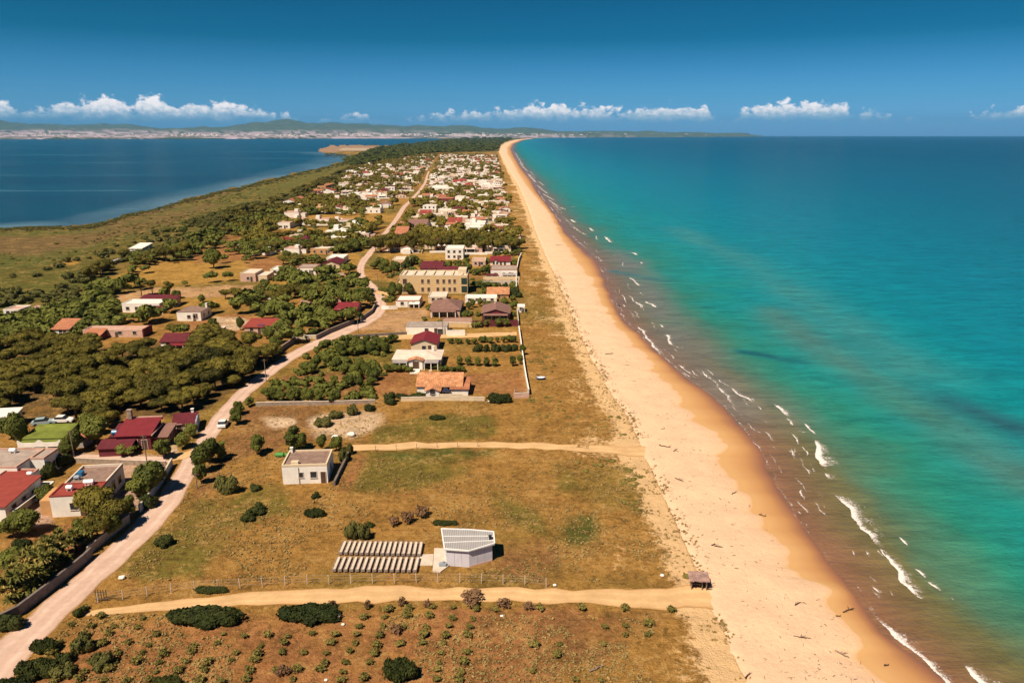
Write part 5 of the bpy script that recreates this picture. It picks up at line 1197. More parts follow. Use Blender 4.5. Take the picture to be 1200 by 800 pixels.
for i in range(3): proto('brush', i, [(x, y, z - .1, a, b, c) for x, y, z, a, b, c in round_lobes(80 + i, .9, .9, 7)], 300, .12, 'dry_brush', None, core=.4, flat=1.2)
for i in range(3): proto('scrub', i, [(x, y, z - .4, a, b, c) for x, y, z, a, b, c in round_lobes(90 + i, 1.8, 1.8, 8)], 800, .19, 'scrub', None)
def yucca(seed):
    r = random.Random(seed); V = []; F = []
    for s in range(13):
        hx, hy, hz = r.uniform(-1.3, 1.3), r.uniform(-1.3, 1.3), r.uniform(.6, 2.5)
        for k in range(60):
            a = r.uniform(0, 6.28); e = r.uniform(-.5, 1.2); L = r.uniform(.5, .85); w_ = .085; d = np.array([math.cos(a) * math.cos(e), math.sin(a) * math.cos(e), math.sin(e)]); sd_ = np.array([-math.sin(a), math.cos(a), 0]) * w_; p = np.array([hx, hy, hz]); b0 = len(V)
            V += [p - sd_ * .6, p + sd_ * .6, p + d * L * .6 + sd_, p + d * L * .6 - sd_, p + d * L + np.array([0, 0, -.12])]; F += [(b0, b0 + 1, b0 + 2, b0 + 3), (b0 + 3, b0 + 2, b0 + 4, b0 + 4)]
    return mesh_np('yucca_crown', np.array(V), np.array(F), [M['palm']])
for i in range(3): PROTO.setdefault('yucca', []).append((yucca(i), trunk_mesh(70 + i, 2.2, .14, 1.1, 6).mesh('trunk', M['bark'])))
TREES = []
SIZE = {'pine': (6.6, 4.9), 'umbrella': (6.2, 6.6), 'leafy': (4.0, 3.2), 'tall': (2.4, 5.2), 'shrub': (2.6, 1.45), 'weed': (1.25, .75), 'brush': (1.8, .8), 'scrub': (3.8, 1.5), 'yucca': (3.0, 2.7), 'mound': (4.3, .95)}
NAME = {'pine': 'pine_tree', 'umbrella': 'umbrella_pine', 'leafy': 'leafy_tree', 'tall': 'slender_tree', 'shrub': 'dark_shrub', 'weed': 'weed_clump', 'brush': 'dry_brush', 'scrub': 'scrub_bush', 'yucca': 'yucca', 'mound': 'dark_shrub'}
CATN = {'pine': 'pine tree', 'umbrella': 'pine tree', 'leafy': 'tree', 'tall': 'tree', 'shrub': 'shrub', 'weed': 'weed clump', 'brush': 'dry brush', 'scrub': 'bush', 'yucca': 'yucca', 'mound': 'shrub'}
rt = random.Random(3)
def plant(kind, x, y, w_m, h_m, label, group=None, dm_=None):
    ms, tr = rt.choice(PROTO[kind]); s = SIZE[kind]
    sx = w_m / s[0]; sz = h_m / s[1]; sy = (dm_ / (s[0] if kind != 'mound' else 3.0)) if dm_ else sx * rt.uniform(.88, 1.12)
    rz = rt.uniform(0, 6.28) if not dm_ or abs(dm_ - w_m) < .2 * w_m else rt.choice([0, math.pi])
    if tr is None:
        o = link(NAME[kind], ms); o.location = (x, y, 0)
        # a long shrub keeps its long side across the view direction of its own hedge line
    else:
        o = empty(NAME[kind], (x, y, 0)); link('crown', ms, o); link('trunk', tr, o)
    o.rotation_euler = (0, 0, rz); o.scale = (sx, sy, sz); tag(o, label, CATN[kind], group); TREES.append((x, y)); return o
def plant_px(kind, px, py, wpx, hpx, label, group=None, dpx=None):
    p = P(px, py); mp = mpp(py); w_m = wpx * mp; d_m = dm(dpx, py) if dpx else None
    h_m = max(.3, hpx * mp / .93) if not dpx else max(.4, hpx * mp / .93)
    return plant(kind, p[0], p[1] + (d_m or w_m) * .4, w_m, h_m, label, group, d_m)

# ---- the wood left of the road: each pine a tree of its own
WOOD = [(-20, 404), (40, 404), (90, 412), (160, 414), (190, 412), (238, 402), (300, 410), (322, 412), (326, 418), (296, 440), (262, 462), (240, 472), (215, 484), (200, 487), (165, 483), (120, 487), (112, 498), (86, 492), (40, 487), (14, 490), (-20, 492)]
cand = []
rt2 = random.Random(12)
for _ in range(6000):
    px, py = rt2.uniform(-20, 326), rt2.uniform(402, 497)
    if not inside(WOOD, np.array([px]), np.array([py]))[0]: continue
    if (150 < px < 232 and 405 < py < 416 and px > 180): continue
    p = P(px, py)
    if fbm(np.array([p[0] / 14.0]), np.array([p[1] / 14.0]), 2)[0] < 0.33: continue
    if any((p[0] - q[0]) ** 2 + (p[1] - q[1]) ** 2 < 4.15 ** 2 for q in cand): continue
    if any((p[0] - t[0]) ** 2 + (p[1] - t[1]) ** 2 < (t[2] * .8) ** 2 for t in TAKEN): continue
    cand.append(p)
cand = cand[:190]
for p in cand:
    px, py, _ = project(p[0], p[1])
    edge = px > 200 and abs(py - np.interp(px, [200, 262, 326], [487, 462, 418])) < 12
    s = rt2.uniform(.62, 1.22)
    plant('pine', p[0], p[1], 6.6 * s, 4.9 * s * rt2.uniform(.8, 1.15), 'olive green pine at the rim of the wood where it meets the dusty road' if edge else ('olive green pine crowded in the left half of the dense wood' if px < 150 else 'olive green pine crowded in the right half of the dense wood'),
          'pines along the roadside rim' if edge else ('pines in the left half of the wood' if px < 150 else 'pines in the right half of the wood'))

# ---- shrubs and trees read off the photograph: kind, px, foot row, width, height, label (, depth px)
T1 = [
 ('mound', 234, 739, 112, 16, 'widest dark green mastic shrub below the sand track, on the left', 27), ('mound', 357, 734, 92, 15, 'second wide dark green shrub below the sand track, right of the widest one', 24),
 ('mound', 245, 697, 50, 6, 'flat dark shrub lying along the wire fence line above the sand track', 9), ('mound', 466, 804, 50, 20, 'round dark green shrub at the bottom of the photo, in the weed rows', 26), ('mound', 195, 808, 42, 13, 'dark shrub cut by the bottom edge of the photo', 10),
 ('mound', 367, 608, 31, 8, 'dark green shrub in the field just below the white cottage', 9), ('shrub', 300, 604, 14, 7, 'right one of two small shrubs touching each other in the field'), ('shrub', 289, 611, 12, 6, 'left one of two small shrubs touching each other in the field'),
 ('mound', 521, 617, 38, 5, 'low green shrub above the roof of the lavender shed', 6), ('shrub', 369, 585, 6, 5, 'small shrub just under the white cottage front'), ('mound', 585, 474, 36, 10, 'broad dark shrub at the right end of the garden wall', 7),
 ('shrub', 455, 475, 17, 12, 'big round dark bush left of the rustic orange tiled cottage'), ('mound', 512, 493, 24, 4, 'small dark shrub in the field below the garden wall', 5), ('leafy', 299, 536, 13, 15, 'lone round tree left of the white cottage near the brown scrub'),
 ('tall', 342, 530, 12, 22, 'tall pointed green tree behind the left corner of the white cottage'), ('leafy', 351, 530, 10, 14, 'smaller tree touching the tall pointed tree behind the cottage'), ('leafy', 376, 530, 9, 12, 'small tree behind the middle of the white cottage'), ('leafy', 393, 531, 10, 12, 'small tree behind the right corner of the white cottage'), ('scrub', 402, 543, 9, 10, 'hedge bush right of the white cottage'), ('scrub', 408, 534, 8, 8, 'far hedge bush right of the white cottage'),
 ('leafy', 231, 558, 15, 20, 'roadside tree, nearest of the clump on the right verge', ), ('leafy', 243, 547, 17, 20, 'roadside tree, largest of the clump on the right verge'), ('leafy', 233, 570, 12, 16, 'yellowish roadside tree at the foot of the verge clump'), ('tall', 258, 540, 9, 16, 'dark upright tree behind the roadside verge clump'),
 ('scrub', 265, 580, 24, 13, 'grey green cactus thicket by the field edge beside the road', 10), ('shrub', 297, 576, 9, 5, 'dark bush right of the cactus thicket'), ('shrub', 189, 643, 14, 8, 'dark bush on the road verge in the green field'), ('leafy', 278, 488, 10, 10, 'bush at the roadside above the parked white car'), ('leafy', 275, 500, 12, 12, 'bush beside the parked white car'), ('leafy', 290, 478, 10, 9, 'dark tree at the field wall right of the road'),
 ('scrub', 392, 492, 14, 5, 'low green bush in the pale rubble patch'), ('scrub', 376, 502, 18, 6, 'wider low green bush at the left of the rubble patch'), ('scrub', 412, 488, 10, 8, 'upright bush at the top of the rubble patch'), ('shrub', 433, 483, 9, 5, 'dark bush above the rubble patch'),
 ('scrub', 410, 634, 14, 12, 'left scrubby bush behind the concrete troughs'), ('scrub', 425, 635, 12, 13, 'right scrubby bush behind the concrete troughs'), ('shrub', 434, 618, 6, 4, 'tiny bush above the concrete troughs'), ('brush', 477, 616, 12, 9, 'brown leafless bush in the field above the troughs'), ('brush', 460, 618, 10, 7, 'reddish dry brush in the field above the troughs'), ('brush', 492, 608, 14, 8, 'dry bush left of the low green shrub above the shed'),
 # gardens by the road
 ('leafy', 171, 585, 26, 24, 'big round dark tree in the yard behind the blue grey road wall'), ('leafy', 160, 590, 20, 18, 'dark tree left of the big round tree by the road wall'), ('leafy', 180, 575, 18, 16, 'dark tree right of the big round tree by the road wall'), ('shrub', 172, 598, 16, 10, 'long shrub along the inside of the blue grey road wall'), ('leafy', 188, 541, 14, 16, 'round tree at the mouth of the driveway'), ('leafy', 213, 528, 14, 12, 'green bush by the gate of the red house'), ('leafy', 222, 515, 12, 11, 'green bush between gate and red outbuilding'),
 ('pine', 100, 622, 36, 26, 'wide pine hiding the front of the white and red terrace house'), ('pine', 120, 628, 30, 26, 'second pine right of the one hiding the terrace house'), ('leafy', 92, 642, 18, 18, 'dark tree at the corner of the orange earth garden'), ('pine', 108, 642, 24, 24, 'pine in the corner behind the dark road wall'), ('leafy', 128, 632, 16, 16, 'greyish bush at the upper end of the dark road wall'), ('leafy', 146, 610, 14, 16, 'pale bush by the gap between the two road walls'),
 ('leafy', 24, 632, 24, 20, 'dark tree at the left of the orange earth garden'), ('leafy', 8, 636, 22, 18, 'dark tree at the left edge beside the bungalow'), ('leafy', 49, 594, 14, 15, 'small round tree in front of the low cream shed'), ('leafy', 72, 538, 14, 11, 'tree behind the brown flat roof'), ('shrub', 60, 552, 16, 12, 'hedge bush left of the brown flat roof'), ('shrub', 52, 562, 14, 12, 'lower hedge bush left of the brown flat roof'), ('shrub', 76, 545, 10, 8, 'upper hedge bush at the brown flat roof'),
 ('yucca', 68, 664, 22, 22, 'yucca at the top of the yellowish row behind the road wall'), ('yucca', 82, 654, 20, 22, 'yucca nearest the orange earth garden'), ('yucca', 52, 680, 24, 24, 'yucca in the middle of the yellowish row'), ('yucca', 38, 690, 24, 24, 'pale yellow yucca behind the road wall'), ('yucca', 22, 704, 26, 24, 'pale yellow yucca near the left edge'), ('yucca', 8, 712, 24, 24, 'pale yellow yucca cut by the left edge'), ('yucca', 30, 676, 22, 20, 'yucca behind the pale yellow ones'), ('leafy', 4, 680, 26, 18, 'dark tree left of the white balustrade'), ('shrub', 22, 645, 14, 8, 'dark bush above the white balustrade'), ('shrub', 47, 643, 12, 8, 'dark bush right above the white balustrade'),
 ('shrub', 10, 742, 26, 12, 'dark shrub between the road wall and the left edge', 14), ('mound', 34, 799, 60, 16, 'broad dark shrub on the near road verge', 24), ('mound', 47, 769, 42, 13, 'dark shrub behind the broad one on the near verge', 16), ('shrub', 90, 724, 10, 7, 'small dark shrub where track and road meet'), ('shrub', 70, 782, 14, 10, 'dark shrub right of the broad one on the near verge'), ('mound', 12, 815, 50, 15, 'dark shrub in the lower left corner', 16), ('scrub', 92, 770, 20, 12, 'olive bush in the weedy corner near the verge'), ('scrub', 112, 790, 22, 10, 'olive bush low in the weedy corner'), ('scrub', 66, 800, 24, 8, 'green bush at the very bottom left of the field'),
 ('leafy', 84, 534, 16, 18, 'olive tree right of the green roofed bungalow'), ('leafy', 106, 526, 22, 20, 'large olive tree between green and red roofs'), ('leafy', 98, 515, 18, 16, 'olive tree behind the green roofed bungalow'), ('leafy', 20, 528, 18, 22, 'brownish tree left of the green roofed bungalow'), ('leafy', 8, 520, 20, 20, 'dark tree at the left edge above the grey roof'), ('shrub', 45, 532, 30, 8, 'hedge in front of the scalloped porch', 5), ('shrub', 74, 532, 18, 8, 'hedge at the right of the scalloped porch', 5), ('leafy', 143, 537, 20, 8, 'hedge bush in front of the red house'), ('pine', 122, 506, 20, 14, 'pine crown left of the red house roof'),
 # middle distance
 ('umbrella', 163, 348, 14, 17, 'left stone pine of the pair in the tan field'), ('umbrella', 176, 347, 14, 16, 'right stone pine of the pair in the tan field'), ('umbrella', 197, 352, 13, 18, 'stone pine standing alone right of the pair'), ('leafy', 206, 357, 10, 12, 'brownish tree behind the maroon porch'), ('leafy', 247, 316, 18, 17, 'big round dark tree alone in the golden field'), ('pine', 262, 352, 14, 10, 'left tree of the dark clump under the tan field'), ('pine', 274, 352, 14, 12, 'middle tree of the dark clump under the tan field'), ('pine', 284, 355, 14, 12, 'right tree of the dark clump under the tan field'), ('leafy', 236, 356, 8, 8, 'small dark bush in the gold strip'),
 ('pine', 113, 349, 16, 9, 'dark hedge clump left of the tan field'), ('pine', 126, 344, 16, 9, 'dark hedge clump at the left tip of the tan field'),
 ('leafy', 249, 388, 10, 11, 'bush in the pale yard beside the ruin'), ('leafy', 280, 388, 9, 11, 'bush at the left end of the purple panelled house'), ('pine', 200, 396, 18, 12, 'dark tree above the maroon roofed house'), ('pine', 213, 394, 16, 10, 'dark tree right above the maroon roofed house'),
]
for t in T1:
    near_ = t[2] > 478
    e = 1.0 if t[0] == 'mound' or (t[0] in ('shrub', 'scrub', 'brush') and not near_) else ((1.5 if near_ else 1.22) if t[0] in ('leafy', 'tall', 'yucca') else (1.4 if near_ else 1.1))
    plant_px(t[0], t[1], t[2], t[3] * e, t[4] * (e if t[0] != 'tall' else 1.25), t[5], None, t[6] if len(t) > 6 else None)
for i, (x, y) in enumerate([(538, 428.5), (549, 429), (559.5, 429.5), (570, 430), (580, 430)]):
    plant_px('tall', x, y, 8, 10, ['first', 'second', 'third', 'fourth', 'fifth'][i] + ' from the left of the small dark conifers in a row beside the white villa', 'row of small conifers')
for i, (x, y) in enumerate([(601, 430), (610, 428), (612, 417)]): plant_px('leafy', x, y, 9, 11, ['left tree of three inside the long field wall', 'middle tree of three inside the long field wall', 'farthest tree of three inside the long field wall'][i])

def band(kind, pts, n, wpx, hpx, label, group, jy=2.0, seed=0, d=None):
    r = random.Random(seed + 5); out = []
    for i in range(n):
        t = (i + .5) / n * (len(pts) - 1); k = min(int(t), len(pts) - 2); f = t - k
        x = pts[k][0] * (1 - f) + pts[k + 1][0] * f + r.uniform(-.3, .3) * wpx; y = pts[k][1] * (1 - f) + pts[k + 1][1] * f + r.uniform(-jy, jy)
        plant_px(kind, x, y, wpx * r.uniform(.8, 1.25), hpx * r.uniform(.8, 1.15), label, group, d)
band('shrub', [(553, 412.5), (608, 412)], 8, 9, 8, 'dark shrub of the long hedge beside the red gabled house', 'hedge beside the red gabled house', .5, 1)
band('leafy', [(525, 404), (606, 402)], 12, 8, 7, 'bush of the loose row behind the long dark hedge', 'loose bushes behind the hedge', 1, 2)
band('leafy', [(398, 402), (440, 406), (462, 401)], 11, 11, 9, 'orchard tree in the row just below the village lane', 'orchard trees below the lane', 2, 3)
band('leafy', [(395, 420), (425, 416), (456, 414)], 9, 14, 12, 'dense tree in the orchard between lane and white villa', 'dense orchard trees', 3, 4)
band('leafy', [(352, 440), (380, 432), (412, 438), (440, 446)], 12, 15, 14, 'garden tree between the road and the bare earth field', 'garden trees beside the road', 4, 5)
band('leafy', [(310, 470), (330, 470), (350, 472), (392, 472)], 10, 14, 15, 'tree along the stone wall at the top of the near fields', 'trees along the stone wall', 3, 6)
band('leafy', [(380, 458), (410, 452), (440, 455)], 6, 13, 11, 'garden tree in the dry garden above the stone wall', 'trees in the dry garden', 4, 7)
band('shrub', [(466, 467.5), (508, 466)], 6, 9, 5, 'clipped shrub of the hedge in front of the rustic cottage', 'hedge of the rustic cottage', .4, 8)
band('leafy', [(452, 437), (484, 437)], 5, 10, 8, 'bush below the left wing of the white villa', 'bushes below the white villa', 1, 9)
band('leafy', [(498, 434), (545, 438)], 7, 10, 7, 'bush between the white villa and the rustic cottage', 'bushes between villa and cottage', 1, 10)
band('pine', [(438, 297), (475, 296.5), (525, 296.3), (568, 296), (608, 296)], 34, 11, 15, 'dark tree of the tall hedge belt crossing behind the golden strip', 'tall dark hedge belt', 1.2, 11)
band('pine', [(436, 290), (520, 289), (604, 289)], 26, 11, 13, 'dark tree in the back rank of the tall hedge belt', 'back rank of the hedge belt', 1, 12)
band('leafy', [(560, 384), (598, 383)], 6, 9, 8, 'bush in front of the brown gabled house', 'bushes of the brown gabled house', 1.5, 13)
band('leafy', [(542, 378), (552, 362), (575, 361), (604, 362)], 9, 9, 9, 'tree between the brown roofed houses near the dunes', 'trees between the brown roofed houses', 2, 14)
band('leafy', [(455, 345), (462, 352), (487, 345)], 4, 10, 13, 'tree in front of the yellow hotel wall', 'trees at the yellow hotel', 2, 15)
band('leafy', [(556, 337), (575, 338)], 2, 14, 6, 'dark shrub right of the yellow hotel', 'shrubs right of the hotel', .5, 16)
band('shrub', [(585, 342), (606, 348)], 4, 12, 8, 'dark shrub of the clump at the dunes beyond the hotel', 'shrub clump at the dunes', 2, 17)
band('leafy', [(528, 318), (545, 320), (560, 322), (572, 322)], 7, 9, 9, 'tree between the houses behind the yellow hotel', 'trees behind the hotel', 2, 18)
band('leafy', [(575, 302), (598, 300), (612, 297)], 6, 9, 6, 'shrub of the row right of the golden strip', 'shrubs right of the golden strip', 1, 19)
band('leafy', [(452, 322), (470, 318), (490, 310)], 8, 10, 11, 'tree beside the cream house with the veranda', 'trees by the veranda house', 2, 20)
band('leafy', [(436, 318), (446, 312), (452, 322)], 6, 10, 9, 'dark tree inside the right bank of the road bend', 'trees at the road bend', 2, 21)
band('pine', [(316, 355), (335, 350), (358, 349), (384, 351)], 13, 14, 13, 'dark pine of the clump inside the bend of the road', 'pines inside the road bend', 2.5, 22)
band('leafy', [(392, 348), (410, 346), (430, 348), (436, 356)], 13, 9, 9, 'olive tree of the grove inside the bend of the road', 'olive grove inside the bend', 4, 23)
band('leafy', [(352, 378), (372, 382), (395, 376), (424, 372)], 13, 11, 10, 'garden tree below the bright red roof', 'garden trees below the red roof', 4, 24)
band('leafy', [(312, 370), (326, 373), (345, 366)], 8, 11, 8, 'bush of the garden between carport and purple panels', 'bushes by the carport', 3, 25)
band('leafy', [(312, 400), (326, 404), (340, 396)], 6, 12, 11, 'tree at the wall below the purple panelled house', 'trees at the wall', 3, 26)
band('pine', [(332, 312), (355, 310), (380, 313)], 9, 14, 9, 'dark tree of the belt behind the white farmhouse', 'belt behind the farmhouse', 2, 27)
band('pine', [(290, 298), (305, 297), (320, 300)], 5, 13, 9, 'dark tree of the row beside the small white house', 'tree row by the small house', 1.5, 28)
band('pine', [(314, 283), (340, 280), (362, 281), (390, 280)], 11, 11, 8, 'dark tree of the long row across the fields', 'long tree row across the fields', 1.2, 29)
band('pine', [(186, 306), (200, 304), (214, 302), (228, 300)], 8, 17, 14, 'dark pine of the big clump at the red earth plot', 'big clump at the earth plot', 3, 30)
band('pine', [(100, 330), (112, 325), (124, 318)], 6, 15, 13, 'nearly black pine of the row beside the golden field', 'black pine row', 2, 31)
band('pine', [(140, 306), (160, 312), (178, 308)], 6, 12, 10, 'dark pine around the white roofed shelter', 'pines round the shelter', 2, 32)
band('pine', [(262, 275), (285, 272), (300, 275), (312, 268), (322, 258)], 12, 11, 9, 'dark pine of the wood left of the two gabled house', 'pines left of the gabled house', 3, 33)
band('pine', [(360, 246), (385, 242), (405, 240), (425, 243)], 16, 10, 7, 'dark pine of the grove above the golden strip', 'grove above the golden strip', 2, 34)
band('leafy', [(290, 268), (250, 276), (220, 284), (198, 268)], 8, 10, 7, 'dark bush on the green slope to the lagoon', 'dark bushes on the lagoon slope', 3, 35)

# ---- weeds planted in rows below the track
wr = random.Random(21); nw = 0
for k in range(34):
    x0 = 20 + k * 25.5
    for j in range(11):
        py = 714 + j * 10.5 + wr.uniform(-2, 2); px = x0 - (py - 716) * (0.16 + (600 - x0) / 900) + wr.uniform(-1.8, 1.8)
        if px < 95 - (py - 716) * .9 or px > 800 or wr.random() < (0.20 if px < 560 else 0.72) or py > 812: continue
        if (172 < px < 296 and 700 < py < 741) or (308 < px < 406 and 700 < py < 736) or (438 < px < 494 and py > 760): continue
        p = P(px, py); s = wr.uniform(.6, 1.1)
        if nw >= 290: break
        plant('weed', p[0], p[1], 1.25 * s * 1.15, .8 * s, 'small weedy shrub growing in rows on the brown field below the track', 'weedy shrubs in rows below the track'); nw += 1
for px, py, w_ in [(470, 712, 12), (553, 712, 34), (388, 716, 12), (430, 715, 10), (500, 714, 10), (590, 716, 18), (620, 718, 14), (465, 745, 16), (330, 795, 18)]:
    plant_px('brush', px, py, w_, 9, 'brown dry brush clump on the lower bank of the sand track', 'dry brush below the track')

# ---- masses nobody could count
def scatter(name, label, cat, pts, kind, smin, smax, seed, mat=None, zs=1.0, simple=None):
    r = np.random.RandomState(seed); Vs = []; Fs = []; b0 = 0
    for (x, y, s) in pts:
        V, F = simple[r.randint(len(simple))]
        a = r.uniform(0, 6.28); k = s * r.uniform(smin, smax); ca, sa = math.cos(a) * k, math.sin(a) * k
        Vs.append(np.stack([V[:, 0] * ca - V[:, 1] * sa + x, V[:, 0] * sa + V[:, 1] * ca + y, V[:, 2] * k * zs * r.uniform(.8, 1.2)], 1)); Fs.append(F + b0); b0 += len(V)
    if not Vs: return
    o = link(name, mesh_np(name, np.concatenate(Vs), np.concatenate(Fs), [M[mat]])); tag(o, label, cat, None, 'stuff'); return o
def lowpoly(lobes, n, leaf, seed, **kw): return crown_np(lobes, n, leaf, seed, **kw)
LP_bush = [lowpoly([(0, 0, .55, .9, .9, .6), (.6, .3, .5, .6, .5, .5), (-.5, -.4, .6, .5, .6, .55)], 90, .30, i) for i in range(4)]
LP_tree = [lowpoly([(0, 0, 1.9, 1.3, 1.2, .8), (.9, .5, 1.7, .8, .8, .6), (-.8, -.6, 1.8, .8, .9, .7), (.1, -.9, 2.2, .7, .7, .6)], 110, .42, 20 + i) for i in range(4)]
LP_tuft = [lowpoly([(0, 0, .08, .20, .20, .16)], 12, .10, 40 + i, core=.3, flat=1.2, up=-.1) for i in range(4)]
def pts_in(poly, n, seed, dens=None, smin=.7, smax=1.3, avoid=True):
    r = random.Random(seed); out = []; xs = [p[0] for p in poly]; ys = [p[1] for p in poly]
    W = [P(x, y)[:2] for x, y in poly]; wx = [p[0] for p in W]; wy = [p[1] for p in W]
    k = 0
    while len(out) < n and k < n * 30:
        k += 1; x = r.uniform(min(wx), max(wx)); y = r.uniform(min(wy), max(wy))
        if not inside(W, np.array([x]), np.array([y]))[0]: continue
        if dens and dens(x, y) < r.random(): continue
        if avoid and any((x - t[0]) ** 2 + (y - t[1]) ** 2 < (t[2] + 1) ** 2 for t in TAKEN): continue
        out.append((x, y, r.uniform(smin, smax)))
    return out
SCRUB = [(-60, 335), (30, 318), (90, 304), (140, 286), (190, 270), (250, 250), (320, 232), (400, 200), (430, 195), (430, 212), (380, 236), (345, 245), (300, 256), (285, 268), (240, 284), (190, 296), (135, 310), (105, 332), (85, 352), (145, 378), (100, 398), (0, 402), (-60, 402)]
cl = lambda f, th: (lambda x, y: 1.0 if fbm(np.array([x / f]), np.array([y / f]), 3)[0] > th else 0.06)
scatter('lagoon_scrub', 'dense green scrub between the lagoon marsh and the gardens', 'scrub', pts_in(SCRUB, 2600, 1, cl(30., .5)), None, .9, 2.2, 1, 'scrub', .8, LP_bush)
scatter('thicket', 'green thicket of low trees left of the white porch house', 'thicket', pts_in([(-40, 372), (40, 366), (110, 352), (146, 362), (146, 380), (90, 396), (0, 402), (-40, 402)], 420, 2, None), None, 1.3, 2.3, 2, 'leaf', 1.0, LP_bush)
scatter('reed_belt', 'low reeds and rushes on the lagoon marsh', 'reeds', pts_in([(-60, 285), (60, 280), (150, 262), (240, 236), (330, 212), (330, 228), (200, 272), (60, 312), (-60, 330)], 500, 3, cl(40., .55)), None, .5, 1.0, 3, 'weed', .6, LP_bush)
def far_dens(x, y): return 0.9 if fbm(np.array([x / 45.]), np.array([y / 90.]), 3)[0] > .46 else .15
# the dark wood on the spit beyond the last houses
spit = [(404, 189), (430, 180), (440, 175), (470, 171.5), (500, 168.5), (525, 165.2), (560, 163.6), (588, 163.2), (600, 163.8), (590, 167), (584, 172), (582, 177.5), (540, 179), (500, 181), (470, 186), (440, 192), (415, 196)]
wpts = []
rs_ = np.random.RandomState(8)
for _ in range(15000):
    px, py = rs_.uniform(404, 602), 163 + 33 * rs_.rand() ** 1.5
    if not inside(spit, np.array([px]), np.array([py]))[0]: continue
    x, y = P(px, py)[:2]; wpts.append((x, y, (2.6 + 0.0016 * y) * rs_.uniform(.7, 1.3) * .8))
scatter('far_wood', 'dark green wood covering the spit beyond the last houses', 'wood', wpts[:2600], None, .9, 1.3, 8, 'leaf', .5, LP_tree)
# dune grass and field tufts
rp = []
LW = LAG[2:22]
for _ in range(1500):
    i = rs_.randint(0, len(LW) - 1); t = rs_.rand(); px = LW[i][0] * (1 - t) + LW[i + 1][0] * t; py = LW[i][1] * (1 - t) + LW[i + 1][1] * t + abs(rs_.normal(0, 2.2)) + .3
    x, y = P(px, py)[:2]; rp.append((x, y, rs_.uniform(.6, 1.5) * (1 + y / 900)))
scatter('reed_fringe', 'green reeds fringing the lagoon shore', 'reeds', rp, None, .5, 1.0, 23, 'scrub', .35, LP_bush)
tp = []
rs_ = np.random.RandomState(17)
yy = rs_.uniform(70, 330, 11000); dn = x_of(L_DUNE, yy)
for y in yy:
    d = x_of(L_DUNE, y)
    k = rs_.rand(); o = -0.6 + (rs_.normal(0, .45) if k < .30 else rs_.exponential(6.0) - .4)
    if o > 30: continue
    pxy = project(d - o, y)
    if 678 < pxy[1] < 720 and pxy[0] < 880: continue
    if 514 < pxy[1] < 537: continue
    if fbm(np.array([(d - o) / 3.]), np.array([y / 3.]), 2)[0] < .40 and k >= .30: continue
    tp.append((d - o, y, rs_.uniform(.5, 1.3)))
scatter('dune_grass', 'tufts of olive marram grass along the edge of the dunes', 'dune grass', tp[:6000], None, .7, 1.2, 17, 'straw', .8, LP_tuft)
tp = []
for _ in range(24000):
    px, py = rs_.uniform(60, 830), rs_.uniform(470, 800)
    x, y = P(px, py)[:2]; d = x_of(L_DUNE, y) - x
    if d < 4: continue
    if inside(ROAD_L + ROAD_R[::-1], np.array([px]), np.array([py]))[0] or (682 < py < 720): continue
    if px < np.interp(py, [440, 550, 640, 800], [310, 235, 175, 10]): continue
    if 514 < py < 537 and px > 400: continue
    if fbm(np.array([x / 9.]), np.array([y / 9.]), 3)[0] < .47: continue
    if any((x - t[0]) ** 2 + (y - t[1]) ** 2 < (t[2] * .8) ** 2 for t in TAKEN): continue
    tp.append((x, y, rs_.uniform(.35, 1.1)))
scatter('field_tufts', 'dry weeds and grass tufts scattered over the fields', 'weeds', tp[:9000], None, .7, 1.3, 18, 'straw', .8, LP_tuft)
bp = []
for _ in range(2600):
    y = rs_.uniform(90, 500); d = x_of(L_DUNE, y); t_e = x_of(np.array([P(a, b)[:2] for a, b in [(900, 760), (700, 560), (624, 520), (618, 460), (607, 385), (604, 345), (608, 300), (604, 270)]]), y)
    x = rs_.uniform(t_e, d - 3); pxy = project(x, y)
    if 514 < pxy[1] < 537 or 680 < pxy[1] < 720: continue
    if fbm(np.array([x / 8.]), np.array([y / 8.]), 3)[0] < .58: continue
    bp.append((x, y, rs_.uniform(.3, .8)))
scatter('dune_scrub', 'dark low scrub patches on the dunes behind the beach', 'scrub', bp[:420], None, .4, .9, 19, 'weed', .5, LP_bush)
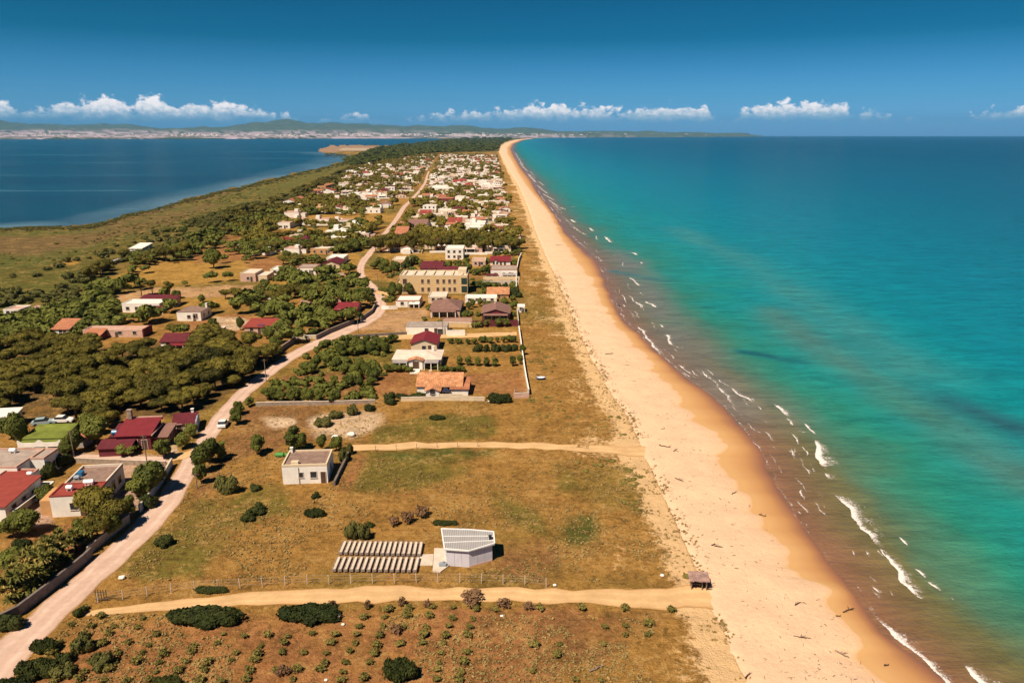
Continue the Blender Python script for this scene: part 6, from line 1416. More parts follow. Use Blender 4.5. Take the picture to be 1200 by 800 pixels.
# ================================================================ the village farther out
def far_proto(seed, kind):
    r = random.Random(seed); H = House()
    w_ = r.uniform(9.5, 14.5); d = r.uniform(7.5, 10.5); h = r.uniform(3.0, 3.8); x = w_ / 2
    K = {'white flat roofed house': ('white', 'flat', 'flat_white', 'white'), 'cream flat roofed house': ('cream', 'flat', 'flat_pale', 'flat_pale'), 'white house with pinkish flat roof': ('white', 'flat', 'flat_pink', 'pink'),
         'white house with terracotta gable roof': ('white', 'gable_x', 'roof_terr', None), 'cream house with dark red roof': ('cream', 'gable_y', 'roof_dred', None), 'white house with brown hip roof': ('white', 'hip', 'roof_brown', None),
         'pink house with pale flat roof': ('pink', 'flat', 'flat_pale', 'white'), 'white two storey house': ('white', 'flat', 'flat_pale', 'white'), 'ochre house with pale roof': ('ochre', 'flat', 'flat_white', 'cream'), 'white house with red sloping roof': ('white', 'shed', 'roof_bred', None)}[kind]
    fl = 2 if 'two storey' in kind else 1; h *= 1.75 if fl == 2 else 1
    H.volume(-x, x, 0, d, h, K[0], K[1], K[2], parapet=K[3], pitch=.28, ph=.45)
    for f in range(fl): H.row('F', -x + .4, x - .4, 3, .9 + f * h / 2, 0, 1.2, 1.3, 'shutter' if r.random() < .5 else 'glass')
    H.door('F', x * .5, 0, 1.0, 2.1); H.row('R', .6, d - .6, 2, 1, x)
    q = r.random()
    if q < .55: H.porch(-x * r.uniform(.5, 1), x * r.uniform(.2, .9), 2.6, h * .8 / fl, r.choice(['roof_terr', 'flat_white', 'roof_grey', 'roof_dred', 'flat_pale']), 'white', 3)
    if r.random() < .6: s = r.choice([-1, 1]); a = x * s; H.volume(min(a, a + s * 4) + (.03 if s > 0 else 0), max(a, a + s * 4) - (.03 if s < 0 else 0), 1.5, d * .8, h * .72 / fl, K[0], 'flat', K[2] if K[1] == 'flat' else 'flat_pale', ph=.25, wallname='wing_wall')
    if K[1] == 'flat' and r.random() < .7: H.tank(r.uniform(-x * .5, x * .5), d * .6, h + .1, 'whitepaint', .5, 1.4)
    if K[1] == 'flat' and r.random() < .4: H.block('stair_head', -x + .5, -x + 3.2, d * .5, d - .5, h + .1, h + 2.2, K[0])
    else: H.chimney(x * .4, d * .5, h + (0.6 if K[1] == 'flat' else 1.2), K[0], .7, .25)
    H.block('terrace', -x - .5, x + 1.5, -3.6, -.03, 0, .14, r.choice(['flat_pink', 'flat_pale', 'concrete']))
    H.block('garden_wall', -x - 3.5, x + 3.5, -5.6, -5.4, 0, 1.4, r.choice(['white', 'cream', 'pink', 'white']))
    return H
KINDS_ = ['white flat roofed house', 'cream flat roofed house', 'white house with pinkish flat roof', 'white house with terracotta gable roof', 'cream house with dark red roof', 'white house with brown hip roof', 'pink house with pale flat roof', 'white two storey house', 'ochre house with pale roof', 'white house with red sloping roof']
WT = [5, 3, 4, 3, 2, 2, 3, 1.6, 1, 1.2]
FP = []
for i, k in enumerate(KINDS_):
    for j in range(2):
        Hh = far_proto(i * 10 + j + 1, k)
        root = Hh.make('house', (0, 0, 0), 0, k)
        FP.append((k, root, Hh.merged('house'), [False]))
rf = random.Random(77)
ROADC = [((a[0] + b[0]) / 2, (a[1] + b[1]) / 2) for a, b in [((436, 289), (442, 290)), ((451, 270), (457, 270)), ((461, 258), (467, 258)), ((470, 243), (476, 243)), ((479, 235), (483, 235)), ((490, 223), (494, 223)), ((499, 207), (501, 207)), ((501, 201), (503, 201)), ((512, 186), (513, 186)), ((520, 178), (521, 178))]]
LR = np.array([P(x, y)[:2] for x, y in ROADC])
LE = np.array([P(x, y)[:2] for x, y in [(606, 300), (603, 280), (600, 262), (597, 245), (592, 228), (588, 212), (584.5, 198), (582, 186), (581, 177)]])
LL = np.array([P(x, y)[:2] for x, y in [(280, 300), (285, 280), (318, 262), (335, 248), (362, 232), (385, 218), (405, 205), (425, 194), (448, 185), (470, 180), (500, 178)]])
spots = []
Yc = 388.0
while Yc < 2250:
    xe = float(x_of(LE, Yc)); xr = float(x_of(LR, Yc)); xl = float(x_of(LL, Yc))
    x = xe - rf.uniform(5, 9)
    while x > xl:
        yy = Yc + rf.uniform(-6, 6); side = x - xr
        keep = (0.93 if yy < 1100 else .85) if side > 6 else (0.74 if side > -60 else .42)
        if side <= 6 and yy > 1500: keep *= .5
        if abs(side) < 10: keep = 0
        p = project(x, yy)
        if 408 < yy < 452 and p[0] > 434: keep = 0                           # the hedge belt and golden strip
        if inside([(318, 262), (330, 254), (440, 249), (478, 251), (462, 260), (390, 263)], np.array([p[0]]), np.array([p[1]]))[0]: keep = 0
        if inside([(311, 279), (335, 267), (396, 267), (392, 277), (355, 281)], np.array([p[0]]), np.array([p[1]]))[0]: keep = 0
        if inside([(350, 246), (425, 246), (440, 235), (360, 235)], np.array([p[0]]), np.array([p[1]]))[0]: keep *= .15
        if p[1] > 290 and p[0] < 436: keep *= .5
        if rf.random() < keep and not any((x - t[0]) ** 2 + (yy - t[1]) ** 2 < (t[2] + 7) ** 2 for t in TAKEN): spots.append((x, yy, side, xe - x, p))
        x -= rf.uniform(12.5, 17) * (1.0 if side > 0 else 1.15)
    Yc += rf.uniform(17, 21) * (1 + Yc / 9000)
spots.sort(key=lambda s: s[1])
mv, mf_, mm = [], [], []
stuff_by = {}
N_IND = 215
for i, (x, y, side, edge, p) in enumerate(spots):
    j = rf.choices(range(len(FP)), [WT[k // 2] for k in range(len(FP))])[0]
    k, root, merged, used = FP[j]
    yaw = rf.uniform(-.12, .12) + rf.choice([0, 0, 0, math.pi / 2, -math.pi / 2, math.pi]) ; sc_ = rf.uniform(.74, 1.06)
    if i < N_IND:
        where = 'nearest the dunes' if edge < 14 else ('right of the far road' if side > 0 else ('left of the far road' if side > -60 else 'toward the lagoon'))
        band_ = 'close behind the hedge' if y < 560 else ('mid village' if y < 800 else 'deep in the village')
        if i < 120:
            o = root if not used[0] else copy_tree(root); used[0] = True
        else:
            o = link('house', merged)
        o.location = (x, y, 0); o.rotation_euler = (0, 0, yaw); o.scale = (sc_,) * 3
        tag(o, f'{k} {where}, {band_}', 'house', f'houses {where} {band_}')
    else: stuff_by.setdefault(j, []).append((x, y, yaw, sc_))
    TAKEN.append((x, y, 6))
for k, root, merged, used in FP:
    if not used[0]:
        for ch in list(root.children):
            for g in list(ch.children): bpy.data.objects.remove(g)
            bpy.data.objects.remove(ch)
        bpy.data.objects.remove(root)
vs, fs_, ms_, mats_all = [], [], [], []
for j, L in stuff_by.items():
    me = FP[j][2]
    co = np.empty(len(me.vertices) * 3); me.vertices.foreach_get('co', co); co = co.reshape(-1, 3)
    polys = [(tuple(p_.vertices), p_.material_index) for p_ in me.polygons]
    mi = []
    for m in me.materials:
        if m not in mats_all: mats_all.append(m)
        mi.append(mats_all.index(m))
    for x, y, yaw, s in L:
        b0 = len(vs); c_, s_ = math.cos(yaw) * s, math.sin(yaw) * s
        vs += [(a * c_ - b * s_ + x, a * s_ + b * c_ + y, z * s) for a, b, z in co]
        for pv, pm in polys: fs_.append([b0 + q for q in pv]); ms_.append(mi[pm])
me = bpy.data.meshes.new('far_houses'); me.from_pydata(vs, [], fs_); me.update()
for m in mats_all: me.materials.append(m)
me.polygons.foreach_set('material_index', ms_)
tag(link('far_houses', me), 'crowded white and pink houses at the far end of the village', 'far houses', None, 'stuff')
print('SPOTS', len(spots))

# ---- greenery between the houses
def side_lab(x, y):
    s = x - float(x_of(LR, y)); return 'right of the far road' if s > 0 else 'left of the far road'
gt = []; rg = random.Random(31)
for _ in range(16000):
    y = 385 + 1900 * rg.random() ** 1.6; xe = float(x_of(LE, y)); xl = float(x_of(LL, y)); x = rg.uniform(xl, xe + 2)
    s = x - float(x_of(LR, y))
    if abs(s) < 7: continue
    n_ = fbm(np.array([x / 26.]), np.array([y / 34.]), 3)[0]
    if n_ < (.515 if s > 0 else .455): continue
    p = project(x, y)
    if 405 < y < 430 and p[0] > 440: continue
    if inside([(318, 262), (330, 254), (440, 249), (478, 251), (462, 260), (390, 263)], np.array([p[0]]), np.array([p[1]]))[0] or inside([(311, 279), (335, 267), (396, 267), (392, 277), (355, 281)], np.array([p[0]]), np.array([p[1]]))[0]: continue
    if any((x - t[0]) ** 2 + (y - t[1]) ** 2 < (t[2] * .8 + .8) ** 2 for t in TAKEN): continue
    if any((x - t[0]) ** 2 + (y - t[1]) ** 2 < 12 for t in gt): continue
    gt.append((x, y, rg.uniform(.8, 1.35)))
gt.sort(key=lambda t: t[1])
print('TREES', len(gt))
for x, y, s in gt[:60]:
    k = 'pine' if rg.random() < .5 else 'leafy'
    plant(k, x, y, 5.6 * s, 4.6 * s, ('dark pine' if k == 'pine' else 'leafy green tree') + ' in a garden among the village houses ' + side_lab(x, y), 'garden trees ' + side_lab(x, y))
scatter('village_trees', 'dark trees between the crowded houses of the far village', 'trees', gt[60:], None, 1.1, 1.9, 41, 'pine', 1.0, LP_tree)
LAND_L = [(250, 262), (285, 268), (318, 262), (335, 248), (362, 232), (385, 218), (405, 205), (425, 194), (436, 186), (428, 190), (400, 202), (345, 226), (300, 244)]
scatter('slope_trees', 'dark bushes and trees on the slope between village and lagoon', 'trees', pts_in(LAND_L, 420, 9, cl(50., .47)), None, 1.2, 2.4, 42, 'pine', .8, LP_tree)

# dense gardens and thickets left of the road, as far as the lagoon slope
FIELDS = [z[2] for z in ZONES if z[0] in (C_GOLD, C_TAN, C_EARTH, C_PALE)]
def left_ok(x, y):
    p = project(x, y)
    if fbm(np.array([x / 13. + 4]), np.array([y / 13.]), 3)[0] < .45: return 0
    a, b = np.array([p[0]]), np.array([p[1]])
    if any(inside(f, a, b)[0] for f in FIELDS) and fbm(np.array([x / 9. + 4]), np.array([y / 9.]), 2)[0] < .70: return 0
    rx = np.interp(p[1], [289, 300, 312, 330, 345, 360, 375, 392, 405, 420], [436, 427, 419, 421, 438, 441, 425, 382, 350, 325])
    return 0 if p[0] > rx - 5 else 1
LV = [(90, 345), (130, 318), (190, 296), (262, 268), (330, 250), (425, 250), (436, 289), (420, 310), (420, 328), (438, 345), (440, 360), (420, 378), (370, 396), (330, 412), (300, 405), (240, 399), (190, 398), (140, 400), (95, 402), (84, 380)]
lv = pts_in(LV, 560, 55, left_ok); lv.sort(key=lambda t: t[1])
nl = 0
for x, y, s in lv[::8]:
    px_ = project(x, y)[0]
    wh = 'toward the road' if px_ > 330 else ('in the middle' if px_ > 220 else 'toward the lagoon')
    plant('leafy', x, y, 4.6 * s, 3.6 * s, f'leafy tree in the gardens and thickets left of the road, {wh}', f'garden trees left of the road {wh}'); nl += 1
scatter('garden_thickets', 'dense green bushes between the gardens left of the road', 'bushes', [t for i, t in enumerate(lv) if i % 8], None, 1.1, 1.9, 56, 'leaf', .95, LP_tree)
RV = [(440, 345), (452, 330), (470, 306), (520, 306), (604, 304), (606, 330), (606, 383), (470, 386), (448, 350)]
scatter('yard_bushes', 'low bushes filling the yards between hotel and dunes', 'bushes', pts_in(RV, 230, 57, lambda x, y: (1.0 if fbm(np.array([x / 9.]), np.array([y / 9.]), 3)[0] > .45 else 0) * (0 if inside([(420, 387), (448, 366), (500, 362), (500, 372), (476, 388)], *[np.array([q]) for q in project(x, y)[:2]])[0] else 1)), None, .7, 1.35, 58, 'leaf', 1.1, LP_bush)
GV = [(300, 474), (335, 440), (372, 404), (398, 400), (458, 400), (456, 432), (440, 470)]
scatter('orchard_bushes', 'bushes and young trees filling the orchard right of the road', 'bushes', pts_in(GV, 130, 59, lambda x, y: 1.0 if fbm(np.array([x / 9. + 3]), np.array([y / 9.]), 3)[0] > .46 else 0), None, .8, 1.5, 60, 'leaf', .95, LP_bush)

# ================================================================ walls and fences
def wall(name, pts, h, th, mat, label, cat='wall', coping=None, gaps=()):
    """a garden wall along ground points read off the photograph: one thing, its coping a part"""
    W = [Vector(P(x, y)) for x, y in pts]; o = W[0].copy(); m = MB(); c = MB()
    for i, (a, b) in enumerate(zip(W[:-1], W[1:])):
        if i in gaps: continue
        d = (b - a).normalized(); n_ = Vector((-d.y, d.x, 0)) * th / 2; e = d * (.002 * i)
        a2, b2 = a - o, b - o
        q = [a2 - n_, b2 - n_, b2 + n_, a2 + n_]
        m.prism([(p.x, p.y, -.1) for p in q], [(p.x, p.y, h) for p in q])
        n2 = n_ * 1.25; q = [a2 - n2, b2 - n2, b2 + n2, a2 + n2]
        c.prism([(p.x, p.y, h + .003) for p in q], [(p.x, p.y, h + .09) for p in q])
    ob = m.build(name, M[mat]); ob.location = o; tag(ob, label, cat, None, 'thing')
    c.build('coping', M[coping or mat], ob); return ob
wall('road_wall', [(-30, 748), (22, 722), (60, 693), (100, 660), (108, 652)], 1.5, .3, 'darkstone', 'long dark stone wall along the left of the road, lower part')
wall('road_wall', [(103, 651), (125, 633), (152, 612)], 1.4, .3, 'stone', 'stone wall with pale coping beside the road below the pines', coping='concrete')
wall('road_wall', [(164, 601), (176, 586), (190, 566), (202, 545)], 1.4, .25, 'bluegrey', 'blue grey painted wall along the road below the driveway', coping='concrete')
wall('garden_wall', [(90, 542), (120, 543.5), (195, 546)], 1.0, .25, 'stone', 'low stone wall below the lane of the red house', coping='concrete')
wall('garden_wall', [(300, 476), (330, 475), (380, 474.5), (440, 472.5)], .9, .3, 'stone', 'pale stone wall closing the gardens above the near fields', coping='concrete')
wall('garden_wall', [(470, 470), (505, 469), (568, 469.5)], .9, .3, 'cream', 'low cream wall in front of the rustic cottage', coping='concrete')
wall('garden_wall', [(602, 466.5), (620, 465.5)], 1.2, .3, 'pink', 'short pinkish wall at the corner of the field near the dunes', coping='concrete')
wall('garden_wall', [(619.5, 463), (617, 450), (614.5, 435), (612.5, 420), (610.5, 405), (608, 387)], 1.5, .25, 'flat_pale', 'long white wall between the gardens and the dunes', coping='white')
wall('garden_wall', [(607.5, 381), (606, 366)], 1.4, .25, 'stone', 'short wall beside the red house at the dunes', coping='concrete')
wall('garden_wall', [(605, 340), (605, 322), (608, 306), (611, 300)], 1.6, .25, 'cream', 'pale wall between the dunes and the white porch house', coping='white')
wall('garden_wall', [(554, 383), (580, 382.5), (607, 382)], 2.0, .25, 'red_wall', 'maroon garden wall in front of the brown gabled house', coping='roof_dred')
wall('garden_wall', [(519, 379), (536, 378.6), (553, 378.4)], 1.9, .25, 'pink', 'pinkish brick wall in front of the brown hip roofed house', coping='roof_terr')
wall('garden_wall', [(524, 383), (553, 383.5)], 1.5, .25, 'yellow', 'pale yellow wall right of the long low white house', coping='white')
wall('garden_wall', [(524, 393.4), (545, 393)], 1.7, .25, 'white', 'short white wall beside the dark garage opening', coping='white')
wall('garden_wall', [(565, 334), (608, 333)], 1.5, .25, 'flat_pale', 'low white terrace wall below the maroon awning', coping='white')
wall('garden_wall', [(447, 362), (456, 362.5), (466, 362)], 1.2, .25, 'white', 'white wall at the outer side of the road bend', coping='white')
wall('garden_wall', [(423, 376), (436, 367), (441, 357)], 1.3, .3, 'darkstone', 'dark wall curving along the inside of the road bend', coping='stone')
wall('garden_wall', [(371, 398), (385, 391), (402, 384), (415, 379)], 1.4, .3, 'darkstone', 'dark stone wall on the left of the road below the bend', coping='stone')
wall('garden_wall', [(343, 398), (371, 397)], 1.2, .25, 'cream', 'cream wall meeting the road at the lane junction', coping='white')
wall('garden_wall', [(323, 418), (334, 409), (345, 402)], 1.6, .3, 'darkstone', 'dark wall at the upper right corner of the wood', coping='stone')
wall('garden_wall', [(403, 396.5), (440, 394), (500, 390.6)], .9, .2, 'darkstone', 'low dark wall along the village lane', coping='stone')
wall('garden_wall', [(340, 324), (372, 323.6), (416, 322)], .9, .2, 'cream', 'low pale wall in front of the white farmhouse', coping='white')
wall('garden_wall', [(560, 283.5), (609, 282.5)], 1.6, .3, 'white', 'white wall running behind the dark hedge belt to the dunes', coping='white')
wall('garden_wall', [(609.5, 283), (609, 275), (606, 270)], 1.6, .3, 'cream', 'pale wall turning the corner at the dunes behind the hedge', coping='white')
wall('garden_wall', [(352, 355.5), (400, 354)], 1.0, .25, 'pink', 'low pinkish wall above the bright red roof', coping='concrete')
wall('cottage_wall', [(392, 569), (398, 556), (405, 542), (409, 531)], .8, .3, 'darkstone', 'low dark wall right of the white cottage')
def balustrade():
    a, b = P(-12, 656), P(44, 655.5); d = Vector(b - a); L = d.length
    root = empty('balustrade', (a[0], a[1], 0), math.atan2(d.y, d.x), 'white garden balustrade at the left edge above the yuccas', 'balustrade')
    MB().box(0, L, -.12, .12, 0, .25).build('base', M['white'], root); MB().box(0, L, -.12, .12, .85, .98).build('rail', M['white'], root)
    m0 = None
    for k in range(int(L / .55)):
        if m0 is None: m0 = MB().box(-.1, .1, -.08, .08, .253, .847).mesh('baluster', [M['white']])
        o = link('baluster', m0, root); o.location = (.3 + k * .55, 0, 0)
balustrade()
def wire_fence(pts, h, spacing, label, name='wire_fence', mat='concrete'):
    W = np.array([P(x, y)[:2] for x, y in pts]); s = np.concatenate([[0], np.cumsum(np.hypot(*np.diff(W, axis=0).T))]); n = int(s[-1] / spacing)
    q = np.linspace(0, s[-1], n + 1); X = np.interp(q, s, W[:, 0]); Y = np.interp(q, s, W[:, 1])
    root = empty(name, (X[0], Y[0], 0), 0, label, 'fence'); r = random.Random(len(pts) + n)
    pm = MB().box(-.045, .045, -.045, .045, -.1, h).mesh('post', [M[mat]]); wr_ = MB()
    for i in range(n + 1):
        o = link('post', pm, root); o.location = (X[i] - X[0], Y[i] - Y[0], 0); o.rotation_euler = (r.uniform(-.05, .05), r.uniform(-.05, .05), 0)
    pr = [(X[i] - X[0], Y[i] - Y[0], 0) for i in range(n + 1)]
    for f in (.35, .65, .93): wr_.tube([(a, b, h * f) for a, b, c in pr], [.008] * (n + 1), 3)
    wr_.build('wire', M['steel'], root); return root
wire_fence([(115, 706), (145, 702), (175, 698), (205, 694), (240, 690), (300, 688), (352, 684.5), (425, 683.5), (500, 682.5), (560, 683), (620, 685), (640, 688)], 1.5, 3.0, 'long wire fence on pale concrete posts along the sand track')
wire_fence([(440, 527.8), (520, 524), (560, 523)], 1.1, 4.0, 'short wire fence with thin posts along the beach path', mat='wood')
wire_fence([(603, 462), (612, 462), (619, 461.5)], 1.4, 2.2, 'low rail fence inside the field corner by the dunes')
wire_fence([(455, 326), (470, 325), (480, 324.5)], 2.0, 3.0, 'fence beside the trees at the road bend', mat='wood')
gate = MB()
for k in range(5): gate.box(k * .35, k * .35 + .08, 0, .06, 0, 1.7)
gate.box(-.1, 1.6, -.05, -.003, .3, .4).box(-.1, 1.6, -.05, -.003, 1.3, 1.4)
g = gate.build('wooden_gate', M['wood_dark']); g.location = (*P(113, 704)[:2], 0); tag(g, 'dark wooden gate standing at the left end of the wire fence', 'gate')

# ================================================================ small things
def car(px, py, yaw, body, label, L=4.1):
    p = P(px, py); root = empty('parked_car', (p[0], p[1], 0), yaw, label, 'car'); m = MB(); w_ = .85
    prof = [(-L / 2, .35), (L / 2, .35), (L / 2, .68), (L * .46, .8), (L * .22, .92), (-L * .42, .95), (-L / 2, .85)]
    m.prism([(x, -w_, z) for x, z in prof][::-1], [(x, w_, z) for x, z in prof][::-1]); m.build('body', M[body], root)
    cab = [(-L * .40, .952), (L * .20, .922), (L * .06, 1.42), (-L * .32, 1.45)]
    c = MB().prism([(x, -w_ * .86, z) for x, z in cab][::-1], [(x, w_ * .86, z) for x, z in cab][::-1]).build('windows', M['glass'], root)
    MB().box(-L * .31, L * .05, -w_ * .8, w_ * .8, 1.453, 1.50).build('roof', M[body], root)
    wm = MB(); n = 12; a = [2 * math.pi * i / n for i in range(n)]; wm.prism([(.31 * math.cos(t), -.1, .31 * math.sin(t)) for t in a][::-1], [(.31 * math.cos(t), .1, .31 * math.sin(t)) for t in a][::-1]); wme = wm.mesh('wheel', [M['tyre']])
    for sx in (-.31, .31):
        for sy in (-.80, .80):
            o = link('wheel', wme, root); o.location = (L * sx, sy, .31)
    hm_ = MB().box(-.03, .03, -.16, .16, -.08, .08).mesh('headlight', [M['whitepaint']])
    for sy in (-.58, .58):
        o = link('headlight', hm_, root); o.location = (L / 2, sy, .62)
a_, b_ = P(244, 532), P(274, 488)
car(262, 499, math.atan2(b_[1] - a_[1], b_[0] - a_[0]), 'whitepaint', 'white car parked on the right edge of the dusty road', 3.6)
car(52, 497, rad(20), 'carblue', 'pale blue van parked behind the lime green roof', 4.6)
car(75, 494.5, rad(5), 'whitepaint', 'white car parked behind the lime green roof')
car(47, 583.5, rad(80), 'bluegrey', 'small grey car in the yard beside the low cream shed', 3.6)

M['mat'] = plain('weathered_mat_roof', (0.36, 0.23, 0.20), var=0.5, scale=1.5)
def beach_hut():
    p = P(819, 691); root = empty('beach_hut', (p[0], p[1], 0), rad(-6), 'driftwood beach hut with a mat roof and open dark front', 'hut'); r = random.Random(4)
    W_, D_, H_ = 1.0, 1.2, 1.5
    pm = MB().cyl((0, 0, -.1), .06, .05, H_ + .1, 7).mesh('post', [M['wood']])
    for x, y in ((-W_, 0), (W_, 0), (-W_, D_), (W_, D_), (.4, 0)):
        o = link('post', pm, root); o.location = (x, y, 0)
    m = MB()
    for k in range(13):
        x = -W_ - .3 + k * (2 * W_ + .6) / 12; j = r.uniform(-.1, .1); m.tube([(x, -.35 + j, H_ + .05), (x + r.uniform(-.1, .1), D_ + .4 + j, H_ + .30)], [.11, .10], 6)
    m.prism([(-W_ - .35, -.3, H_ + .04), (W_ + .35, -.3, H_ + .04), (W_ + .35, D_ + .4, H_ + .29), (-W_ - .35, D_ + .4, H_ + .29)], [(-W_ - .35, -.3, H_ + .12), (W_ + .35, -.3, H_ + .12), (W_ + .35, D_ + .4, H_ + .37), (-W_ - .35, D_ + .4, H_ + .37)])
    m.build('mat_roof', M['mat'], root)
    for nm, y0 in (('back_screen', D_),):
        b = MB()
        for k in range(9): b.box(-W_ + k * .28, -W_ + k * .28 + .24, y0 - .05, y0, 0, H_ - r.uniform(0, .2))
        b.build(nm, M['wood_dark'], root)
    for sx in (-1, 1):
        b = MB()
        for k in range(6): b.box(sx * W_ - .03, sx * W_ + .03, .05 + k * .26, .05 + k * .26 + .22, 0, H_ - r.uniform(.1, .5))
        b.build('side_screen', M['wood'], root)
    b = MB().box(-.9, .3, .7, 1.1, .38, .45).box(-.85, -.75, .72, 1.08, 0, .377).box(.15, .25, .72, 1.08, 0, .377); b.build('bench', M['wood'], root)
    b = MB()
    for k in range(3): b.tube([(W_ + .1, .2 + k * .3, .02), (W_ + .75 + .2 * k, -.1 + .3 * k, .4 + .3 * k)], [.06, .04], 5)
    b.build('leaning_branch', M['wood_dark'], root)
beach_hut()
def boat():
    p = P(633.5, 444.5); root = empty('dinghy', (p[0], p[1], 0), rad(8), 'small dinghy, blue rim and white inside, alone on the dune grass', 'boat')
    m = MB(); n = 20; a = [2 * math.pi * i / n for i in range(n)]
    def ring(rx, ry, z): return [(rx * math.cos(t), ry * math.sin(t) * (1 - .18 * max(0, math.cos(t)) ** 3), z) for t in a]
    R = [ring(.75, .42, .0), ring(1.15, .72, .35), ring(1.30, .82, .62), ring(1.12, .66, .62), ring(1.0, .55, .30), ring(.6, .3, .16)]
    def sk(m, i0, i1):
        m.add(R[i0] + R[i1], [(k, (k + 1) % n, n + (k + 1) % n, n + k) for k in range(n)])
    h = MB(); sk(h, 0, 1); sk(h, 1, 2); sk(h, 2, 3); h.add(R[0], [tuple(reversed(range(n)))]); h.build('hull', M['blue'], root)
    q = MB(); sk(q, 3, 4); sk(q, 4, 5); q.add(R[5], [tuple(range(n))]); q.build('inside', M['whitepaint'], root)
    MB().box(-.12, .12, -.6, .6, .45, .5).build('thwart', M['whitepaint'], root)
boat()
def green_tank():
    p = P(330, 535); root = empty('water_trough', (p[0], p[1], 0), rad(3), 'low bright green tank behind the left corner of the white cottage', 'tank')
    m = MB(); m.tube([(-1.2, 0, .45), (-1.0, 0, .45), (.35, 0, .45), (.5, 0, .45)], [.3, .45, .45, .3], 12); m.build('tank_body', M['greenplastic'], root)
    MB().tube([(.7, 0, .4), (.8, 0, .4), (1.35, 0, .4), (1.5, 0, .4)], [.3, .4, .4, .3], 12).build('small_tank', M['greenplastic'], root)
    MB().box(-.9, -.7, -.4, .4, 0, .12).box(.1, .3, -.4, .4, 0, .12).build('cradle', M['wood'], root)
green_tank()
for px, py, hh, lab in [(173, 547, 6.5, 'thin wooden power pole beside the driveway wall'), (231, 572, 3.0, 'short post at the roadside tree clump'), (87, 535, 5.5, 'thin grey pole right of the green roofed bungalow'), (312, 447, 6.0, 'power pole at the upper end of the wood beside the road'), (420, 392, 6.0, 'power pole where the lane leaves the road'), (556, 385, 5.0, 'pole in front of the maroon wall'), (519, 392, 5.5, 'grey pole at the corner of the long low white house'), (443, 337, 6.0, 'power pole at the outer side of the road bend')]:
    p = P(px, py); root = empty('power_pole', (p[0], p[1], 0), rt.uniform(-.3, .3), lab, 'pole'); MB().cyl((0, 0, -.2), .11, .08, hh + .2, 8).build('shaft', M['wood'], root)
    MB().box(-.7, .7, -.05, .05, hh - .4, hh - .28).build('crossarm', M['wood_dark'], root)

def log(px, py, L, yaw, label, branches=3, seed=0, r0=.11, mat='wood_dark', z=None):
    L *= .78; r0 *= .85; p = P(px, py); r = random.Random(seed); m = MB(); pts = [(-L / 2 + L * k / 5, r.uniform(-.12, .12) * L * .4, r0 * .8 + r.uniform(0, .06)) for k in range(6)]
    m.tube(pts, [r0 * q for q in (1.2, 1.1, .95, .8, .65, .4)], 7)
    for k in range(branches):
        b = pts[r.randint(1, 4)]; a = r.uniform(.4, 1.2) * r.choice([-1, 1]); q = L * r.uniform(.2, .4); m.tube([b, (b[0] + q * .5 * math.cos(a), b[1] + q * .5 * math.sin(a), b[2] + .15), (b[0] + q * math.cos(a), b[1] + q * math.sin(a), b[2] + r.uniform(.1, .35))], [r0 * .6, r0 * .4, r0 * .15], 5)
    x, y = p[0], p[1]; d = float(x_of(L_DUNE, y)); wt = float(x_of(L_WET, y)); wa = float(x_of(L_WATER, y))
    if z is None: t = (x - d) / (wt - d); z = (.16 - .98 * t * t if t < 1 else -.76 - .44 * (x - wt) / (wa - wt)) if t > 0 else .1
    o = m.build('driftwood_log', M[mat]); o.location = (x, y, z); o.rotation_euler = (0, 0, yaw); tag(o, label, 'driftwood'); return o
LOGS = [(742, 447, 2.2, -.4, 'grey driftwood piece on the pale sand high up near the dunes'), (741, 485, 2.6, -.2, 'dark driftwood branch at the foot of the dune edge'), (779, 524, 3.0, -.5, 'thin driftwood stick on dry sand level with the beach path'), (791, 528, 1.6, .9, 'short driftwood stump right of the thin stick'), (796, 563, 2.4, -.9, 'dark forked driftwood log lying alone on the dry sand'),
        (894, 599, 1.5, -.6, 'black driftwood lump at the rim of the wet sand'), (777, 503, 1.0, .3, 'small dark stump in the middle of the dry sand'), (860, 575, 1.8, .8, 'slim driftwood branch close to the wet sand'), (842, 641, 1.6, -.3, 'dark driftwood piece above the beach hut'), (836, 639, 1.0, .5, 'small stick left of the dark piece above the hut'),
        (995, 708, 2.6, .5, 'branchy driftwood lying on the wet sand by the water'), (983, 716, .8, 0, 'small driftwood bit left of the branchy driftwood'), (940, 746, 2.6, -.2, 'spread out driftwood branch on the lowest dry sand'), (1040, 772, .8, .2, 'single dark lump on the lowest wet sand'), (935, 705, 1.6, .6, 'cluster of brown sticks above the spread out branch'), (986, 762, 1.5, -.9, 'thin pale stick right of the spread out branch'),
        (714, 415, 3.2, .3, 'long dark driftwood on the upper beach'), (735, 428, 2.0, .1, 'driftwood stick below the long dark one on the upper beach'), (876, 792, 1.6, .8, 'small pile of sticks on the lowest dune edge'), (655, 287, 5, .1, 'dark trunk across the far beach at the waterline'), (700, 784, 2.8, .55, 'bleached pole lying in the brown field at the bottom'), (712, 325, 3, .1, 'trunk lying into the water at the beach bend')]
for i, (px, py, L, ya, lab) in enumerate(LOGS): log(px, py, L, ya, lab, 4 if i in (10, 12, 4) else 2, i, .10 if L < 3 else .14, 'wood' if 'grey' in lab or 'pale' in lab or 'bleached' in lab else 'wood_dark', 0.1 if px < 705 and py > 700 else None)
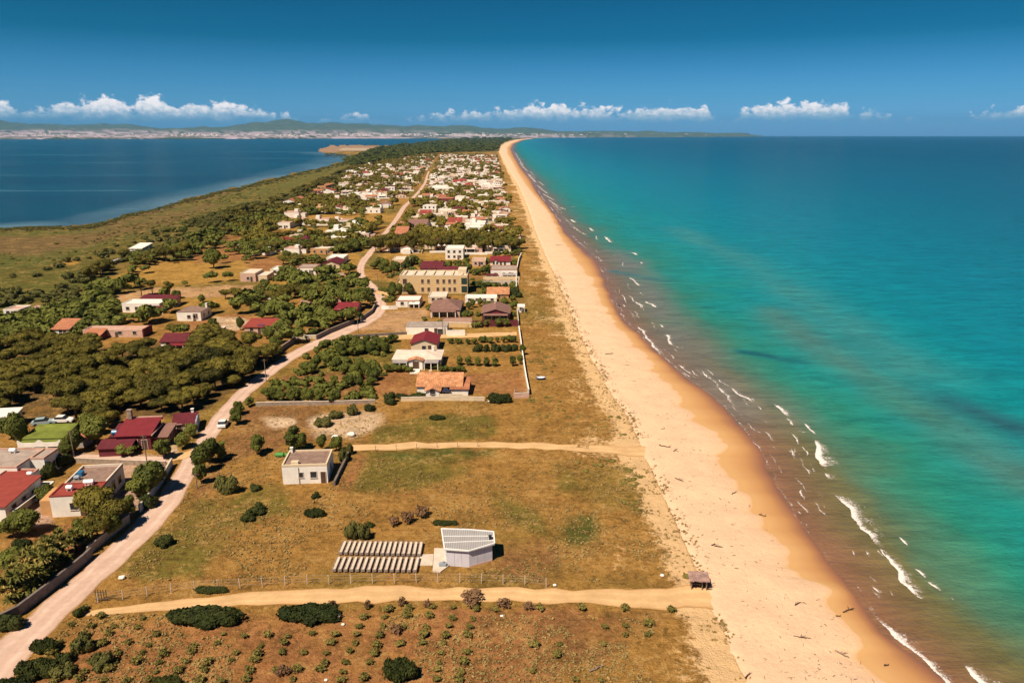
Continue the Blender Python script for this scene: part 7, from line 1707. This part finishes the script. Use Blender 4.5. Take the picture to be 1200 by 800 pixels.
# washed-up sticks too many to count
dv = MB(); rd = random.Random(9)
for _ in range(520):
    y = 70 + 300 * rd.random() ** 1.7; d = float(x_of(L_DUNE, y)); wt = float(x_of(L_WET, y)); t = rd.betavariate(1.6, 1.5) * .97; x = d + t * (wt - d)
    L = rd.uniform(.12, .5) * (1 + y / 400); a = rd.uniform(0, 3.14); z = .22 - .98 * t * t + .03; r0 = rd.uniform(.02, .05)
    dv.tube([(x - L / 2 * math.cos(a), y - L / 2 * math.sin(a), z), (x, y + rd.uniform(-.1, .1), z + .02), (x + L / 2 * math.cos(a), y + L / 2 * math.sin(a), z)], [r0, r0, r0 * .6], 4)
tag(dv.build('beach_debris', M['wood']), 'small sticks and debris washed up over the dry sand', 'debris', None, 'stuff')
# pale stones and litter in the fields
rk = random.Random(14)
for px, py, s, lab in [(397, 722, .5, 'white stone just below the wide dark shrub'), (402, 732, .45, 'second white stone under the wide dark shrub'), (588, 722, .45, 'white stone in the upper weed rows'), (143, 678, .9, 'white slab lying on the road verge'), (776, 675, .6, 'white bag standing near the beach hut'), (650, 686, .5, 'white stone on the dark bush at the fence end'), (574, 471, .9, 'white box near the corner of the cottage field'), (382, 797, .4, 'pale stone low in the weed rows'), (412, 511, 1.6, 'white rubble block in the rubble patch, right one'), (393, 514, 1.6, 'white rubble block in the rubble patch, left one')]:
    p = P(px, py); V, F = crown_np([(0, 0, .3, .5, .4, .3)], 3, .01, rk.randint(0, 99), core=1.0); V = V[:len(CSV)] * (1 + .25 * np.random.RandomState(int(px)).rand(len(CSV), 1)); o = link('white_stone', mesh_np('white_stone', V, CSF, [M['white']])); o.location = (p[0], p[1], 0); o.scale = (s, s, s * .8); tag(o, lab, 'stone')
# ================================================================ air
hb = MB().box(-48000, 32000, -300, 31000, -12, 700)
M_h = bpy.data.materials.new('haze_air'); M_h.use_nodes = True; t_ = M_h.node_tree; t_.nodes.clear(); n_ = NT(t_)
vp = n_.n('ShaderNodeVolumePrincipled'); ho = n_.n('ShaderNodeOutputMaterial'); n_.l(vp.outputs[0], ho.inputs['Volume'])
vp.inputs['Color'].default_value = (0.12, 0.47, 0.86, 1); vp.inputs['Density'].default_value = 2.5e-5; vp.inputs['Anisotropy'].default_value = 0.0
tag(hb.build('haze', M_h), 'pale blue haze in the air over land and sea', 'haze', None, 'stuff')
